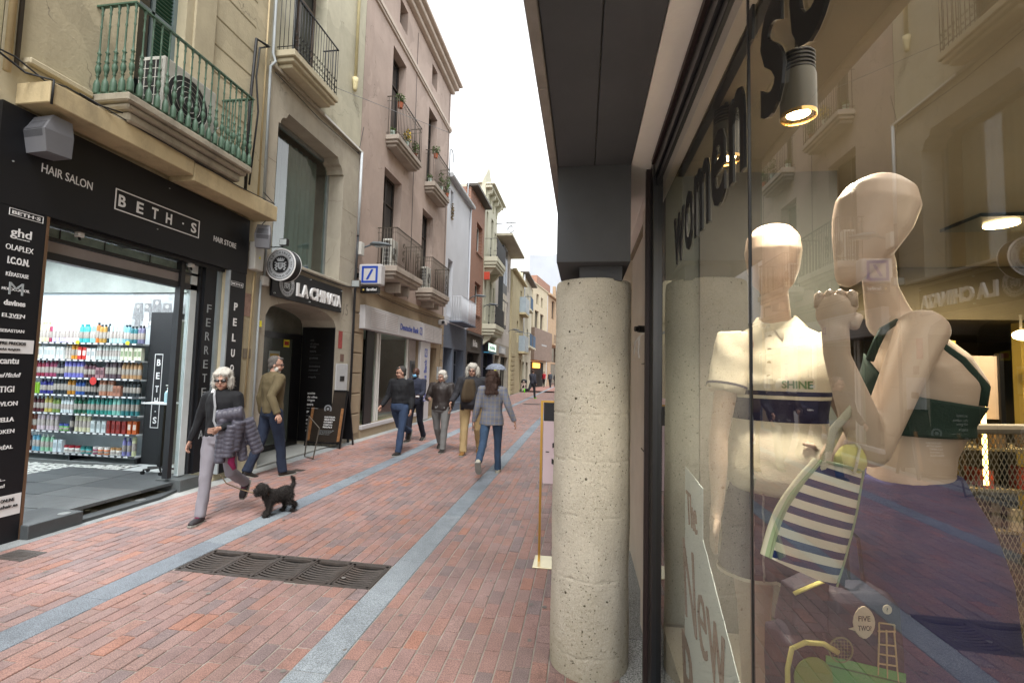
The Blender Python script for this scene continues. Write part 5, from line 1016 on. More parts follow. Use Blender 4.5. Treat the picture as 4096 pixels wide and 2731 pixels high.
potted('terracotta pot hanging plant on the corner of the near upper pink balcony', -4.84, 11.15, 8.45, .25, M_terr, M_leaf, .13, .08, 160, 4); potted('leafy pot in the middle of the near upper pink balcony', -4.88, 12.4, 7.69, .35, M_terr, M_leaf, .12, n=160, seed=6)
potted('pale pot on the far upper pink balcony', -5.0, 14.1, 7.69, .15, M_ppot, M_leaf, n=60, seed=7); potted('bushy plant hanging over the near corner rail of the far upper pink balcony', -4.84, 14.12, 8.5, .25, M_terr, M_leaf, .15, .08, 200, 8); potted('trailing plant at the far end of the far upper pink balcony', -4.82, 15.4, 7.7, .6, M_terr, M_leaf, .13, n=220, seed=9); potted('spindly plant in the middle of the far upper pink balcony', -4.85, 14.8, 7.69, .5, M_ppot, M_leaf, .12, n=120, seed=10)
# bank front
bf = thing('bank_sign', 'long white ribbed fascia with blue lettering over the bank windows', 'shop sign', (-5.05, 13, 2.9))
M_bw = mat('bank_white', '#b3b1b2', .45, var=.03); M_blue = mat('bank_blue', '#1c3f9c', .4, var=0)
for k in range(3): MB().box(FX, -4.98, 10.0+k*1.97, 11.965+k*1.97, 2.55, 3.10, bev=.01).build('fascia_panel', M_bw, bf)
for y0, y1 in ((10.3, 11.9), (14.1, 15.8)):
    for z in [2.64+.045*k for k in range(9)]: 
        MB().box(-4.979, -4.972, y0, (y0+y1)/2-.03, z, z+.018).box(-4.979, -4.972, (y0+y1)/2+.03, y1, z, z+.018).build('rib', mat('bank_rib', '#d0cdce', .4), bf)
tb = MB(); text(tb, 'Deutsche Bank', (-4.972, 12.10, 2.72), '+x', w=1.42, h=.17, bold=.01); tb.build('lettering', M_blue, bf)
def slash_logo(parent, org, ax, s, m, white=None):
    u, v, n = AX[ax]; o = Vector(org); mb = MB(); P3 = lambda a, b, d=0: o+u*a*s+v*b*s+n*d
    for q_ in (((0, 0), (1, 0), (1, .13), (0, .13)), ((0, .87), (1, .87), (1, 1), (0, 1)), ((0, .13), (.13, .13), (.13, .87), (0, .87)), ((.87, .13), (1, .13), (1, .87), (.87, .87)), ((.27, .2), (.42, .2), (.73, .8), (.58, .8))):
        mb.add([P3(*p) for p in q_], [(0, 1, 2, 3)])
    return mb.build('logo', m, parent)
slash_logo(bf, (-4.972, 13.62, 2.71), '+x', .22, M_blue)
bs_ = thing('bank_blade_sign', 'white square blade sign with a blue framed slash projecting from the wall', 'sign', (-4.8, 9.75, 3.7))
MB().box(-5.06, -4.52, 9.75, 9.97, 3.52, 3.99, bev=.02).build('box', M_bw, bs_); slash_logo(bs_, (-4.985, 9.746, 3.56), '-y', .385, M_blue); MB().box(FX, -5.06, 9.82, 9.9, 3.7, 3.8).build('bracket', M_blk, bs_)
s2 = thing('bank_blade_sign', 'small black plate with white lettering under the white bank sign', 'sign', (-4.8, 9.75, 3.4)); MB().box(-5.02, -4.60, 9.78, 9.92, 3.34, 3.49, bev=.008).build('box', M_blk, s2); tb = MB(); text(tb, 'ServiRed', (-4.87, 9.777, 3.385), '-y', w=.24, h=.06, bold=.02, shear=.15); tb.build('lettering', M_wlet, s2)
MB().lathe((-4.94, 9.776, 3.41), [(0, 0), (.022, 0), (.022, .002), (0, .002)], 10, 'y').build('logo', mat('mustard_print', '#b19a52', .6), s2)
bk = thing('bank_windows', 'white framed bank windows with tall glass panes and a cash machine', 'shop window', (-5.3, 12.5, .3))
MB().box(FX-.02, FX+.06, 10.28, 14.0, .2, .30, bev=.01).build('sill', M_bw, bk); MB().box(FX, FX+.03, 10.28, 14.0, 0.0, .198).build('plinth', M_sand, bk)
for y0, y1, m in ((10.32, 10.44, M_framew), (11.22, 11.32, M_framew), (11.38, 11.44, M_framew), (13.3, 13.38, M_framew)): MB().box(FX-.16, FX-.08, y0, y1, .30, 2.55).build('mullion', m, bk)
MB().box(FX-.02, FX+.02, 10.46, 10.86, .30, 2.58).build('dark_post', M_blk, bk)
for y0, y1 in ((10.44, 11.22), (11.44, 13.3)): MB().quad((FX-.12, y0, .3), (FX-.12, y1, .3), (FX-.12, y1, 2.55), (FX-.12, y0, 2.55)).build('pane', glass('bank_glass', .10, (.75, .88, .8)), bk)
MB().box(FX-2.2, FX-2.15, 10.2, 14.0, .2, 2.6).build('back_wall', mat('pale_green_wall', '#6d7a6c', .8, var=.15), bk); MB().box(FX-2.2, FX-.2, 10.0, 14.0, .25, .29).build('floor', M_stone, bk); MB().box(FX-2.2, FX-.2, 10.0, 14.0, 2.56, 2.6).build('ceiling', M_wht, bk)
bl = MB(); [bl.box(FX-.5, FX-.49, 11.5+k*.1, 11.585+k*.1, .35, 2.4) for k in range(7)]; bl.build('vertical_blind', mat('blind_green', '#8fa39a', .7), bk)
MB().box(FX-.14, FX-.06, 13.38, 13.95, .3, 2.55).build('cash_machine_panel', mat('taupe_panel', '#8a817c', .5), bk); MB().box(FX-.06, FX-.02, 13.5, 13.85, 1.25, 1.9, bev=.01).build('cash_machine', mat('steel_dark', '#5a5c60', .35, metal=.5), bk); MB().box(FX-.02, FX-.015, 13.56, 13.8, 1.55, 1.8).build('screen', M_blk, bk)
MB().box(FX+.001, FX+.09, 14.02, 14.93, .02, 2.54, bev=.01).build('white_pier', M_bw, bk)
tb = MB(); u_ = (Vector((0, 0, 1)), Vector((0, -1, 0)), Vector((1, 0, 0))); text(tb, 'Deutsche Bank', (FX+.095, 14.62, .62), u_, w=1.35, h=.26, bold=.01); tb.build('lettering', M_blue, bk); slash_logo(bk, (FX+.095, 14.38, 2.05), '+x', .26, M_blue)
MB().box(FX-.42, FX-.40, 14.95, 15.85, .02, 2.4).build('side_door', mat('brown_door', '#4a3b30', .6), bk)
wallbox('intercom', 'grey intercom plate beside the bank side door', 'intercom', 15.95, 16.12, 1.3, 1.75, .02, M_pipeg)
wallbox('poster', 'white paper notices on the pier past the bank door', 'notice', 16.2, 16.4, 1.3, 1.75, .045, M_bw, 0)
c = thing('security_camera', 'white security camera under the far lower pink balcony', 'camera', (-4.9, 16.1, 3.3)); MB().box(-5.14, -4.85, 15.9, 16.1, 3.25, 3.42, bev=.02).build('housing', M_bw, c); MB().cyl((-4.95, 15.9, 3.33), (-4.95, 15.88, 3.33), .06, 14).build('lens', M_blk, c)

# ---- building 4: white with blue grey shop
M_wh = mat('whitewash', '#c3c6cc', .85, var=.05, vs=1.2, bump=.2, dirt=.12, dirtcol=(.35, .34, .32)); M_bg = mat('blue_grey_paint_wall', '#5d6675', .75, var=.08, dirt=.2)
b4 = thing('white_building', 'narrow whitewashed building with a white balcony and blue grey shop front', 'building', (-5.15, 18.3, 0))
wall(b4, 16.56, 20.05, 3.45, 8.95, [(16.9, 17.55, 3.7, 5.9), (16.95, 17.3, 7.9, 8.6)], M_wh); shell(b4, 16.56, 20.05, 9.0, M_wh)
wall(b4, 16.56, 20.05, 0, 3.45, [(16.7, 17.85, .02, 2.5), (18.1, 19.6, .3, 2.5)], M_bg, d=.4)
for h in ((16.9, 17.55, 3.7, 5.9), (16.95, 17.3, 7.9, 8.6)): window(b4, h, M_framew, mull=0)
window(b4, (16.7, 17.85, .02, 2.5), M_bg, d=.35); window(b4, (18.1, 19.6, .3, 2.5), M_bg, d=.3)
MB().tube([(FX+.14, 16.5, 9.0), (FX+.14, 20.15, 9.0)], .09, 10).build('gutter', mat('zinc_gutter', '#a9adb0', .5), b4); MB().box(FX-.3, FX+.08, 16.5, 20.15, 8.96, 9.06).build('eaves', M_wh, b4)
MB().tube([(FX+.06, 20.0, 8.9), (FX+.05, 19.98, 8.7), (FX+.05, 19.98, 3.5)], .04, 8).build('downpipe', M_wh, b4)
balcony(b4, -4.62, 17.3, 19.6, 3.42, 3.55, 4.52, M_bg, M_wh, sp=.10, mold=False)
o = foliage((FX+.05, 17.1, 7.75), (.06, .1, .35), 120, .05, M_leaf, 12).build('dry_plant', mat('dry_leaf', '#6b5a3a', .8, var=.3, vs=9)); tag(o, 'dried brown plant hanging out of the small window in the white building', 'plant')
# ---- building 5: brick
def brickmat():
    m = bpy.data.materials.new('facade_brick'); m.use_nodes = True; nt = m.node_tree; N = nt.nodes; L = nt.links; b = N['Principled BSDF']; b.inputs['Roughness'].default_value = .85
    g = N.new('ShaderNodeTexCoord'); s = N.new('ShaderNodeSeparateXYZ'); L.new(g.outputs['Object'], s.inputs[0]); ad = N.new('ShaderNodeMath'); L.new(s.outputs['X'], ad.inputs[0]); L.new(s.outputs['Y'], ad.inputs[1])
    c = N.new('ShaderNodeCombineXYZ'); L.new(ad.outputs[0], c.inputs[0]); L.new(s.outputs['Z'], c.inputs[1])
    t = N.new('ShaderNodeTexBrick'); t.inputs['Color1'].default_value = lin('#8d5a44'); t.inputs['Color2'].default_value = lin('#7a4b3a'); t.inputs['Mortar'].default_value = lin('#9c8878'); t.inputs['Scale'].default_value = 1; t.inputs['Mortar Size'].default_value = .012; t.inputs['Brick Width'].default_value = .25; t.inputs['Row Height'].default_value = .075
    L.new(c.outputs[0], t.inputs[0]); L.new(t.outputs[0], b.inputs['Base Color']); bu = N.new('ShaderNodeBump'); bu.inputs['Strength'].default_value = .6; bu.invert = True; bu.inputs['Distance'].default_value = .01; L.new(t.outputs['Fac'], bu.inputs['Height']); L.new(bu.outputs[0], b.inputs['Normal']); return m
M_fb = brickmat(); M_dshop = mat('dark_shop_paint', '#4a4642', .7, var=.1)
b5 = thing('brick_building', 'red brick building with two white framed windows', 'building', (-5.15, 21.6, 0))
h5 = [(21.35, 22.6, 4.35, 5.9), (21.4, 22.65, 7.35, 8.8)]
wall(b5, 20.06, 23.1, 3.4, 10.0, h5, M_fb, d=.25); shell(b5, 20.06, 23.1, 10, M_fb); [window(b5, h, M_framew, d=.2, mull=1, bars=0) for h in h5]
MB().box(FX-.2, FX+.35, 20.0, 23.2, 10.0, 10.12).build('eaves', M_pipedk, b5)
for h in h5: MB().box(FX, FX+.06, h[0]-.05, h[1]+.05, h[2]-.07, h[2]).build('window_sill', M_fb, b5)
wall(b5, 20.06, 23.1, 0, 3.4, [(20.3, 22.8, .02, 2.5)], M_dshop, d=.4); window(b5, (20.3, 22.8, .02, 2.5), M_blk, d=.35, mull=2); MB().box(FX, FX+.12, 20.06, 23.1, 3.3, 3.42).build('string_course', M_dshop, b5)
s5 = thing('shop_sign', 'white lettering on the dark brown front under the brick building', 'shop sign', (FX, 21.5, 2.9)); MB().box(FX+.002, FX+.03, 20.9, 22.3, 2.7, 3.15).build('board', M_dshop, s5); tb = MB(); text(tb, 'lila', (FX+.034, 21.2, 2.78), '+x', w=.9, h=.32, bold=.01); tb.build('lettering', M_wlet, s5)
# ---- building 6: cream with two black fronted balconies
M_cr = mat('cream_paint', '#b9b7a4', .8, var=.06, vs=2, bump=.15, dirt=.2, dirtcol=(.3, .28, .22))
b6 = thing('cream_building', 'cream building with a bracketed cornice and two balconies screened in black', 'building', (-5.15, 24.8, 0))
h6 = [(23.5, 23.95, 4.3, 6.6), (24.8, 25.4, 4.3, 6.6), (23.5, 23.95, 7.9, 10.1), (24.8, 25.4, 7.9, 10.1), (25.8, 26.2, 4.6, 6.4), (25.8, 26.2, 8.2, 9.6)]
wall(b6, 23.11, 26.5, 3.3, 11.2, h6, M_cr); shell(b6, 23.11, 26.5, 11.4, M_cr); [window(b6, h, M_frame, d=.15, mull=0) for h in h6]
c = MB(); c.box(FX, FX+.35, 23.05, 26.6, 11.15, 11.3, bev=.02).box(FX, FX+.5, 23.0, 26.65, 11.3, 11.4, bev=.02); c.build('cornice', M_cr, b6)
for y in (23.4, 24.3, 25.2, 26.1): MB().prism([(FX, 11.15), (FX+.32, 11.15), (FX+.26, 10.95), (FX+.1, 10.85), (FX+.06, 10.55), (FX, 10.5)], 'y', y-.1, y+.1).build('bracket', M_cr, b6)
MB().prism([(23.0, 11.4), (26.6, 11.4), (24.8, 13.0)], 'x', FX-.4, FX-.2).build('gable', M_cr, b6)
tbal = MB().lathe((0, 0, 0), [(.03, 0), (.045, .05), (.015, .12), (.012, .35), (.03, .42), (.012, .5), (.012, .85), (.035, .93)], 8).data('baluster', M_iron2, True)
for z in (4.05, 7.55):
    ro = balcony(b6, -4.45, 23.2, 25.7, z-.55, z, z+.95, M_cr, M_iron2, sp=.45, bars=tbal); MB().box(-4.47, -4.455, 23.24, 25.66, z+.03, z+.93).build('screen', mat('black_screen', '#26272b', .7, var=.1), b6)
    for y in (23.6, 25.2): MB().prism([(FX, z-.55), (FX+.5, z-.5), (FX+.3, z-.8), (FX+.1, z-.95), (FX, z-1.05)], 'y', y-.12, y+.12).build('bracket', M_cr, b6)
o = MB().box(FX+.01, FX+.3, 23.22, 23.36, 6.35, 6.75, bev=.01).build('alarm_box', mat('alarm_red', '#b0402c', .5)); tag(o, 'red alarm box under the upper black balcony', 'alarm box')
wall(b6, 23.11, 26.5, 0, 3.3, [(23.7, 26.1, .02, 2.6)], mat('navy_paint', '#2c3044', .6), d=.4); window(b6, (23.7, 26.1, .02, 2.6), M_blk, d=.3, mull=1)
s6 = thing('shop_sign', 'lit green and white shop sign below the cream building balcony', 'shop sign', (FX, 24.5, 3)); MB().box(FX+.01, FX+.25, 23.7, 25.9, 2.62, 3.15, bev=.02).build('box', M_blk, s6); MB().box(FX+.251, FX+.255, 23.75, 25.85, 2.72, 3.10).build('lit_face', mat('lit_sign', '#dfeee4', .4, var=0, em='#d2f0e2', ems=.55), s6); MB().box(FX+.01, FX+.28, 23.7, 25.9, 2.6, 2.66).build('blue_strip', mat('cyan_strip', '#3f8fb4', .4), s6)
tb = MB(); text(tb, 'Movistar' if 0 else 'mobile', (FX+.258, 24.0, 2.78), '+x', w=1.6, h=.26, bold=.02); tb.build('lettering', mat('green_ink', '#2f7d5a', .5), s6)
sc_ = thing('lit_screen', 'small lit yellow and blue advertising screen in a shop doorway', 'screen', (-4.7, 25, 1.2)); MB().box(-4.78, -4.70, 24.2, 25.1, .7, 1.75).build('casing', M_blk, sc_); MB().box(-4.699, -4.695, 24.25, 25.05, 1.35, 1.7).build('yellow_half', mat('screen_yellow', '#e2e23a', .4, var=0, em='#e6e23c', ems=.7), sc_); MB().box(-4.699, -4.695, 24.25, 25.05, .95, 1.34).build('blue_half', mat('screen_blue', '#8cc4dc', .4, var=0, em='#8cc4dc', ems=.7), sc_)
MB().box(-4.78, -4.70, 24.6, 24.7, 0.0, .7).build('post', M_blk, sc_)
# ---- building 7: white with bay window and roof slab
b7 = thing('white_slab_building', 'white building with a dark glazed bay and a flat projecting roof slab', 'building', (-5.15, 29, 0))
h7 = [(29.6, 30.1, 4.2, 6.3), (30.8, 31.3, 4.2, 6.3), (29.6, 30.1, 7.0, 9.0), (30.8, 31.3, 7.0, 9.0), (26.8, 27.2, 7.6, 9.1)]
wall(b7, 26.51, 32.0, 3.35, 9.6, h7, M_wh if 0 else mat('warm_white_render', '#bdb8b2', .85, var=.05, dirt=.15, dirtcol=(.3, .28, .25))); shell(b7, 26.51, 32.0, 9.6, MATS['warm_white_render']); [window(b7, h, M_frame, d=.12, mull=0, bars=0) for h in h7]
MB().box(FX-.2, FX+.95, 26.4, 32.2, 9.6, 9.74).build('roof_slab', mat('slab_soffit', '#a39d8c', .8), b7)
bay = MB(); bay.box(FX, FX+.28, 27.4, 28.9, 4.3, 9.3); bo = bay.build('glazed_bay', mat('bay_frame', '#2f3234', .5), b7)
for z0, z1 in ((4.5, 5.9), (6.0, 6.4), (7.0, 8.6), (8.7, 9.2)):
    for y0 in (27.5, 28.2): MB().box(FX+.281, FX+.286, y0, y0+.6, z0, z1).build('pane', M_dkglass, bo)
wall(b7, 26.51, 32.0, 0, 3.35, [(26.8, 28.4, .02, 2.6), (28.8, 31.6, .02, 2.6)], mat('pale_shop_stone', '#9a9488', .8), d=.4); window(b7, (26.8, 28.4, .02, 2.6), M_blk, mull=0); window(b7, (28.8, 31.6, .02, 2.6), M_blk, mull=2)
s7 = thing('shop_sign', 'silver grey shop sign with white letters on the white slab building', 'shop sign', (FX, 29, 3)); MB().box(FX+.002, FX+.08, 28.2, 30.2, 2.75, 3.2).build('board', mat('silver_panel', '#9398a0', .4), s7); tb = MB(); text(tb, 'nova', (FX+.084, 28.6, 2.82), '+x', w=1.2, h=.28, bold=.02); tb.build('lettering', M_wlet, s7)
MB().box(FX-3.5, FX-1.2, 28.5, 32.4, 9.7, 11.6).build('attic', M_wh, b7)
# ---- building 8: yellow cream, light balconies, two bays
M_yc = mat('pale_yellow_render', '#b3a888', .85, var=.08, dirt=.25); 
b8 = thing('corner_building', 'pale yellow plastered building with a stone pier and pale sheet balconies', 'building', (-5.15, 35, 0))
h8 = [(36.2, 36.9, 6.5, 8.1), (34.6, 35.4, 3.9, 5.5), (36.6, 37.4, .02, 2.6)]
wall(b8, 32.01, 38.4, 0, 8.85, h8, M_yc, x=-5.0); shell(b8, 32.01, 38.4, 8.9, M_yc, x=-5.0); [window(b8, h, M_frame, x=-5.0, d=.15, mull=0) for h in h8]
MB().box(-5.0, -4.72, 31.95, 38.5, 8.75, 8.95, bev=.03).build('cornice', M_yc, b8)
for k in range(9): MB().box(-5.0, -4.93, 32.05, 33.6, .05+k*.33, .05+k*.33+.29, bev=.03).build('pier_stone', mat('rough_sandstone', '#a59a7c', .9, bump=.6, bs=12), b8)
for z, zt in ((6.3, 7.5), (3.25, 4.45)): MB().box(-5.0, -4.5, 35.8, 38.2, z-.18, z, bev=.02).build('balcony_slab', M_yc, b8); MB().box(-4.53, -4.5, 35.8, 38.2, z, zt).box(-5.0, -4.53, 35.8, 35.83, z, zt).build('balcony_screen', mat('pale_blue_sheet', '#8f9ba4', .5), b8)
b9 = thing('drainpipe_building', 'old cream building with a white rainwater pipe and dark overhanging eaves', 'building', (-5.15, 42, 0))
h9 = [(39.5, 40.2, 7.2, 8.6), (42, 42.8, 7.2, 8.8), (39.5, 40.3, 4, 5.6), (42.2, 43, 4, 5.6), (39.4, 40.6, .02, 2.5), (42, 43.4, .02, 2.5)]
wall(b9, 38.41, 45.6, 0, 10.0, h9, M_c2); shell(b9, 38.41, 45.6, 10.1, M_c2); [window(b9, h, M_frame, d=.15, mull=0) for h in h9]
MB().box(FX-.2, FX+.5, 38.4, 45.8, 10.0, 10.12).build('eaves', M_pipedk, b9); MB().cyl((FX+.1, 38.7, 3.2), (FX+.1, 38.7, 9.9), .09, 8).build('downpipe', M_wh, b9)
M_bb = mat('blue_iron', '#4d6076', .6)
for y in (41.3, 44.0):
    for z in (7.2, 3.95):
        if y > 43 and z > 5: continue
        MB().box(FX, -4.6, y-1.0, y+1.1, z-.2, z, bev=.03).build('balcony_slab', M_c2, b9); bb = MB(); [bb.cyl((-4.65, y-.95+k*.13, z), (-4.65, y-.95+k*.13, z+1.05), .018, 5) for k in range(16)]; bb.box(-4.67, -4.63, y-.95, y+1.05, z+1.05, z+1.09).box(FX, -4.65, y-.97, y-.93, z+1.05, z+1.09); bb.build('railing', M_bb, b9)
# ---- yellow building where the street bends
b10 = thing('bend_building', 'yellow ochre building turned across the end of the street with small square windows', 'building', (0, 0, 0))
M_ye = mat('ochre_yellow_render', '#b0a68e', .85, var=.07, dirt=.2); h10 = [(.9, 1.35, 8.7, 9.9), (2.0, 2.45, 8.7, 9.8), (2.9, 3.3, 8.6, 9.7), (.7, 1.5, 5.9, 8.0), (1.75, 2.5, 5.9, 8.0), (2.8, 3.5, 5.9, 7.9)]
w = wall(b10, 0, 4.3, 0, 10.8, h10, M_ye, x=0, d=.3); [window(b10, h, M_frame, x=0, d=.2, mull=0, bars=0) for h in h10]
MB().box(-4, -.001, 0, 4.3, 10.7, 10.8).box(0, .08, 0, 4.3, 10.72, 10.84).build('roof_edge', M_ye, b10)
hh = [(5.2, 5.9, 8.0, 10.2), (7.6, 8.3, 8.0, 10.2), (7.5, 8.2, 5.0, 7.0), (5.4, 6.8, 2.8, 4.6), (5.2, 7.6, .02, 2.6)]
wall(b10, 4.3, 10.5, 0, 10.6, hh, mat('pinkish_ochre', '#a08a70', .85, dirt=.25), x=.05, d=.3, name='wall'); [window(b10, h, M_frame, x=.05, d=.2, mull=0, bars=0) for h in hh]
MB().box(.05, .4, 4.3, 10.6, 10.5, 10.75, bev=.03).build('cornice', MATS['pinkish_ochre'], b10)
bb = MB(); bb.box(.05, .75, 4.6, 8.6, 4.75, 4.95); bb.build('balcony_slab', MATS['pinkish_ochre'], b10); bb = MB(); [bb.cyl((.7, 4.7+k*.2, 4.95), (.7, 4.7+k*.2, 5.9), .02, 5) for k in range(20)]; bb.box(.68, .72, 4.7, 8.6, 5.88, 5.93); bb.build('railing', M_pipedk, b10)
MB().box(.0, .75, .6, 4.1, 2.75, 5.95, bev=.02).build('rust_box', mat('rusty_steel', '#6d5d52', .7, var=.15), b10); MB().box(.752, .76, 1.9, 2.9, 4.3, 4.45).build('sign_mark', M_gl, b10)
MB().box(-.01, .02, .8, 3.6, 0.02, 2.6).build('dark_opening_panel', M_dkrm, b10); MB().box(.1, .2, 1.4, 2.6, 2.0, 2.5).build('lit_sign', mat('orange_neon', '#e08a30', .5, var=0, em='#ff9a3c', ems=1.6), b10)  # dark slab on the closed wall; the doorway's shade is its colour
for y in (5.6, 7.4, 9.6): MB().box(.0, .3, y-.15, y+.15, 10.75, 12.0).build('roof_post', MATS['pinkish_ochre'], b10)
MB().box(.1, .16, 5.75, 9.5, 10.75, 11.7).build('roof_railing', M_bb, b10)
MB().box(-2, -.3, 2.5, 5.4, 10.85, 12.0).build('brick_attic', M_fb, b10)
b10.location = (-5.9, 45.8, 0); b10.rotation_euler.z = R_(-8.4); b10.scale = (1, 2.4, 1.05)
o = MB().box(-2.95, -2.6, 63.9, 63.95, 5.4, 7.9).build('banner', mat('white_banner', '#c9ccc2', .6)); tag(o, 'white and yellow banner hanging from the far balcony', 'banner'); o2 = MB().box(-3.2, -2.96, 63.9, 63.95, 5.2, 8.0).build('yellow_band', MATS['yellow_card'], o)
b11 = thing('far_white_building', 'tall blank white gable rising behind the yellow building at the end', 'building', (-6, 62, 0))
MB().prism([(-8.6, 0), (3, 0), (3, 18.2), (-2.9, 18.1), (-4.6, 17.8), (-5.6, 17.5), (-8.6, 17.6)], 'y', 62, 68).build('gable_wall', mat('grey_white_gable', '#9a9fa6', .85, var=.08, vs=.3, dirt=.2, dirtcol=(.3, .3, .3)), b11); MB().box(-2.6, 3, 61.6, 61.99, 0, 18.4).build('pier', MATS['grey_white_gable'], b11); b11.location.y += 14; b11.scale = (1.22, 1, 1.2)
b12 = thing('street_end_building', 'stone coloured building closing the street behind the column', 'building', (2, 60, 0)); MB().box(-2.2, 8, 72, 76, 0, 14).build('wall', M_c1, b12)
# right hand side beyond the shop (mirrored in the glass, mostly hidden by the column)
b13 = thing('right_row_building', 'beige building further along the right side of the street', 'building', (.6, 24, 0)); wall(b13, 16.1, 44, 0, 11, [], M_c1, x=.5); 
# lamp brackets with curled tops and aerial on the roofs
for (y, z, lab) in ((17.0, 10.1, 'curled grey vent pipe on the roof of the white building'), (19.9, 9.9, 'curled grey vent pipe on the roof near the brick building')):
    pipe('vent_pipe', lab, [(FX-.1, y, 8.9), (FX-.1, y, z)]+[(FX-.1, y+.22-.22*math.cos(t*PI/6), z+.22*math.sin(t*PI/6)) for t in range(1, 7)]+[(FX-.1, y+.44, z-.2)], .025, M_pipeg)
t = thing('aerial', 'thin television aerial on the far roofs', 'aerial', (-7, 42, 10)); a = MB(); a.cyl((-7.2, 42, 10), (-7.2, 42, 15.6), .035, 6); [a.cyl((-7.2-w_, 42, z), (-7.2+w_, 42, z), .025, 5) for z, w_ in ((15.2, .5), (14.9, .3), (13.2, .4))]; a.build('mast', M_pipeg, t)
t = thing('wall_lantern', 'black iron bracket with a hanging emblem high on the cream building', 'bracket', (-4.9, 26.5, 10)); a = MB(); a.cyl((FX, 26.4, 10.3), (-4.0, 26.4, 10.35), .03, 6); a.lathe((-4.3, 26.4, 9.95), [(.16, -.02), (.2, -.02), (.2, .02), (.16, .02)], 18, 'y'); a.cyl((-4.3, 26.4, 10.32), (-4.3, 26.4, 9.77), .015, 5); a.build('iron_bracket', M_iron2, t)
V = Vector
from mathutils.bvhtree import BVHTree
def limb(mb, pts, rs, n=12, up=None): mb.tube(pts, rs, n, up=up); [mb.ell(pts[i], (max(rs[i]) if isinstance(rs[i], tuple) else rs[i],)*3 if not isinstance(rs[i], tuple) else (min(rs[i]),)*3, n=2) for i in (0, -1)]; return mb
def chain(mb, pts, r0, r1=None, n=8):
    r1 = r1 or r0*.75; k = len(pts); rs = [r0+(r1-r0)*i/(k-1) for i in range(k)]; mb.tube(pts, rs, n); mb.ell(pts[-1], (rs[-1],)*3, n=1)
    for p, r in zip(pts[1:-1], rs[1:-1]): mb.ell(p, (r*1.02,)*3, n=1)
# ------------------------------------------------------------------ people
V = Vector
M_skin = mat('skin_light', '#ae8876', .55, var=.06, vs=20, spec=.35); M_skin2 = mat('skin_dark', '#4a3026', .5, var=.06, vs=20, spec=.4); M_eye = mat('eye_dark', '#1d1512', .3); M_lip = mat('lip', '#8a4a42', .6); M_lip2 = mat('lip_dark', '#3a2220', .6)
M_lens = mat('dark_lens', '#15161a', .15, spec=.8); M_whair = mat('white_hair', '#b9b5ac', .8, var=.12, vs=40, bump=.6, bs=90); M_ghair = mat('grey_hair', '#5c5854', .8, var=.2, vs=60, bump=.5, bs=120); M_bhair = mat('brown_hair', '#3a2820', .75, var=.25, vs=30, bump=.5, bs=90); M_gdhair = mat('dark_grey_hair', '#3d3b39', .8, var=.2, vs=60, bump=.5, bs=120)
M_shoe = mat('dark_shoe', '#26221f', .6, var=.1)
def rotx(a): return Matrix.Rotation(a, 3, 'X')
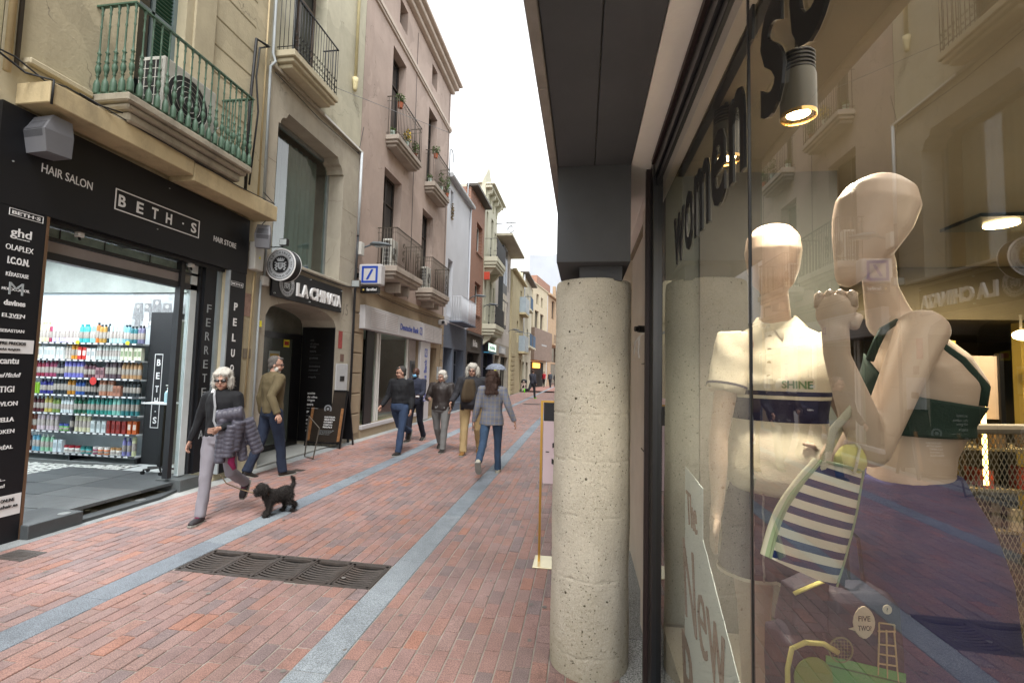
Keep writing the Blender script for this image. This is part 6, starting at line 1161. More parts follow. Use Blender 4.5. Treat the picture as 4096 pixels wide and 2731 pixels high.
def person(label, loc, yaw, H=1.7, legs=((20, 5), (-20, 30)), arms=((20, 20, 10), (-20, 15, 10)), top=None, trouser=None, shoe=None, skin=None, hair=None, hairm=None, build=1.0, topmat=None, lean=0, head=(0, 0), jacket_len=.47, fat=1.0, bits=(), small=False, group=None, belly=0, sleeve=1.0, flare=0):
    """legs: (hip forward deg, knee bend deg) left, right; arms: (shoulder forward, elbow bend, abduct). Built facing +y, then turned."""
    skin = skin or M_skin; k = H/1.7; t = thing('person', label, 'person', (0, 0, 0), group)
    UL, LL, UA, LA = .42*k, .40*k, .285*k, .25*k
    hipz = .90*k
    def leg(side, hf, kb):
        h = V((side*.095*k*build, 0, hipz)); d = V((0, math.sin(R_(hf)), -math.cos(R_(hf)))); kn = h+d*UL; a2 = hf-kb; d2 = V((0, math.sin(R_(a2)), -math.cos(R_(a2)))); an = kn+d2*LL; return h, kn, an, a2
    Lg = [leg(-1, *legs[0]), leg(1, *legs[1])]
    low = min(l[2].z-.085*k-(.05*k*max(0, math.sin(R_(-l[3]))) if l[3] < -10 else 0) for l in Lg); dz = -low
    Lg = [(h+Zv_*dz, kn+Zv_*dz, an+Zv_*dz, a) for h, kn, an, a in Lg]
    pel = V((0, 0, hipz+dz)); ln = R_(lean)
    def sp(z, y=0, x=0): # point on the leaning spine
        zz = z*k-hipz; return pel+V((x, y+math.sin(ln)*zz, math.cos(ln)*zz))
    up = V((1, 0, 0)); w = build
    ts = [(.86, .10, .155), (.95, .108, .16), (1.03, .10, .145), (1.12, .105, .150), (1.22, .115, .165), (1.32, .112, .178), (1.39, .092, .180), (1.43, .065, .13), (1.46, .05, .065)]
    def torso(mb, g=0, z0=0, z1=9, bel=0):
        q = [s for s in ts if z0 <= s[0] <= z1]
        mb.tube([sp(s[0], bel*math.exp(-((s[0]-1.06)/.13)**2)) for s in q], [((s[1]*fat+g+bel*math.exp(-((s[0]-1.06)/.13)**2))*k, (s[2]*w+g)*k) for s in q], 24, up=up)
    # head
    hy, hp = R_(head[0]), R_(head[1]+7); hc = sp(1.575, .025); Hm = Matrix.Rotation(hy, 3, 'Z') @ Matrix.Rotation(-hp, 3, 'X'); HP = lambda x, y, z: hc+Hm @ (V((x, y, z))*k)
    S_ = []; 
    for s, A in ((-1, arms[0]), (1, arms[1])):
        shp = sp(1.385, 0, s*.178*w*k); fwd, eb, ab = A[:3]; fl = A[3] if len(A) > 3 else 0
        d = Matrix.Rotation(R_(-s*ab), 3, 'Y') @ (Matrix.Rotation(R_(fwd), 3, 'X') @ V((0, 0, -1))); e = shp+d*UA
        d2 = Matrix.Rotation(R_(fl)*s, 3, 'Z') @ (Matrix.Rotation(R_(-s*ab), 3, 'Y') @ (Matrix.Rotation(R_(fwd+eb), 3, 'X') @ V((0, 0, -1)))); wr = e+d2*LA; S_.append((shp, e, wr, d2, s))
    b = MB(); torso(b, -.012)
    limb(b, [sp(1.44, .0), HP(0, -.01, -.06)], [.052*k*w, .05*k*w], 12)
    b.ell(HP(0, -.012, .035), (.074*k, .092*k, .095*k), Hm, 3); b.ell(HP(0, .022, -.045), (.054*k, .062*k, .066*k), Hm, 3); b.ell(HP(0, .05, -.088), (.026*k, .026*k, .02*k), Hm)
    b.ell(HP(0, .088, -.02), (.013*k, .020*k, .022*k), Hm); b.tube([HP(0, .078, .022), HP(0, .094, -.018)], [.009*k, .012*k], 8)
    b.tube([HP(-.04, .070, .026), HP(0, .084, .022), HP(.04, .070, .026)], [.010*k, .012*k, .010*k], 8)
    for s in (-1, 1): b.ell(HP(s*.074, -.008, -.012), (.010*k, .020*k, .030*k), Hm); b.ell(HP(s*.038, .055, -.04), (.024*k, .022*k, .024*k), Hm)
    for h, kn, an, a in Lg: limb(b, [h, kn, an], [.075*k, .05*k, .036*k], 12)
    ex = MB()
    for shp, e, wr, d2, s in S_:
        limb(b, [shp, e, wr], [.048*k*w, .036*k, .024*k], 12); side = V((s, 0, 0)); side = (side-d2*side.dot(d2)).normalized(); pal = d2.cross(side).normalized()*(s)
        pc0 = wr+d2*.045*k; b.ell(pc0, (.016*k, .036*k, .044*k), Matrix((side, pal, d2)).transposed())
        if not small:
            for i in range(4):
                o_ = pc0+pal*((.024-.016*i)*k)+d2*.035*k; L_ = (.9, 1, .93, .75)[i]; cu = -side*.014*k
                chain(ex, [o_-d2*.02*k, o_+d2*.018*k*L_+cu*.4, o_+d2*.036*k*L_+cu*1.4, o_+d2*.046*k*L_+cu*2.4], .0085*k, .0066*k, 6)
            chain(ex, [pc0+pal*.026*k-d2*.012*k, pc0+pal*.046*k+d2*.010*k-side*.008*k, pc0+pal*.044*k+d2*.034*k-side*.016*k], .0095*k, .0075*k, 6)
    put('body', remesh(b, .0085 if not small else .02, 3 if not small else 2, .5, mats=[skin], extra=ex if ex.v else None), t)
    # face
    if not small:
        e_ = MB(); [e_.ell(HP(s*.031, .072, .008), (.012*k, .008*k, .0055*k), Hm, 1) for s in (-1, 1)]; e_.build('eyes', M_eye, t, smooth=True)
        e_ = MB(); [e_.tube([HP(s*.016, .085, .027), HP(s*.032, .083, .032), HP(s*.048, .072, .027)], .0035*k, 5) for s in (-1, 1)]; e_.build('eyebrows', hairm or M_ghair, t)
        MB().tube([HP(-.022, .076, -.057), HP(0, .085, -.055), HP(.022, .076, -.057)], [.003*k, .0055*k, .003*k], 6).build('mouth', M_lip2 if skin is M_skin2 else M_lip, t)
    # clothes
    vx = .011 if not small else .022
    def wr_(a1, f1, a2, f2): return lambda c: .7*a1*noise.noise((c.x*f1*1.6, c.y*f1*1.6, c.z*f1*.8))+1.1*a2*noise.noise((c.x*f2+7+c.z*5, c.y*f2, c.z*f2*.7-c.x*6))
    tr = MB(); tr.tube([sp(.99), sp(.93), sp(.86), sp(.82)], [(.118*k*fat, .162*k*w), (.124*k*fat, .172*k*w), (.118*k*fat, .168*k*w), (.08*k, .15*k*w)], 24, up=up)
    for h, kn, an, a in Lg:
        tg = (an-kn).normalized(); tr.tube([h+V((0, 0, .03*k)), h.lerp(kn, .3), h.lerp(kn, .7), kn, kn.lerp(an, .35), kn.lerp(an, .8), an+tg*.03*k], [x_*k*(trouser[1] if trouser else 1) for x_ in (.100, .094, .078, .070, .067, .062, .064)], 16); tr.ell(kn, (.064*k,)*3)
    put('trousers', remesh(tr, vx, 3, .5, disp=wr_(.006, 16, .008, 9), mats=[trouser[0]]), t)
    for h, kn, an, a in Lg:
        Rf = rotx(R_(min(0, a)*.9 if a < -10 else max(0, a)*.5)); FP = lambda x, y, z: an+Rf @ (V((x, y, z))*k)
        sm = MB(); sm.tube([FP(0, -.045, -.05), FP(0, 0, -.045), FP(0, .07, -.055), FP(0, .14, -.064), FP(0, .185, -.070)], [(.036*k, .036*k), (.044*k, .046*k), (.045*k, .034*k), (.045*k, .026*k), (.028*k, .016*k)], 14, up=V((1, 0, 0)) if 0 else None); sm.tube([FP(0, -.005, .03), FP(0, 0, -.04)], [.042*k, .045*k], 12)
        o = put('shoe', remesh(sm, .008 if not small else .02, 3, .5, mats=[shoe or M_shoe]), t)
        if not small: MB().prism([(-.04, -.055), (.04, -.055), (.046, .06), (.046, .15), (.02, .195), (-.02, .195), (-.046, .15), (-.046, .06)], 'z', -.095, -.076).build('sole', mat('rubber_sole', '#8d8c86', .8) if shoe is not M_shoe else M_shoe, o); so_ = o.children[0] if o.children else None
        if not small and so_: so_.matrix_world = Matrix.Translation(an) @ Rf.to_4x4() @ Matrix.Scale(k, 4); so_.location = an; so_.rotation_euler = Rf.to_euler(); so_.scale = (k,)*3
    tm = MB(); jl = jacket_len
    q = [(1.40-jl-.0, .122+flare, .172+flare), (1.40-jl*.8, .124+flare*.7, .170+flare*.6), (1.05 if jl > .4 else 1.12, .118, .166), (1.14, .12, .170), (1.24, .130, .182), (1.33, .126, .192), (1.395, .102, .190), (1.435, .074, .135), (1.462, .058, .072), (1.48, .056, .06)]
    q.sort(); bz = lambda z: belly*math.exp(-((z-1.06)/.14)**2)
    tm.tube([sp(s[0], bz(s[0])) for s in q], [((s[1]*fat+bz(s[0]))*k, s[2]*w*k) for s in q], 28, up=up)
    for shp, e, wr, d2, s in S_:
        tm.tube([sp(1.39, 0, s*.12*w*k), shp, shp.lerp(e, .5), e, e.lerp(wr, .5), wr+d2*.005], [x_*k*w for x_ in (.07, .070, .061, .054, .049, .041)], 16); tm.ell(e, (.053*k*w,)*3); tm.ell(shp, (.068*k*w,)*3)
    put(top, remesh(tm, vx, 3, .5, disp=wr_(.007, 14, .010, 7), mats=[topmat]), t)
    # hair
    hm = MB(); hd = None
    if hair == 'bob': [hm.ell(HP(*p), tuple(x_*k for x_ in r), Hm, 3) for p, r in (((0, -.03, .065), (.098, .100, .085)), ((-.078, -.02, -.02), (.035, .062, .085)), ((.078, -.02, -.02), (.035, .062, .085)), ((0, -.075, -.01), (.085, .05, .09)), ((-.035, .058, .085), (.05, .035, .022)), ((.045, .056, .078), (.04, .032, .022)))]
    elif hair == 'wild': [hm.ell(HP(*p), tuple(x_*k for x_ in r), Hm, 3) for p, r in (((0, -.02, .075), (.098, .10, .078)), ((-.095, -.02, -.02), (.045, .06, .10)), ((.095, -.02, -.02), (.045, .06, .10)), ((0, -.08, -.02), (.09, .05, .10)), ((0, .055, .09), (.06, .03, .02)))]
    elif hair == 'puff': [hm.ell(HP(*p), tuple(x_*k for x_ in r), Hm, 3) for p, r in (((0, -.03, .07), (.092, .098, .08)), ((-.078, -.03, 0), (.028, .055, .055)), ((.078, -.03, 0), (.028, .055, .055)), ((0, -.085, 0), (.075, .035, .075)), ((0, .05, .088), (.06, .03, .022)))]
    elif hair == 'short': [hm.ell(HP(*p), tuple(x_*k for x_ in r), Hm, 3) for p, r in (((0, -.028, .048), (.080, .091, .086)), ((0, -.055, -.01), (.070, .048, .07)), ((0, .048, .095), (.05, .03, .018)), ((-.066, -.02, .01), (.014, .03, .04)), ((.066, -.02, .01), (.014, .03, .04)))]
    elif hair == 'long': [hm.ell(HP(*p), tuple(x_*k for x_ in r), Hm, 3) for p, r in (((0, -.03, .055), (.095, .10, .088)), ((0, -.085, -.04), (.092, .055, .10)), ((0, -.095, -.15), (.105, .05, .10)), ((-.03, -.10, -.235), (.085, .04, .05)), ((.045, -.10, -.235), (.07, .04, .05)), ((-.085, -.02, -.05), (.03, .05, .11)), ((.085, -.02, -.05), (.03, .05, .11)))]
    if hm.v: ho = put('hair', remesh(hm, .009 if not small else .02, 2, .5, disp=lambda c: (.012 if hair in ('wild', 'long', 'bob') else .006)*noise.noise((c.x*30, c.y*30, c.z*(9 if hair == 'long' else 18))), mats=[hairm]), t)
    if hm.v and not small:
        hv = ho.data.vertices; rn = random.Random(int(H*1000)); st_ = MB(); ho.data.update(); nS = {'short': 700, 'puff': 1100}.get(hair, 1500); lk = {'short': .012, 'puff': .028, 'bob': .024, 'wild': .036, 'long': .05}[hair]*k
        for _ in range(nS):
            v_ = hv[rn.randrange(len(hv))]; q_ = v_.co; d_ = (v_.normal*rn.uniform(.15, .8)+V((rn.gauss(0, .3), rn.gauss(0, .3), -rn.uniform(.2, 1.3) if hair != 'short' else rn.gauss(0, .4)))).normalized(); s_ = d_.cross(v_.normal+V((.01, .02, .03))).normalized()*.0022*k; L_ = lk*rn.uniform(.5, 1.2)
            st_.add([q_-s_, q_+s_, q_+d_*L_*.6+s_*.5-V((0, 0, L_*.12)), q_+d_*L_-V((0, 0, L_*.35))], [(0, 1, 2), (0, 2, 3)])
        put('hair_strands', st_.data('hair_strands', hairm), ho, kind='stuff')
    for f in bits: f(t, dict(HP=HP, k=k, sp=sp, S=S_, Lg=Lg, w=w, fat=fat, pel=pel, Hm=Hm))
    t.location = loc; t.rotation_euler.z = yaw; return t
Zv_ = V((0, 0, 1))
def glasses(dark=False, m=None):
    def f(t, d):
        HP, k = d['HP'], d['k']; g_ = MB()
        for s in (-1, 1):
            if dark: g_.ell(HP(s*.034, .088, .006), (.030*k, .008*k, .017*k), d['Hm'], 2)
            else: g_.tube([HP(s*.034+.022*math.cos(a), .092, .006+.016*math.sin(a)) for a in [i*PI/5 for i in range(11)]], .0028*k, 5, caps=False)
            g_.tube([HP(s*.06, .082, .012), HP(s*.08, .0, .01)], .003*k, 5)
        g_.tube([HP(-.012, .097, .012), HP(.012, .097, .012)], .003*k, 5); g_.build('glasses', m or M_lens, t, smooth=dark)
    return f
def beard(m):
    def f(t, d):
        HP, k = d['HP'], d['k']; b = MB(); [b.ell(HP(*p), tuple(x*k for x in r), d['Hm'], 2) for p, r in (((0, .045, -.09), (.035, .035, .03)), ((-.05, .02, -.06), (.014, .035, .04)), ((.05, .02, -.06), (.014, .035, .04)))]; put('beard', remesh(b, .009, 2, mats=[m]), t)
    return f
M_blacks = mat('black_sweater', '#17181c', .85, var=.12, bump=.2, bs=120); M_greytr = mat('grey_trousers', '#85828a', .9, var=.08, bump=.2, bs=90); M_jean = mat('blue_denim', '#2c3b54', .9, var=.15, vs=10, bump=.3, bs=160); M_djean = mat('dark_denim', '#20283a', .9, var=.12, vs=10, bump=.3, bs=160)
M_olive = mat('olive_brown_cotton', '#5f543c', .85, var=.08, vs=6, bump=.2, bs=120); M_quilt = mat('grey_puffer_nylon', '#4d4c57', .42, var=.06, bump=.15, bs=80)
def laces(t, d):
    for h, kn, an, a in d['Lg']:
        Rf = rotx(R_(min(0, a)*.9 if a < -10 else max(0, a)*.5)); lm = MB(); [lm.tube([an+Rf @ V((-.022, .04+.022*i, -.012-.011*i)), an+Rf @ V((0, .045+.022*i, -.004-.012*i)), an+Rf @ V((.022, .04+.022*i, -.012-.011*i))], .004, 5) for i in range(4)]; lm.build('laces', mat('magenta_scarf', '#86204f', .8, var=.15), t)
# woman with dog
def leash_and_coat(t, d):
    k = d['k']; c = MB(); rnd = random.Random(3)
    def puff(p0, p1, r0, r1, n, flat=.75):
        P0, P1 = V(p0), V(p1); m_ = n*6
        pts = [P0.lerp(P1, i/m_) for i in range(m_+1)]; rs = []
        for i in range(m_+1): tt = i/m_; r = (r0+(r1-r0)*tt)*(.88+.12*abs(math.sin(tt*n*PI))**.45); rs.append((r, r*flat))
        c.tube(pts, rs, 18, up=(1, .2, 0))
    sh, e, wr, d2, s = d['S'][0]; e = V(e)
    puff(e+V((-.06, .05, .09)), e+V((.17, .12, .05)), .105, .10, 5); puff(e+V((.02, .10, -.02)), e+V((.05, .10, -.36)), .10, .085, 8); puff(e+V((.11, .11, .04)), e+V((.12, .12, -.42)), .085, .07, 9); puff(e+V((-.03, .08, .02)), e+V((-.0, .06, -.30)), .09, .075, 7); puff(e+V((-.06, -.02, .02)), e+V((-.17, -.10, -.34)), .10, .08, 8); puff(e+V((.02, .02, 0)), e+V((-.05, -.03, -.42)), .095, .06, 9)
    put('draped_coat', remesh(c, .009, 1, .4, disp=lambda p: .003*noise.noise(p*20), mats=[M_quilt]), t, label='grey quilted down coat draped over the arm')
    MB().tube([e+V((.02, .06, -.30)), e+V((.03, .07, -.42)), e+V((.0, .05, -.50))], [.03, .035, .02], 8).build('scarf', mat('magenta_scarf', '#86204f', .8, var=.15), t, smooth=True)
    sp = d['sp']; MB().tube([sp(1.46, .075, .05), sp(1.40, .135, .02), sp(1.28, .150, -.005), sp(1.12, .148, 0), sp(1.05, .15, -.03), sp(1.0, .16, -.06)], [(.012, .004)]*6, 6, up=(0, 1, 0)).build('lanyard', mat('grey_trim', '#8e9094', .6), t)
    MB().tube([sp(1.47, .065, .065), sp(1.435, .105, .055)], [(.014, .006)]*2, 6).build('collar_tip', M_wlet, t)
p = person('white haired woman in sunglasses and black top carrying a quilted coat and walking a dog', (-3.88, 4.56, 0), R_(194), 1.60, legs=((-16, 46), (11, 3)), arms=((8, 70, 12, 25), (-4, 10, 17)), top='sweater', topmat=M_blacks, trouser=(M_greytr, .92), shoe=mat('black_pink_shoe', '#2a2427', .6, var=.4, vs=30), hair='bob', hairm=M_whair, bits=(glasses(True), leash_and_coat, laces), jacket_len=.46, fat=1.02, build=.92, head=(12, 0))
# man in brown jacket
person('bearded grey haired man in an olive brown jacket and dark jeans seen from behind', (-4.62, 6.42, 0), R_(-30), 1.80, legs=((-12, 10), (12, 4)), arms=((-12, 25, 10), (-28, 50, 12, -30)), top='jacket', topmat=M_olive, trouser=(mat('navy_denim', '#222b3e', .9, var=.12, bump=.3, bs=150), 1.0), hair='short', hairm=M_ghair, build=1.12, fat=1.08, bits=(glasses(), beard(M_whair)), jacket_len=.50, head=(-35, 0))
# group coming down the street
def card(t, d): 
    s = d['S'][1]; p = s[2]+s[3]*.09; MB().tube([p+V((-.05, .02, 0)), p+V((.05, .02, 0))], .016, 8).build('rolled_paper', M_wlet, t)
person('dark haired man in glasses with a black zip sweater and blue jeans', (-3.54, 8.75, 0), R_(180-8), 1.71, legs=((14, 2), (-26, 45)), arms=((-8, 30, 8), (4, 40, 13)), top='sweater', topmat=M_blacks, trouser=(M_jean, 1.0), hair='short', hairm=M_gdhair, build=1.1, fat=1.1, bits=(glasses(),), jacket_len=.42, head=(-38, 0))
def mask(t, d):
    HP, k = d['HP'], d['k']; m = MB(); m.ell(HP(0, .058, -.05), (.056*k, .048*k, .042*k), d['Hm'], 3); m.build('face_mask', mat('surgical_blue', '#6fa8cc', .7), t, smooth=True); card(t, {**d, 'S': [d['S'][1], d['S'][0]]})
person('bald man with a light blue face mask and navy hooded jacket holding rolled paper', (-3.80, 10.3, 0), R_(180-5), 1.68, legs=((-8, 22), (10, 4)), arms=((20, 60, 10), (-14, 20, 10)), top='jacket', topmat=mat('navy_hoodie', '#262a3a', .85, var=.1, bump=.2), trouser=(mat('dark_navy_trousers', '#1d1f2b', .9), 1.0), skin=M_skin2, hair=None, hairm=M_bhair, bits=(mask,), jacket_len=.45, head=(-10, 0), build=1.05)
person('older person with fluffy white hair in a dark brown quilted jacket and grey trousers', (-2.86, 9.25, 0), R_(180-2), 1.63, legs=((12, 2), (-12, 24)), arms=((14, 30, 10), (14, 78, 14, 25)), top='jacket', topmat=mat('dark_brown_leather', '#2b2422', .5, var=.12, bump=.25, bs=40), trouser=(mat('grey_flannel', '#6d6d6c', .9, var=.08), 1.05), hair='puff', hairm=M_whair, build=1.2, fat=1.25, bits=(glasses(m=mat('wire_frame', '#7a6a60', .4)),), jacket_len=.52, head=(-20, 0))
def openjacket(t, d):
    sp = d['sp']; k = d['k']; b = MB(); q = [(1.0, .145, .12), (1.06, .185, .13), (1.14, .18, .125), (1.24, .165, .11), (1.34, .14, .085), (1.42, .10, .05)]
    b.add([sp(z, y, x*s) for z, y, x in q for s in (-1, -.5, 0, .5, 1) for y in [y+.028*(1-abs(s)**2)+.03]], [(5*i+j, 5*i+j+1, 5*i+j+6, 5*i+j+5) for i in range(5) for j in range(4)])
    o = b.build('brown_jumper', mat('brown_jumper', '#463a2a', .9, var=.08, bump=.25, bs=120), t, smooth=True); so = o.modifiers.new('s', 'SOLIDIFY'); so.thickness = .06; so.offset = -1
    for s in (-1, 1):
        j = MB(); j.add([sp(z, y, x*s) for z, y, x in ((.84, .13, .20), (.84, .17, .13), (1.0, .15, .20), (1.0, .205, .125), (1.2, .13, .20), (1.2, .19, .11), (1.36, .10, .16), (1.36, .16, .07), (1.46, .05, .08), (1.46, .10, .045))], [(2*i, 2*i+1, 2*i+3, 2*i+2) for i in range(4)]); o = j.build('jacket_front', MATS['charcoal_jacket'], t, smooth=True); so = o.modifiers.new('s', 'SOLIDIFY'); so.thickness = .018
mat('charcoal_jacket', '#26262b', .8, var=.1, bump=.2)
person('tall man with long white hair in an open dark jacket, brown jumper and beige trousers', (-2.18, 9.08, 0), R_(180+3), 1.78, legs=((-8, 24), (10, 2)), arms=((-4, 14, 10), (14, 42, 16)), top='jacket', topmat=MATS['charcoal_jacket'], trouser=(mat('beige_chinos', '#a08a64', .9, var=.08, vs=6, bump=.2, bs=80), 1.12), shoe=mat('tan_suede', '#7d5a2c', .8), hair='wild', hairm=M_whair, build=1.25, fat=1.25, belly=.06, bits=(glasses(m=mat('red_brown_frame', '#5a2c28', .4)), openjacket), jacket_len=.50)
def plaid():
    m = mat('grey_check_wool', '#74757b', .9, var=.06, bump=.25, bs=200); nt = m.node_tree; N = nt.nodes; L = nt.links; b = N['Principled BSDF']; src = b.inputs['Base Color'].links[0].from_socket; tc = N.new('ShaderNodeTexCoord'); s = N.new('ShaderNodeSeparateXYZ'); L.new(tc.outputs['Object'], s.inputs[0])
    for axn, per, col, f in (('Z', .016, '#54575e', .5), ('X', .016, '#54575e', .5), ('Z', .064, '#4c6190', .45), ('X', .064, '#8a7f62', .4)):
        a = N.new('ShaderNodeMath'); a.operation = 'PINGPONG'; a.inputs[1].default_value = per/2; L.new(s.outputs[axn], a.inputs[0]); c = N.new('ShaderNodeMath'); c.operation = 'LESS_THAN'; c.inputs[1].default_value = per*.11; L.new(a.outputs[0], c.inputs[0]); g_ = N.new('ShaderNodeMath'); g_.operation = 'MULTIPLY'; g_.inputs[1].default_value = f; L.new(c.outputs[0], g_.inputs[0])
        mx = N.new('ShaderNodeMix'); mx.data_type = 'RGBA'; L.new(g_.outputs[0], mx.inputs[0]); L.new(src, mx.inputs[6]); mx.inputs[7].default_value = lin(col); src = mx.outputs[2]
    L.new(src, b.inputs['Base Color']); return m
def papers(t, d): s = d['S'][0]; p = s[2]+s[3]*.07; MB().add([p+V((-.01, -.05, -.08)), p+V((-.01, .06, -.10)), p+V((-.015, .07, .05)), p+V((-.012, -.04, .06))], [(0, 1, 2, 3)]).build('papers', M_wlet, t)
person('brown haired woman seen from behind in a grey checked blazer and skinny blue jeans', (-1.44, 7.40, 0), R_(2), 1.66, legs=((-30, 30), (12, 0)), arms=((-6, 12, 12), (-16, 18, 22)), top='blazer', topmat=plaid(), trouser=(mat('mid_denim', '#344860', .9, var=.12, vs=10, bump=.3, bs=150), .88), shoe=mat('white_trainer', '#a39f90', .7, var=.1), hair='long', hairm=M_bhair, build=1.02, fat=1.02, bits=(papers,), jacket_len=.58, flare=.03)
# umbrella carrier and the distant people
um = person('person mostly hidden behind the checked blazer, carrying a patterned umbrella', (-3.8, 20, 0), R_(180), 1.66, top='coat', topmat=M_blacks, trouser=(M_djean, 1), hair='short', hairm=M_bhair, small=True, jacket_len=.6)
ub = thing('umbrella', 'open patterned blue grey umbrella held above the crowd', 'umbrella', (-3.75, 19.9, 1.66)); n = 16; vs = [(-3.75, 19.9, 1.98)]; 
for j in range(1, 6):
    for i in range(n): a = 2*PI*i/n; r = .47*math.sin(j/5*1.2)/math.sin(1.2); vs.append((-3.75+r*math.cos(a), 19.9+r*math.sin(a), 1.98-.27*(j/5)**2+(.012 if i % 2 else 0)*(j/5)))
fs = [(0, 1+i, 1+(i+1) % n) for i in range(n)]+[(1+(j-1)*n+i, 1+(j-1)*n+(i+1) % n, 1+j*n+(i+1) % n, 1+j*n+i) for j in range(1, 5) for i in range(n)]
um_ = MB().add(vs, fs).build('canopy', mat('patterned_nylon', '#6f7683', .7, var=.5, vs=14), ub); MB().cyl((-3.75, 19.9, 1.3), (-3.75, 19.9, 2.03), .01, 6).build('shaft', M_pipedk, ub)
for i in range(8): a = 2*PI*i/8; MB().tube([(-3.75, 19.9, 1.96), (-3.75+.25*math.cos(a), 19.9+.25*math.sin(a), 1.90), (-3.75+.465*math.cos(a), 19.9+.465*math.sin(a), 1.70)], .005, 4).build('rib', M_pipedk, ub)
M_far = mat('dark_coat_far', '#24262b', .85); 
far = [('distant person in a dark coat and blue jeans beside the pushchair', (-5.3, 38.5, 0), 180, 1.78, M_far, M_jean, 'short', M_bhair, ((12, 2), (-12, 20))), ('distant person in a dark hooded jacket with neon green shoes running across the street', (-3.1, 28.9, 0), -30, 1.80, mat('slate_jacket', '#33353f', .8), M_far, 'short', M_bhair, ((-30, 60), (8, 0))),
 ('distant person in a red coat near the end of the street', (-4.35, 52.5, 0), 150, 1.72, mat('red_coat', '#9a2430', .8), M_far, 'short', M_bhair, ((8, 2), (-8, 10))), ('distant pedestrian in a grey blue jacket, left of the pair near the column', (-3.55, 51, 0), 170, 1.72, mat('grey_blue_jacket', '#3a4048', .8), M_far, 'short', M_ghair, ((10, 2), (-14, 20))), ('distant pedestrian in a dark coat, right of the pair near the column', (-3.05, 53, 0), 190, 1.62, M_far, M_far, 'short', M_bhair, ((10, 2), (-14, 20))),
 ('distant figure in green grey clothes right beside the column edge', (-2.1, 50, 0), 180, 1.74, mat('green_grey_coat', '#3f4a48', .8), M_far, 'short', M_bhair, ((6, 2), (-6, 10))), ('distant shopper in dark clothes by the shop doorway behind the pushchair', (-5.4, 46, 0), 90, 1.7, M_far, M_far, 'short', M_bhair, ((8, 2), (-8, 10)))]
for lab, loc, yw, H, tm_, trm, hr, hm_, lg in far:
    person(lab, loc, R_(yw), H, legs=lg, arms=((14, 20, 10), (-14, 30, 10)), top='coat', topmat=tm_, trouser=(trm, 1.0), hair=hr, hairm=hm_, small=True, jacket_len=.55, shoe=mat('neon_green_shoe', '#6fd02a', .6) if 'neon' in lab else M_shoe)
pu = thing('pushchair', 'pushchair with a small child in the far street', 'pushchair', (-4.75, 37.6, 0))
for x in (-5.0, -4.5):
    for y in (37.3, 37.9): MB().lathe((x, y, .12), [(.07, -.02), (.12, -.02), (.12, .02), (.07, .02)], 14, 'x').build('wheel', M_blk, pu)
MB().tube([(-5.0, 37.3, .12), (-4.95, 37.9, .6), (-4.95, 38.15, 1.0), (-4.55, 38.15, 1.0), (-4.55, 37.9, .6), (-4.5, 37.3, .12)], .018, 6).build('frame', M_pipedk, pu); MB().box(-4.95, -4.55, 37.45, 37.9, .35, .6, bev=.06).build('seat', M_blk, pu); MB().ell((-4.75, 37.8, .85), (.25, .25, .2)).build('hood', M_far, pu, smooth=True)
ch_ = thing('person', 'small child in pale clothes sitting in the distant pushchair', 'person', (-4.75, 37.5, .6)); cm = MB(); cm.ell((-4.75, 37.55, .84), (.085, .09, .1)); cm.tube([(-4.75, 37.6, .76), (-4.75, 37.6, .55)], [.06, .12], 10); [limb(cm, [(-4.75+s*.08, 37.55, .55), (-4.75+s*.12, 37.3, .5), (-4.75+s*.13, 37.22, .3)], [.06, .05, .04]) for s in (-1, 1)]; [limb(cm, [(-4.75+s*.1, 37.58, .72), (-4.75+s*.2, 37.45, .6)], [.045, .035]) for s in (-1, 1)]
put('body', remesh(cm, .018, 2, mats=[mat('pale_child_clothes', '#a8968c', .8)]), ch_)
# ---- the dog: black scruffy terrier walking towards the camera's left
M_fur = mat('black_fur', '#282321', .85, var=.35, vs=40, bump=.8, bs=90)
dg = thing('dog', 'small scruffy black dog on a lead walking beside the woman', 'dog', (0, 0, 0)); b = MB()
# local: facing +y, standing 0.3 at the shoulder
b.tube([(0, -.17, .225), (0, -.12, .235), (0, 0, .215), (0, .10, .215), (0, .16, .235)], [(.062, .065), (.075, .072), (.068, .068), (.080, .085), (.055, .06)], 18, up=(1, 0, 0))
b.ell((0, .15, .235), (.06, .06, .075)); limb(b, [(0, .15, .26), (0, .21, .305)], [.055, .055]); b.ell((0, .235, .325), (.062, .066, .058)); b.ell((0, .295, .305), (.034, .045, .030)); b.ell((0, .275, .275), (.036, .045, .03))
for s in (-1, 1): b.tube([(s*.045, .21, .37), (s*.068, .215, .335), (s*.07, .23, .29)], [.016, .024, .012], 8)
for x, y, f1, f2 in ((-.045, .13, .035, .06), (.045, .13, -.03, -.01)): limb(b, [(x, y, .20), (x, y+f1*.4-.01, .12), (x, y+f1, .045), (x, y+f2+.015, .018)], [.034, .026, .023, .026])
for x, y, o_ in ((-.045, -.14, -.05), (.045, -.14, .03)): limb(b, [(x, y, .20), (x, y+.035+o_*.3, .135), (x, y-.035+o_, .085), (x, y-.01+o_, .03), (x, y+.012+o_, .018)], [.045, .034, .022, .020, .024])
limb(b, [(0, -.17, .26), (0, -.215, .32), (0, -.215, .38), (0, -.18, .405)], [.022, .020, .018, .012])
dm = remesh(b, .006, 2, .5, disp=lambda c: .009*noise.noise((c.x*45, c.y*45, c.z*30))+.006*noise.noise(c*110), mats=[M_fur])
dob = put('body', dm, dg)
rn = random.Random(11); fur = MB(); vs_ = dm.vertices; dm.update()
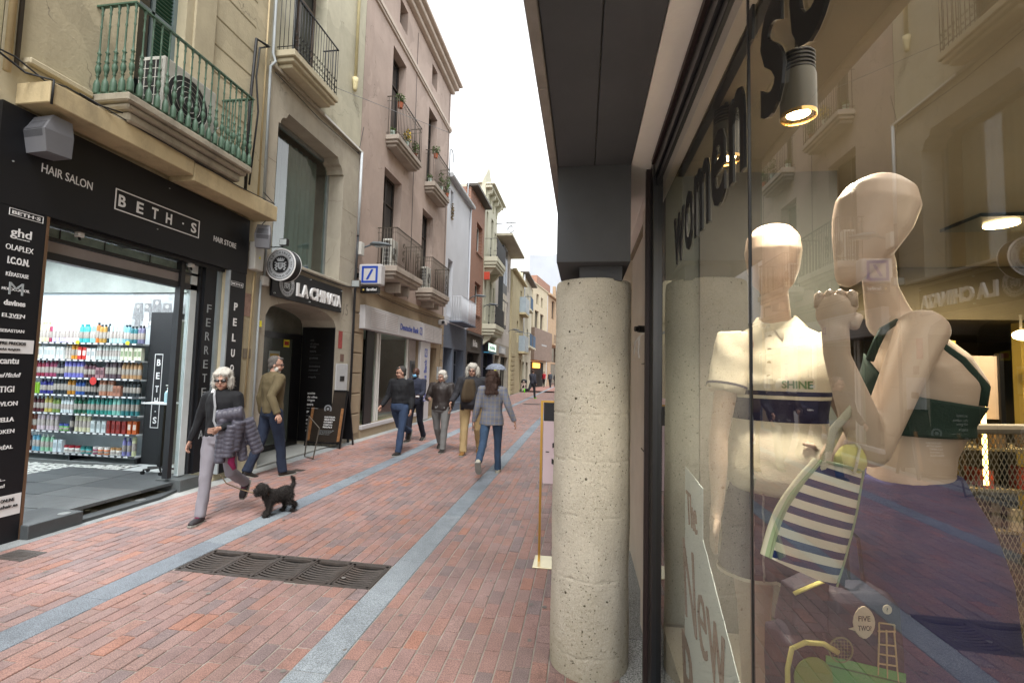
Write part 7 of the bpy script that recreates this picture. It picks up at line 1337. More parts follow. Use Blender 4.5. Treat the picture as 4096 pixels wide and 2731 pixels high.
for _ in range(9000):
    v = vs_[rn.randrange(len(vs_))]; p = v.co; nrm = v.normal; d_ = (nrm*.7+V((rn.gauss(0, .3), rn.gauss(0, .3)-.35, -.6+rn.gauss(0, .3)))).normalized(); s_ = d_.cross(V((rn.gauss(0, 1), rn.gauss(0, 1), rn.gauss(0, 1)))).normalized()*.0022; L_ = rn.uniform(.018, .042); fur.add([p-s_, p+s_, p+d_*L_+V((0, 0, -.004))], [(0, 1, 2)])
put('fur', fur.data('fur', M_fur), dg, kind='stuff')
MB().ell((0, .338, .312), (.012, .010, .010)).build('nose', M_blk, dg, smooth=True); [MB().ell((s*.026, .288, .338), (.007, .006, .007)).build('eye', M_lens, dg) for s in (-1, 1)]
MB().tube([(.058*math.cos(a), .18+.02*math.sin(a), .27+.045*math.sin(a)) for a in [i*PI/6 for i in range(13)]], .007, 6, caps=False).build('collar', mat('brown_collar', '#5a3b22', .6), dg)
dg.location = (-3.36, 4.86, 0); dg.rotation_euler.z = R_(150); dg.scale = (1.15, .78, .95)
cc = Matrix.Rotation(R_(150), 3, 'Z') @ V((0, .18, .27))*.9+V((-3.36, 4.86, 0))
o = MB().tube([V((-3.98, 4.72, .42)), V((-3.9, 4.72, .33)), V((-3.75, 4.75, .27)), cc.lerp(V((-3.75, 4.75, .27)), .4)-Zv_*.01, cc], .006, 6).build('dog_lead', mat('tan_lead', '#7d6a50', .7), smooth=True); tag(o, 'thin tan lead running from the woman to the black dog', 'lead')
# ------------------------------------------------------------------ inside the lingerie shop on the right
V = Vector
rm = thing('lingerie_shop_room', 'dim warm interior of the lingerie shop behind the plate glass', 'room', (3, 2, 0))
M_rw = mat('olive_beige_wall', '#6b5f45', .8, var=.06); M_rc = mat('warm_grey_ceiling', '#867c69', .8, var=.04); M_yw = mat('yellow_lit_wall', '#b59a4a', .7, var=.08)  # M_yw: the niche's yellow light is put into the base colour
MB().box(.43, 7, -3, 8, 2.76, 2.785).build('ceiling', M_rc, rm); MB().box(1.35, 7, -3, 8, .0, .03).build('floor', mat('dark_shop_floor', '#3a342c', .4), rm); MB().box(.43, 1.35, -3, 2.6, 0.0, .35).build('display_platform', mat('pale_platform', '#a9a296', .6), rm)
MB().box(.93, 7, 7.8, 8, 0, 2.78).build('end_wall', M_rw, rm); MB().box(7, 7.1, -3, 8, 0, 2.78).build('back_wall', M_rw, rm); MB().box(.43, 7, -3.1, -3, 0, 2.78).build('near_wall', M_rw, rm); MB().box(.62, .93, 2.62, 8, 0, 2.78).build('street_wall', mat('grey_inner_wall', '#7d7a72', .8), rm)
MB().box(2.2, 7, 5.0, 7.8, 2.25, 2.75).build('dropped_ceiling', mat('ochre_ceiling', '#6b6350', .8), rm)
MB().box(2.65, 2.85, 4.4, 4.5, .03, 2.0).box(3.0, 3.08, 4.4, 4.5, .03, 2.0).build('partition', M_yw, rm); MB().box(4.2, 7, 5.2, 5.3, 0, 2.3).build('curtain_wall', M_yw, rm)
MB().box(3.5, 3.52, 4.62, 5.2, 1.1, 1.92).build('white_screen', mat('pale_screen', '#b3aa9c', .6), rm) if 0 else None
o = thing('hanging_banner', 'pale pinkish banner panel hanging behind the right mannequin', 'banner', (2.9, 4.1, 1.5)); MB().box(2.72, 3.13, 4.08, 4.1, 1.38, 1.86).build('panel', mat('pink_beige_panel', '#b09c8c', .7), o); MB().box(3.13, 3.16, 4.06, 4.1, .5, 1.88).build('frame_bar', M_blk, o)
MB().box(.43, 1.32, 2.64, 2.70, .35, 2.76).build('display_side_wall', mat('grey_display_wall', '#7f827a', .8, var=.04), rm)
# low shelving with warm light strips seen through the mesh
shf = thing('display_shelves', 'warmly lit wall shelves with boxes deep in the lingerie shop', 'shelving', (3, 4.3, .4))
rs_ = random.Random(2)
for z in (.55, .85, 1.15): MB().box(2.3, 3.6, 4.0, 4.4, z, z+.02).build('shelf', M_rw, shf)
for x in (2.55, 2.95): MB().box(x, x+.02, 3.98, 4.0, .9, 1.5).build('light_strip', mat('warm_strip', '#ffd98a', .5, var=0, em='#ffcf70', ems=5), shf)
for k in range(14): x = 2.35+k*.088; z = (.57, .87, 1.17)[k % 3]; o = MB().box(x, x+.07, 4.02, 4.2, z, z+.1+.1*rs_.random(), bev=.004).build('gift_box', (mat('cream_box', '#b3a78f', .6), mat('red_box', '#8a3a2c', .6), mat('brown_box', '#5c4a36', .6))[k % 3], shf)
# hanging white bottle shape tag and mesh screen
ms_ = thing('mesh_screen', 'diamond wire mesh screen with a beige top rail behind the mannequin skirt', 'screen', (1.5, 1.8, .35))
A_, B_ = V((1.10, 1.70, 0)), V((1.95, 1.98, 0)); z0, z1 = .36, 1.50; W_ = (B_-A_).length; dirv = (B_-A_).normalized(); H_ = z1-z0; sp = .021; sl = .62
mm = MB(); nn_ = dirv.cross(V((0, 0, 1))).normalized()
def wire(u0, zz0, u1, zz1):
    p, q_ = A_+dirv*u0+V((0, 0, zz0)), A_+dirv*u1+V((0, 0, zz1)); d = (q_-p).normalized(); s_ = d.cross(nn_)*.0021
    mm.add([p-s_, p+s_, q_+s_, q_-s_], [(0, 1, 2, 3)])
n_ = int((W_+H_*sl)/sp)
for k in range(n_):
    u0 = k*sp-H_*sl; a, b = (u0, z0), (u0+H_*sl, z1)
    if a[0] < 0: a = (0, z0-u0/sl)
    if b[0] > W_: b = (W_, z0+(W_-u0)/sl)
    if b[1] > a[1]: wire(a[0], a[1], b[0], b[1]); wire(W_-a[0], a[1], W_-b[0], b[1])
put('wire_mesh', mm.data('wire_mesh', mat('wire_grey', '#a59a84', .5, metal=.3)), ms_, kind='stuff')
MB().tube([A_+V((0, 0, z1)), B_+V((0, 0, z1))], .017, 8).build('top_rail', mat('beige_rail', '#8f8474', .5), ms_)
for t_ in (0, .5, 1): MB().cyl(A_.lerp(B_, t_)+V((0, 0, z0)), A_.lerp(B_, t_)+V((0, 0, z1)), .009, 8).build('upright', MATS['beige_rail'], ms_)
# lamps
def spot(loc, tgt, power, ang=50, col=(1, .80, .55), r=.04):
    l = bpy.data.lights.new('shop_spot', 'SPOT'); l.energy = power; l.spot_size = R_(ang); l.spot_blend = .6; l.color = col; l.shadow_soft_size = r
    o = bpy.data.objects.new('shop_spot', l); COL.objects.link(o); o.location = loc; o.rotation_euler = (V(tgt)-V(loc)).to_track_quat('-Z', 'Y').to_euler(); return o
M_fix = mat('dark_fixture', '#5a564c', .5); M_lit = mat('lit_bulb', '#fff0d0', .5, var=0, em='#ffdca0', ems=14)
for i, (x, y, z, tg) in enumerate(((.674, 1.569, 2.50, (.70, 1.27, 2.0)), (.56, 1.93, 2.53, (.66, 1.72, 1.9)))):
    t = thing('pendant_spot', ('dark cylindrical spotlight hanging above the gap between the mannequins behind the letter s', 'dark cylindrical spotlight glowing behind the letters e and n')[i], 'spotlight', (x, y, z))
    MB().lathe((x, y, z), [(.046, 0), (.052, 0), (.052, .12), (.044, .15), (.044, .2), (.02, .205), (0, .205)], 28).build('housing', M_fix, t, smooth='auto')
    for k in range(5): MB().lathe((x, y, z+.135+k*.013), [(.046, 0), (.05, .002), (.05, .005), (.046, .007)], 24).build('cooling_fin', M_blk, t)
    MB().lathe((x, y, z+.002), [(0, -.004), (.03, -.003), (.043, 0), (.043, .004), (0, .004)], 24).build('lit_bulb', M_lit, t); MB().lathe((x, y, z-.012), [(.050, 0), (.0525, 0), (.0525, .012), (.050, .012)], 28).build('reflector', mat('gold_reflector', '#d8b070', .25, metal=.8), t)
    MB().cyl((x, y, z+.2), (x, y, 2.76), .008, 6).build('stem', M_fix, t); spot((x, y, z-.02), ((.64, 1.56, 1.0), (.66, 1.72, 1.9))[i], (46, 16)[i], (125, 80)[i], (1, .86, .68))
MB().box(.5, .53, -1, 2.6, 2.74, 2.76).build('track', M_blk, rm)
t = thing('recessed_light', 'round recessed spotlight in a dark square ceiling plate at the far right', 'ceiling light', (2.8, 3.6, 2.74)); MB().box(2.55, 3.1, 3.4, 3.75, 2.735, 2.757).build('plate', M_blk, t); MB().lathe((2.8, 3.57, 2.725), [(0, 0), (.09, 0), (.09, .008), (0, .008)], 24).build('lit_bulb', M_lit, t)
spot((2.8, 3.57, 2.7), (3.2, 4.6, 1), 60, 120)
t = thing('wall_spotlight', 'bright oval spotlight glowing at the far right of the shop', 'spotlight', (3.7, 4.58, 2.05)); MB().ell((3.72, 4.58, 2.07), (.07, .07, .045)).build('lit_bulb', M_lit, t); MB().cyl((3.72, 4.6, 2.1), (3.72, 4.6, 2.25), .01, 6).build('stem', M_fix, t)
area('shop_glow', (3.4, 3.6, 2.6), 1.4, 22, (1, .78, .45), (0, 0, 0), 1.0)
for lx, ly, lz, pw_ in ((1.5, .6, 2.0, 2.6), (2.4, 2.6, 1.9, 3.6), (1.15, 2.3, 2.1, 2)):  # added point fills without fittings, to brighten the shop ceiling
    pl0 = bpy.data.lights.new('shop_fill', 'POINT'); pl0.energy = pw_; pl0.color = (1, .82, .6); pl0.shadow_soft_size = .12; o = bpy.data.objects.new('shop_fill', pl0); COL.objects.link(o); o.location = (lx, ly, lz)
area('window_glow', (1.1, 1.0, 2.7), .9, 8, (1, .9, .78), (0, 0, 0), 2.5)
# ---- mannequins
M_man = mat('mannequin_skin', '#c0aa98', .42, var=.02, spec=.4)
F2 = V((-.86, .51, 0)); L2 = V((-.51, -.86, 0)); Zv = V((0, 0, 1))
def body2(mb, grow=0, lv=None, clip=None):
    S = [(1.83, (.765, 1.30), .036, .045), (1.80, (.775, 1.30), .045, .07), (1.775, (.79, 1.30), .055, .12), (1.735, (.805, 1.305), .078, .152), (1.69, (.825, 1.305), .102, .155), (1.645, (.832, 1.303), .122, .145), (1.60, (.828, 1.303), .115, .138), (1.55, (.82, 1.30), .098, .128), (1.48, (.803, 1.297), .084, .115), (1.42, (.793, 1.29), .084, .115), (1.35, (.80, 1.29), .102, .138), (1.27, (.815, 1.292), .126, .160), (1.18, (.825, 1.30), .132, .168), (1.08, (.822, 1.30), .12, .165)]
    S = [s for s in S if clip is None or clip[0] <= s[0] <= clip[1]]
    mb.tube([(s[1][0], s[1][1], s[0]) for s in S], [(s[2]+grow, s[3]+grow) for s in S], 28, up=L2)
mb = MB(); body2(mb)
# head: long smooth egg tilted forward
ax0, ax1 = V((.640, 1.262, 1.885)), V((.735, 1.262, 2.165)); cs = []
for t_, rf, rl in ((0, .014, .016), (.05, .026, .028), (.18, .044, .044), (.36, .068, .060), (.55, .084, .070), (.72, .089, .074), (.86, .074, .062), (.95, .043, .04), (1.0, .014, .014)): cs.append((ax0.lerp(ax1, t_)+V((.012, -.004, 0))*math.sin(t_*PI), (rf, rl)))
mb.tube([c[0] for c in cs], [c[1] for c in cs], 24, up=L2)
limb(mb, [V((.725, 1.272, 1.95)), V((.735, 1.282, 1.88)), V((.765, 1.30, 1.80))], [.036, .036, .050], 16)
sh = V((.765, 1.185, 1.772)); el = V((.605, 1.10, 1.500)); wr = V((.535, 1.085, 1.700)); 
limb(mb, [V((.80, 1.25, 1.74)), sh, sh.lerp(el, .45), el], [.05, .050, .041, .034], 14); limb(mb, [el, el.lerp(wr, .35), wr, V((.530, 1.08, 1.755))], [.034, .037, .025, .026], 14)
ac_ = V((.84, -.53, 0)).normalized(); fw = ac_.cross(Zv)*-1
pc_ = V((.530, 1.078, 1.793)); mb.ell(pc_, (.038, .022, .045), Matrix((ac_, fw, Zv)).transposed())
sh2 = V((.86, 1.42, 1.745)); limb(mb, [V((.83, 1.34, 1.74)), sh2, V((.80, 1.50, 1.55)), V((.72, 1.50, 1.42))], [.05, .048, .04, .032], 12)
ex = MB()
for k in range(4):
    b_ = pc_+ac_*(-.028+k*.019)+Zv*(.036-abs(k-1.3)*.003); chain(ex, [b_-Zv*.02, b_+Zv*.006, b_+fw*.022+Zv*.008, b_+fw*.030-Zv*.016, b_+fw*.012-Zv*.024], .0105, .009, 10)
chain(ex, [pc_+ac_*.03-Zv*.03, pc_+ac_*.036+fw*.018-Zv*.012, pc_+ac_*.02+fw*.034-Zv*.002, pc_+ac_*.0+fw*.036], .012, .009, 10)
for s_ in (-1, 1): limb(mb, [V((.822, 1.30, 1.15))+L2*s_*.08, V((.82, 1.30, .85))+L2*s_*.075, V((.83, 1.31, .40))+L2*s_*.07], [.085, .055, .035], 14); mb.ell(V((.80, 1.32, .375))+L2*s_*.07, (.10, .04, .03), Matrix((F2, L2, Zv)).transposed())
m2 = thing('mannequin', 'near faceless mannequin in a green sports top and long navy skirt with raised fist', 'mannequin', (.82, 1.3, .35))
put('body', remesh(mb, .0055, 6, .5, mats=[M_man], extra=ex), m2)
M_gt = mat('bottle_green_knit', '#24372f', .85, var=.08, bump=.3, bs=260)
# sports top: band plus cup front and straps
tb_ = MB(); S = [(1.705, .040, .10), (1.68, .075, .13), (1.645, .122, .145), (1.60, .117, .14), (1.555, .10, .131), (1.545, .098, .129)]
vs = []; n = 48
levels_ = [1.545+.02*i for i in range(10)]
def rad2(z):
    P_ = [(1.55, .098, .128, .82), (1.60, .115, .138, .828), (1.645, .122, .145, .832), (1.69, .102, .155, .825), (1.735, .078, .152, .805), (1.80, .045, .07, .775)]
    for (a, b) in zip(P_, P_[1:]):
        if z <= b[0]: t_ = max(0, (z-a[0])/(b[0]-a[0])); return [a[i]+(b[i]-a[i])*t_ for i in (1, 2, 3)]
    return P_[-1][1:]
def skin2(a, z, g=.004):
    rf, rl, cx = rad2(z); c = V((cx, 1.303, z)); return c+F2*((rf+g)*math.cos(a))+L2*((rl+g)*math.sin(a))
def topz(a):  # upper edge of the top around the body, a=0 is the front
    c_ = math.cos(a); return 1.615+.105*max(0, c_)**1.5-.02*max(0, -c_)
for j in range(12):
    for i in range(n): a = 2*PI*i/n; z = 1.525+(topz(a)-1.525)*j/11; vs.append(skin2(a, z, .0045))
fs = [(j*n+i, j*n+(i+1) % n, (j+1)*n+(i+1) % n, (j+1)*n+i) for j in range(11) for i in range(n)]
o_ = MB().add(vs, fs); me = o_.data('sports_top', M_gt, True); ob = put('sports_top', me, m2); so = ob.modifiers.new('s', 'SOLIDIFY'); so.thickness = .004; so.offset = 1
for s_ in (1, -1):
    a0 = s_*R_(32); a1 = s_*R_(140); pts = [skin2(a0*(1-t_)+s_*R_(88)*t_*1.0, 1.705+.09*t_**.8, .004) for t_ in (0, .3, .6)]
    pts = [skin2(s_*R_(30), 1.70), skin2(s_*R_(42), 1.735), skin2(s_*R_(62), 1.772, .006), skin2(s_*R_(90), 1.79, .008), skin2(s_*R_(120), 1.765, .006), skin2(s_*R_(140), 1.70), skin2(s_*R_(148), 1.64), skin2(s_*R_(150), 1.60)]
    MB().tube(pts, [(.009, .0035)]*8, 6, up=L2*s_+Zv*.2).build('strap', M_gt, m2, smooth=True)
M_sk = mat('navy_skirt_jersey', '#2c2c58', .9, var=.08, vs=6, bump=.35, bs=200)
sk = MB(); S = [(1.425, .098, .130, .795), (1.37, .112, .148, .80), (1.30, .134, .172, .812), (1.2, .150, .188, .825), (1.05, .152, .19, .835), (.9, .160, .20, .838), (.7, .165, .205, .84), (.55, .168, .21, .84)]
sk.tube([(s[3], 1.297, s[0]) for s in S], [(s[1], s[2]) for s in S], 48, caps=True, up=L2)
put('skirt', remesh(sk, .009, 4, .5, disp=lambda c: .003*noise.noise((c.x*14, c.y*14, c.z*3)), mats=[M_sk]), m2)
# mannequin 1
F1 = V((-.45, -.89, 0)).normalized(); L1 = V((.89, -.45, 0)).normalized(); C1 = V((.675, 1.76, 0))
mb = MB(); S = [(1.855, .042, .045), (1.83, .05, .07), (1.80, .06, .13), (1.75, .08, .17), (1.70, .10, .165), (1.64, .115, .15), (1.55, .095, .13), (1.42, .08, .115), (1.36, .085, .12), (1.25, .10, .155), (1.14, .11, .17), (1.05, .1, .165)]
mb.tube([C1+Zv*s[0] for s in S], [(s[1], s[2]) for s in S], 24, up=L1)
hc = V((.655, 1.735, 0)); cs = [(1.93, .02, .018), (1.945, .045, .035), (1.98, .078, .066), (2.03, .098, .082), (2.09, .106, .09), (2.14, .096, .084), (2.175, .066, .058), (2.19, .02, .018)]
mb.tube([hc+Zv*s[0]+F1*(.01 if s[0] < 2 else 0) for s in cs], [(s[1], s[2]) for s in cs], 24, up=L1)
limb(mb, [V((.662, 1.745, 1.97)), V((.672, 1.758, 1.84))], [.042, .05], 14)
sR, eR, wR, hR = V((.525, 1.745, 1.765)), V((.462, 1.70, 1.44)), V((.452, 1.675, 1.225)), V((.436, 1.665, 1.15))
limb(mb, [V((.57, 1.76, 1.75)), sR, sR.lerp(eR, .5), eR], [.05, .046, .038, .031], 12); limb(mb, [eR, eR.lerp(wR, .4), wR, wR.lerp(hR, .4)], [.031, .031, .021, .02], 12)
mb.ell(V((.442, 1.668, 1.165)), (.018, .032, .042))
ex = MB()
for k in range(4): b_ = V((.440, 1.645+k*.016, 1.14)); chain(ex, [b_+Zv*.03, b_-Zv*.01, b_+V((-.004, -.003, -.04)), b_+V((-.002, -.004, -.062-.006*(k in (1, 2))))], .0085, .006, 8)
chain(ex, [V((.44, 1.642, 1.18)), V((.428, 1.618, 1.155)), V((.424, 1.612, 1.125))], .009, .007, 8)
sL, eL, wL = V((.83, 1.83, 1.775)), V((.955, 1.83, 1.47)), V((.78, 1.672, 1.40))
limb(mb, [V((.79, 1.80, 1.76)), sL, sL.lerp(eL, .5), eL], [.05, .046, .038, .031], 12); limb(mb, [eL, eL.lerp(wL, .4), wL, wL.lerp(V((.735, 1.65, 1.395)), .5)], [.031, .031, .022, .021], 12)
mb.ell(V((.735, 1.645, 1.397)), (.038, .018, .032), Matrix.Rotation(R_(25), 3, 'Z'))
for k in range(4): b_ = V((.715, 1.632, 1.422-k*.017)); chain(ex, [b_+V((.02, .01, 0)), b_, b_+V((-.035, -.010, -.002)), b_+V((-.058-.006*(k in (1, 2)), -.006, -.006))], .0088, .0062, 8)
chain(ex, [V((.74, 1.63, 1.42)), V((.722, 1.615, 1.440)), V((.695, 1.608, 1.445))], .009, .007, 8)
for s_ in (-1, 1): limb(mb, [C1+L1*s_*.085+Zv*1.12, C1+L1*s_*.08+Zv*.86, C1+L1*s_*.075+Zv*.40], [.086, .055, .035], 14); mb.ell(C1+L1*s_*.075+F1*.05+Zv*.375, (.10, .04, .03), Matrix((F1, L1, Zv)).transposed())
m1 = thing('mannequin', 'far faceless mannequin in a cream polo shirt with navy stripes and dark shorts', 'mannequin', (.675, 1.76, .35))
put('body', remesh(mb, .0055, 6, .5, mats=[M_man], extra=ex), m1)
def polomat():
    m = mat('cream_polo_jersey', '#d0c8b4', .9, var=.05, bump=.25, bs=220); nt = m.node_tree; N = nt.nodes; L = nt.links; b = N['Principled BSDF']; src = b.inputs['Base Color'].links[0].from_socket
    tc = N.new('ShaderNodeTexCoord'); s = N.new('ShaderNodeSeparateXYZ'); L.new(tc.outputs['Object'], s.inputs[0]); cr = N.new('ShaderNodeValToRGB'); cr.color_ramp.interpolation = 'CONSTANT'; e = cr.color_ramp.elements
    mr = N.new('ShaderNodeMapRange'); mr.inputs[1].default_value = 1.4; mr.inputs[2].default_value = 1.7; L.new(s.outputs['Z'], mr.inputs[0]); L.new(mr.outputs[0], cr.inputs[0])
    st = [(0, 0), ((1.505-1.4)/.3, 1), ((1.580-1.4)/.3, 0), ((1.592-1.4)/.3, 1), ((1.607-1.4)/.3, 0)]
    while len(e) < len(st): e.new(.5)
    for i, (p, v) in enumerate(st): e[i].position = p; e[i].color = (v, v, v, 1)
    mx = N.new('ShaderNodeMix'); mx.data_type = 'RGBA'; L.new(cr.outputs[0], mx.inputs[0]); L.new(src, mx.inputs[6]); mx.inputs[7].default_value = lin('#262340'); L.new(mx.outputs[2], b.inputs['Base Color']); return m
M_polo = polomat()
mb = MB(); S = [(1.845, .052, .062), (1.80, .072, .14), (1.75, .092, .18), (1.70, .112, .178), (1.64, .128, .165), (1.56, .118, .152), (1.47, .116, .148), (1.38, .135, .158), (1.32, .148, .162), (1.28, .140, .152), (1.262, .11, .12)]
mb.tube([C1+Zv*s[0]+F1*(.02 if s[0] < 1.4 else 0) for s in S], [(s[1], s[2]) for s in S], 32, up=L1)
polo = remesh(mb, .008, 5, .5, disp=lambda c: (.006*noise.noise((c.x*10, c.y*10, c.z*16))+.008*max(0, 1.45-c.z)*4*noise.noise((c.x*18+c.z*14, c.y*18, c.z*9))), mats=[M_polo]); po_ = put('polo_shirt', polo, m1)
M_slv = mat('polo_sleeve_jersey', '#d0c8b4', .9, var=.05, bump=.25, bs=220)
for a, b in ((sR, eR), (sL, eL)):
    mb = MB(); d = (b-a); mb.tube([a-d*.10+Zv*.005, a, a+d*.22, a+d*.46, a+d*.52], [.055, .060, .062, .064, .063], 20)
    put('sleeve', remesh(mb, .008, 3, .5, disp=lambda c: .005*noise.noise(c*16), mats=[M_slv]), m1)
    MB().tube([a+d*.44, a+d*.465], [.0665, .0665], 24, caps=False).build('cuff_stripe', mat('navy_trim', '#262340', .8), m1, smooth=True)
col_ = MB()
for s_ in (-1, 1): p = C1+Zv*1.845; col_.add([p+F1*.075+L1*s_*.005+Zv*-.03, p+F1*.085+L1*s_*.03+Zv*-.085, p+F1*.04+L1*s_*.105+Zv*-.055, p-F1*.05+L1*s_*.09+Zv*-.01, p-F1*.05+L1*s_*.05+Zv*.03, p+F1*.02+L1*s_*.06+Zv*.02], [(0, 1, 2, 5), (5, 2, 3, 4)])
cb = col_.build('collar', M_slv, m1, smooth=True); so = cb.modifiers.new('s', 'SOLIDIFY'); so.thickness = .005
bvh = BVHTree.FromPolygons([v.co[:] for v in polo.vertices], [tuple(p.vertices) for p in polo.polygons])
def drape(mbx, d, off=.0015):
    out = []
    for v in mbx.v:
        h = bvh.ray_cast(V(v)+d*.4, -d, 1.0); out.append(tuple(h[0]+d*off) if h[0] is not None else v)
    mbx.v = out; return mbx
tx = MB(); text(tx, 'SHINE', C1+F1*.2+L1*.025+Zv*1.617, (L1, Zv, F1), w=.085, h=.026, bold=.03, depth=0); drape(tx, F1, .003).build('lettering', mat('sage_print', '#6f8a62', .8), m1)
for k in range(4): p = C1+F1*.2+L1*-.012+Zv*(1.79-k*.045); h = bvh.ray_cast(p, -F1, .5); MB().cyl(h[0], h[0]+F1*.004, .0065, 10).build('button', mat('shell_button', '#a89c80', .3), m1) if h[0] is not None else None
pl_ = MB(); pl_.add([C1+F1*.2+L1*w_+Zv*(1.83-.2*i/12) for i in range(13) for w_ in (-.026, .002)], [(2*i, 2*i+1, 2*i+3, 2*i+2) for i in range(12)]); pk = drape(pl_, F1, .0022).build('placket', M_slv, m1); so = pk.modifiers.new('s', 'SOLIDIFY'); so.thickness = .002
M_sho = mat('navy_shorts', '#2a2740', .9, var=.06, bump=.2, bs=200)
mb = MB(); mb.tube([C1+Zv*1.30, C1+Zv*1.2, C1+Zv*1.08, C1+Zv*1.02], [(.105, .15), (.125, .175), (.13, .18), (.12, .18)], 32, up=L1)
for s_ in (-1, 1): mb.tube([C1+L1*s_*.075+Zv*1.12, C1+L1*s_*.085+Zv*1.02, C1+L1*s_*.088+Zv*.975], [.10, .105, .108], 20)
put('shorts', remesh(mb, .008, 4, .5, disp=lambda c: .004*noise.noise(c*12), mats=[M_sho]), m1)
for s_ in (-1, 1): MB().tube([C1+L1*s_*.088+Zv*.981, C1+L1*s_*.088+Zv*.970], [.111, .112], 28, caps=False).build('white_hem', M_slv, m1, smooth=True)
for k in (0, 1): dd = C1+F1*.138+L1*(-.06+.03*k); MB().tube([dd+Zv*(1.28-.022*i)+L1*.0015*math.sin(i*1.7) for i in range(13+k)], .0034, 6).build('drawstring', mat('twisted_cord', '#8f8a88', .8, var=.5, vs=90), m1, smooth=True)
# ---- striped tote
def stripes(name, c1, c2, period, duty, axis='Z', off=0):
    m = bpy.data.materials.new(name); m.use_nodes = True; nt = m.node_tree; N = nt.nodes; L = nt.links; b = N['Principled BSDF']; b.inputs['Roughness'].default_value = .9; b.inputs['Specular IOR Level'].default_value = .2
    tc = N.new('ShaderNodeTexCoord'); s = N.new('ShaderNodeSeparateXYZ'); L.new(tc.outputs['Object'], s.inputs[0])
    def M(op, a, v): n = N.new('ShaderNodeMath'); n.operation = op; L.new(a, n.inputs[0]); n.inputs[1].default_value = v; return n.outputs[0]
    x = M('ADD', s.outputs[axis], off+10*period); x = M('DIVIDE', x, period); x = M('FRACT', x, 0); x = M('LESS_THAN', x, duty)
    nz = N.new('ShaderNodeTexNoise'); nz.inputs['Scale'].default_value = 120; L.new(tc.outputs['Object'], nz.inputs[0]); mx = N.new('ShaderNodeMix'); mx.data_type = 'RGBA'; L.new(x, mx.inputs[0]); mx.inputs[6].default_value = lin(c2); mx.inputs[7].default_value = lin(c1)
    L.new(mx.outputs[2], b.inputs['Base Color']); bu = N.new('ShaderNodeBump'); bu.inputs['Strength'].default_value = .3; bu.inputs['Distance'].default_value = .003; L.new(nz.outputs[0], bu.inputs['Height']); L.new(bu.outputs[0], b.inputs['Normal']); MATS[name] = m; return m
tt_ = thing('tote_bag', 'cream canvas tote bag with navy stripes hanging from the mannequin elbow', 'bag', (0, 0, 0))
e1 = V((.885, .336, -.26)).normalized(); e3 = V((.27, .03, .95)); e3 = (e3-e1*e3.dot(e1)).normalized(); e2 = e3.cross(e1).normalized(); O_ = V((.480, 1.063, 1.375))
# front corners in the bag's own frame (x across, z up)
top_l, top_r, bot_r, bot_l = (-.034, .106), (.070, .112), (.074, -.13), (-.094, -.108)
vs = []; NX, NZ = 14, 16
def bagp(u, w, side):
    xl = top_l[0]*(1-w)+bot_l[0]*w-.012*math.sin(w*PI); xr = top_r[0]*(1-w)+bot_r[0]*w+.006*math.sin(w*PI); xl -= .010*math.sin(w*PI); x = xl+(xr-xl)*u; z = (top_l[1]*(1-w)+bot_l[1]*w)*(1-u)+(top_r[1]*(1-w)+bot_r[1]*w)*u
    bul = (.012+.022*math.sin(min(1, w*1.3)*PI*.6))*math.sin(u*PI)**.6+.002*math.sin(u*9)*w+.003*noise.noise((u*4, w*4, side)); return (x, (-.012-.004*w-bul*.6) if side == 0 else (.004+.004*w+bul*.4), z)
fb_ = MB(); g0 = [bagp(i/NX, j/NZ, 0) for j in range(NZ+1) for i in range(NX+1)]; g1 = [bagp(i/NX, j/NZ, 1) for j in range(NZ+1) for i in range(NX+1)]; fc = [(j*(NX+1)+i, j*(NX+1)+i+1, (j+1)*(NX+1)+i+1, (j+1)*(NX+1)+i) for j in range(NZ) for i in range(NX)]
M_bs = stripes('navy_cream_stripe', '#25335c', '#d6d0be', .031, .47, 'Z', .012); M_gs = stripes('green_cream_stripe', '#9aaa86', '#c9c6b0', .016, .35, 'Y', 0)
fb_.add(g0, fc); fb_.add(g1, [f[::-1] for f in fc]); fb_.build('striped_panel', M_bs, tt_, smooth=True)
sd = MB(); K = (NX+1)
for i in (0, NX):
    col0 = [g0[j*K+i] for j in range(NZ+1)]; col1 = [g1[j*K+i] for j in range(NZ+1)]; vv = []
    for a, b in zip(col0, col1):
        for q_ in range(5): t_ = q_/4; vv.append((a[0]*(1-t_)+b[0]*t_+(-.012 if i == 0 else .012)*math.sin(t_*PI), a[1]*(1-t_)+b[1]*t_, a[2]*(1-t_)+b[2]*t_))
    sd.add(vv, [(j*5+q_, j*5+q_+1, (j+1)*5+q_+1, (j+1)*5+q_) for j in range(NZ) for q_ in range(4)])
sd.build('side_gusset', M_gs, tt_, smooth=True)
bo_ = MB(); bo_.add([g0[NZ*K+i] for i in range(K)]+[g1[NZ*K+i] for i in range(K)], [(i, i+1, K+i+1, K+i) for i in range(NX)]); bo_.build('base', M_bs, tt_)
M_web = mat('cream_webbing', '#cfc8b2', .9, var=.08, bump=.6, bs=400); M_seam = mat('sage_seam', '#8a9878', .8)
tp = MB().tube([V(g0[i])+V((0, -.001, 0)) for i in range(K)], .0035, 5).build('top_seam', M_seam, tt_); 
for i in (0, NX): MB().tube([V(g0[j*K+i])+V((0, -.001, 0)) for j in range(NZ+1)], .003, 5).build('side_seam', M_seam, tt_)
inv = Matrix((e1, e2, e3)); hook = [inv @ (p-O_) for p in (V((.588, 1.085, 1.600)), V((.602, 1.13, 1.600)))]
W2 = lambda *p: inv @ (V(p)-O_)
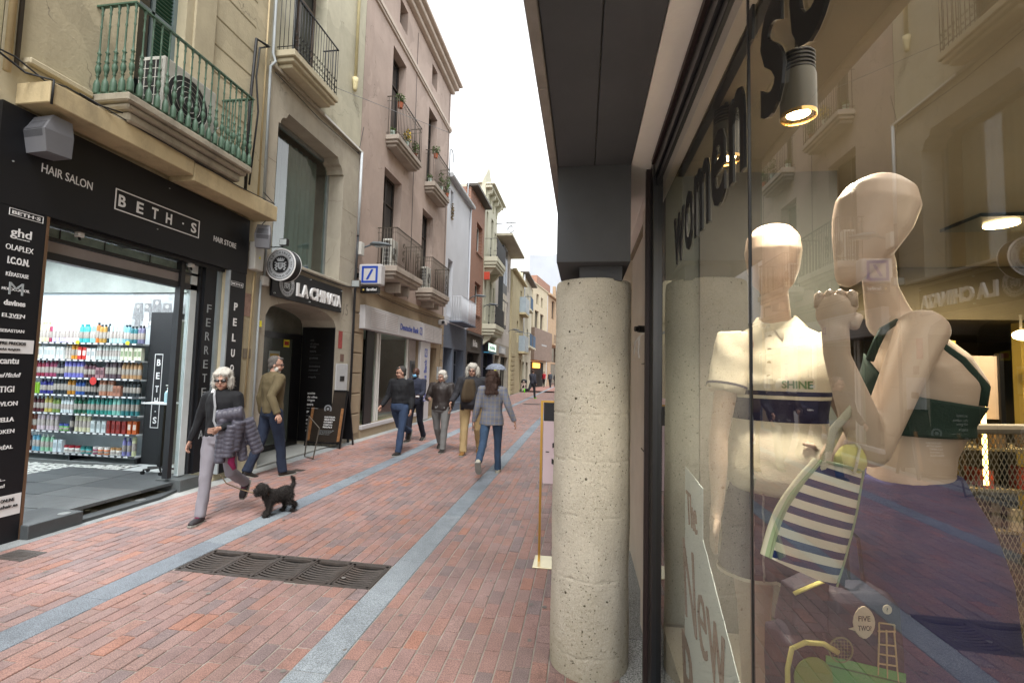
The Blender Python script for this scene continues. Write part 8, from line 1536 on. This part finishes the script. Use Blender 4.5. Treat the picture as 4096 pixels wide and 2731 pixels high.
MB().tube([V((-.028, -.016, .06)), V((-.026, -.016, .11)), W2(.515, 1.066, 1.545), W2(.556, 1.07, 1.592), W2(.588, 1.085, 1.610), W2(.602, 1.11, 1.590), W2(.597, 1.10, 1.53), V((.052, -.012, .11)), V((.052, -.016, .07))], [(.0105, .0028)]*9, 8, up=(0, 1, 0)).build('handle', M_web, tt_, smooth=True)
MB().tube([V((-.004, .014, .10)), W2(.553, 1.11, 1.55), W2(.590, 1.12, 1.598), W2(.610, 1.13, 1.585), W2(.606, 1.12, 1.53), V((.06, .012, .10))], [(.0105, .0028)]*6, 8, up=(0, 1, 0)).build('handle', M_web, tt_, smooth=True)
pch = MB(); pch.ell((.045, .0, .125), (.034, .026, .036)); o = put('yellow_pouch', remesh(pch, .004, 3, disp=lambda c: .004*noise.noise(c*40), mats=[mat('pale_yellow_nylon', '#c5bf78', .6, var=.05)]), tt_); 
MB().tube([V((.035, -.026, .10)), V((.032, -.028, .125)), V((.04, -.018, .155)), V((.05, .0, .162))], .0028, 5).build('zip', M_web, tt_)
tt_.matrix_world = Matrix.Translation(O_) @ Matrix((e1, e2, e3)).transposed().to_4x4()
# ---- second bag with tennis print
b2g = thing('tennis_bag', 'dark holdall with a green tennis court print and FIVE TWO? bubble below the tote', 'bag', (0, 0, 0))
M_db = mat('dark_navy_nylon', '#2b2839', .6, var=.1, bump=.2, bs=90); M_zy = mat('pale_yellow_tape', '#bdb56a', .7)
f1 = V((.985, .165, 0)).normalized(); f2 = Zv.cross(f1); Ob = V((.542, 1.150, 1.055))
mb = MB(); mb.box(0, .205, -.005, .10, -.22, .125, bev=.02); put('front_panel', remesh(mb, .006, 5, mats=[M_db]), b2g)
mb = MB(); mb.box(-.095, .01, .0, .10, -.22, .02); mb.ell((-.04, .05, .02), (.055, .045, .03)); put('side_pocket', remesh(mb, .006, 10, disp=lambda c: .003*noise.noise(c*25), mats=[M_db]), b2g)
mb = MB(); mb.add([(-.075, .01, .03), (.0, .0, .04), (.02, .02, .155), (-.06, .03, .12), (-.075, .09, .03), (.0, .09, .04), (.02, .08, .155), (-.06, .08, .12)], [(0, 1, 2, 3), (7, 6, 5, 4), (0, 4, 5, 1), (1, 5, 6, 2), (2, 6, 7, 3), (3, 7, 4, 0)]); put('upper_flap', remesh(mb, .005, 6, mats=[M_db]), b2g)
MB().tube([(-.098, -.006, -.2), (-.098, -.006, -.03), (-.088, -.006, .012), (-.06, -.008, .026), (-.02, -.008, .024), (.012, -.008, .006)], [(.006, .004)]*6, 8).build('zip', M_zy, b2g, smooth=True)
MB().tube([(-.066, .02, .115), (-.03, .01, .138), (.01, .005, .158)], [(.008, .003)]*3, 8).build('yellow_binding', M_zy, b2g, smooth=True)
pr_ = MB().prism([(-.015, .0), (.205, -.045), (.205, -.11), (-.015, -.055)], 'y', -.0085, -.0065).build('court_print', mat('court_green', '#4f8f50', .8, var=.05), b2g)
MB().prism([(-.012, -.018), (.203, -.064), (.203, -.067), (-.012, -.021)], 'y', -.0095, -.0086).build('court_line', mat('dark_green_line', '#2c5a34', .8), b2g)
M_prw = mat('print_cream', '#bdb09a', .8)
bub = MB(); bub.prism([(.070+.022*math.cos(t*PI/9)*(1+.1*math.cos(2*t*PI/9)), .070+.034*math.sin(t*PI/9)) for t in range(18)], 'y', -.0085, -.0065); bub.prism([(.050, .06), (.036, .056), (.05, .052)], 'y', -.0085, -.0066); bub.build('speech_bubble', M_prw, b2g)
tx = MB(); text(tx, 'FIVE', (.057, -.0092, .073), '-y', w=.026, h=.011, depth=.0003); text(tx, 'TWO?', (.056, -.0092, .053), '-y', w=.029, h=.011, depth=.0003); tx.build('lettering', M_blk, b2g)
q_ = MB().lathe((.122, -.0085, .098), [(0, 0), (.010, 0), (.010, .002), (0, .002)], 14, 'y').build('small_bubble', M_prw, b2g); tx = MB(); text(tx, '?', (.1195, -.0092, .0935), '-y', h=.009, depth=.0003); tx.build('lettering', M_blk, b2g)
ch = MB()
for a, b in (((.098, -.038), (.103, .052)), ((.118, -.045), (.119, .055)), ((.142, -.055), (.136, .05)), ((.100, .052), (.138, .052)), ((.100, .025), (.137, .022)), ((.099, .005), (.138, 0)), ((.098, -.015), (.140, -.02)), ((.103, .070), (.137, .066)), ((.103, .052), (.103, .07)), ((.137, .05), (.137, .066))): ch.cyl((a[0], -.008, a[1]), (b[0], -.008, b[1]), .0018, 5)
ch.build('umpire_chair_print', mat('chair_tan', '#a8946c', .8), b2g)
rk = MB(); rk.lathe((.018, -.009, .012), [(.024, 0), (.027, 0), (.027, .002), (.024, .002)], 24, 'y'); [rk.box(.018-.02, .018+.02, -.009, -.0075, .012-.018+k*.007, .0125-.018+k*.007) for k in range(6)]; [rk.box(.004+k*.007, .0045+k*.007, -.009, -.0075, -.008, .032) for k in range(5)]; rk.build('racket_print', mat('print_olive', '#6d6f50', .8), b2g)
MB().lathe((-.045, -.012, -.045), [(0, 0), (.042, 0), (.042, .003), (0, .003)], 28, 'y').build('tennis_ball_patch', mat('ball_green', '#6c8040', .8), b2g)
b2g.matrix_world = Matrix.Translation(Ob) @ Matrix((f1, f2, Zv)).transposed().to_4x4()
MB().tube([V((.58, 1.19, 1.15)), V((.60, 1.20, 1.24)), V((.62, 1.22, 1.30)), V((.66, 1.26, 1.27)), V((.66, 1.24, 1.15))], [(.008, .003)]*5, 8).build('bag_strap', M_db, None) and None
o = bpy.data.objects.get('bag_strap'); tag(o, 'dark strap holding up the tennis print bag', 'strap')
bpy.data.scenes.remove(TMP)
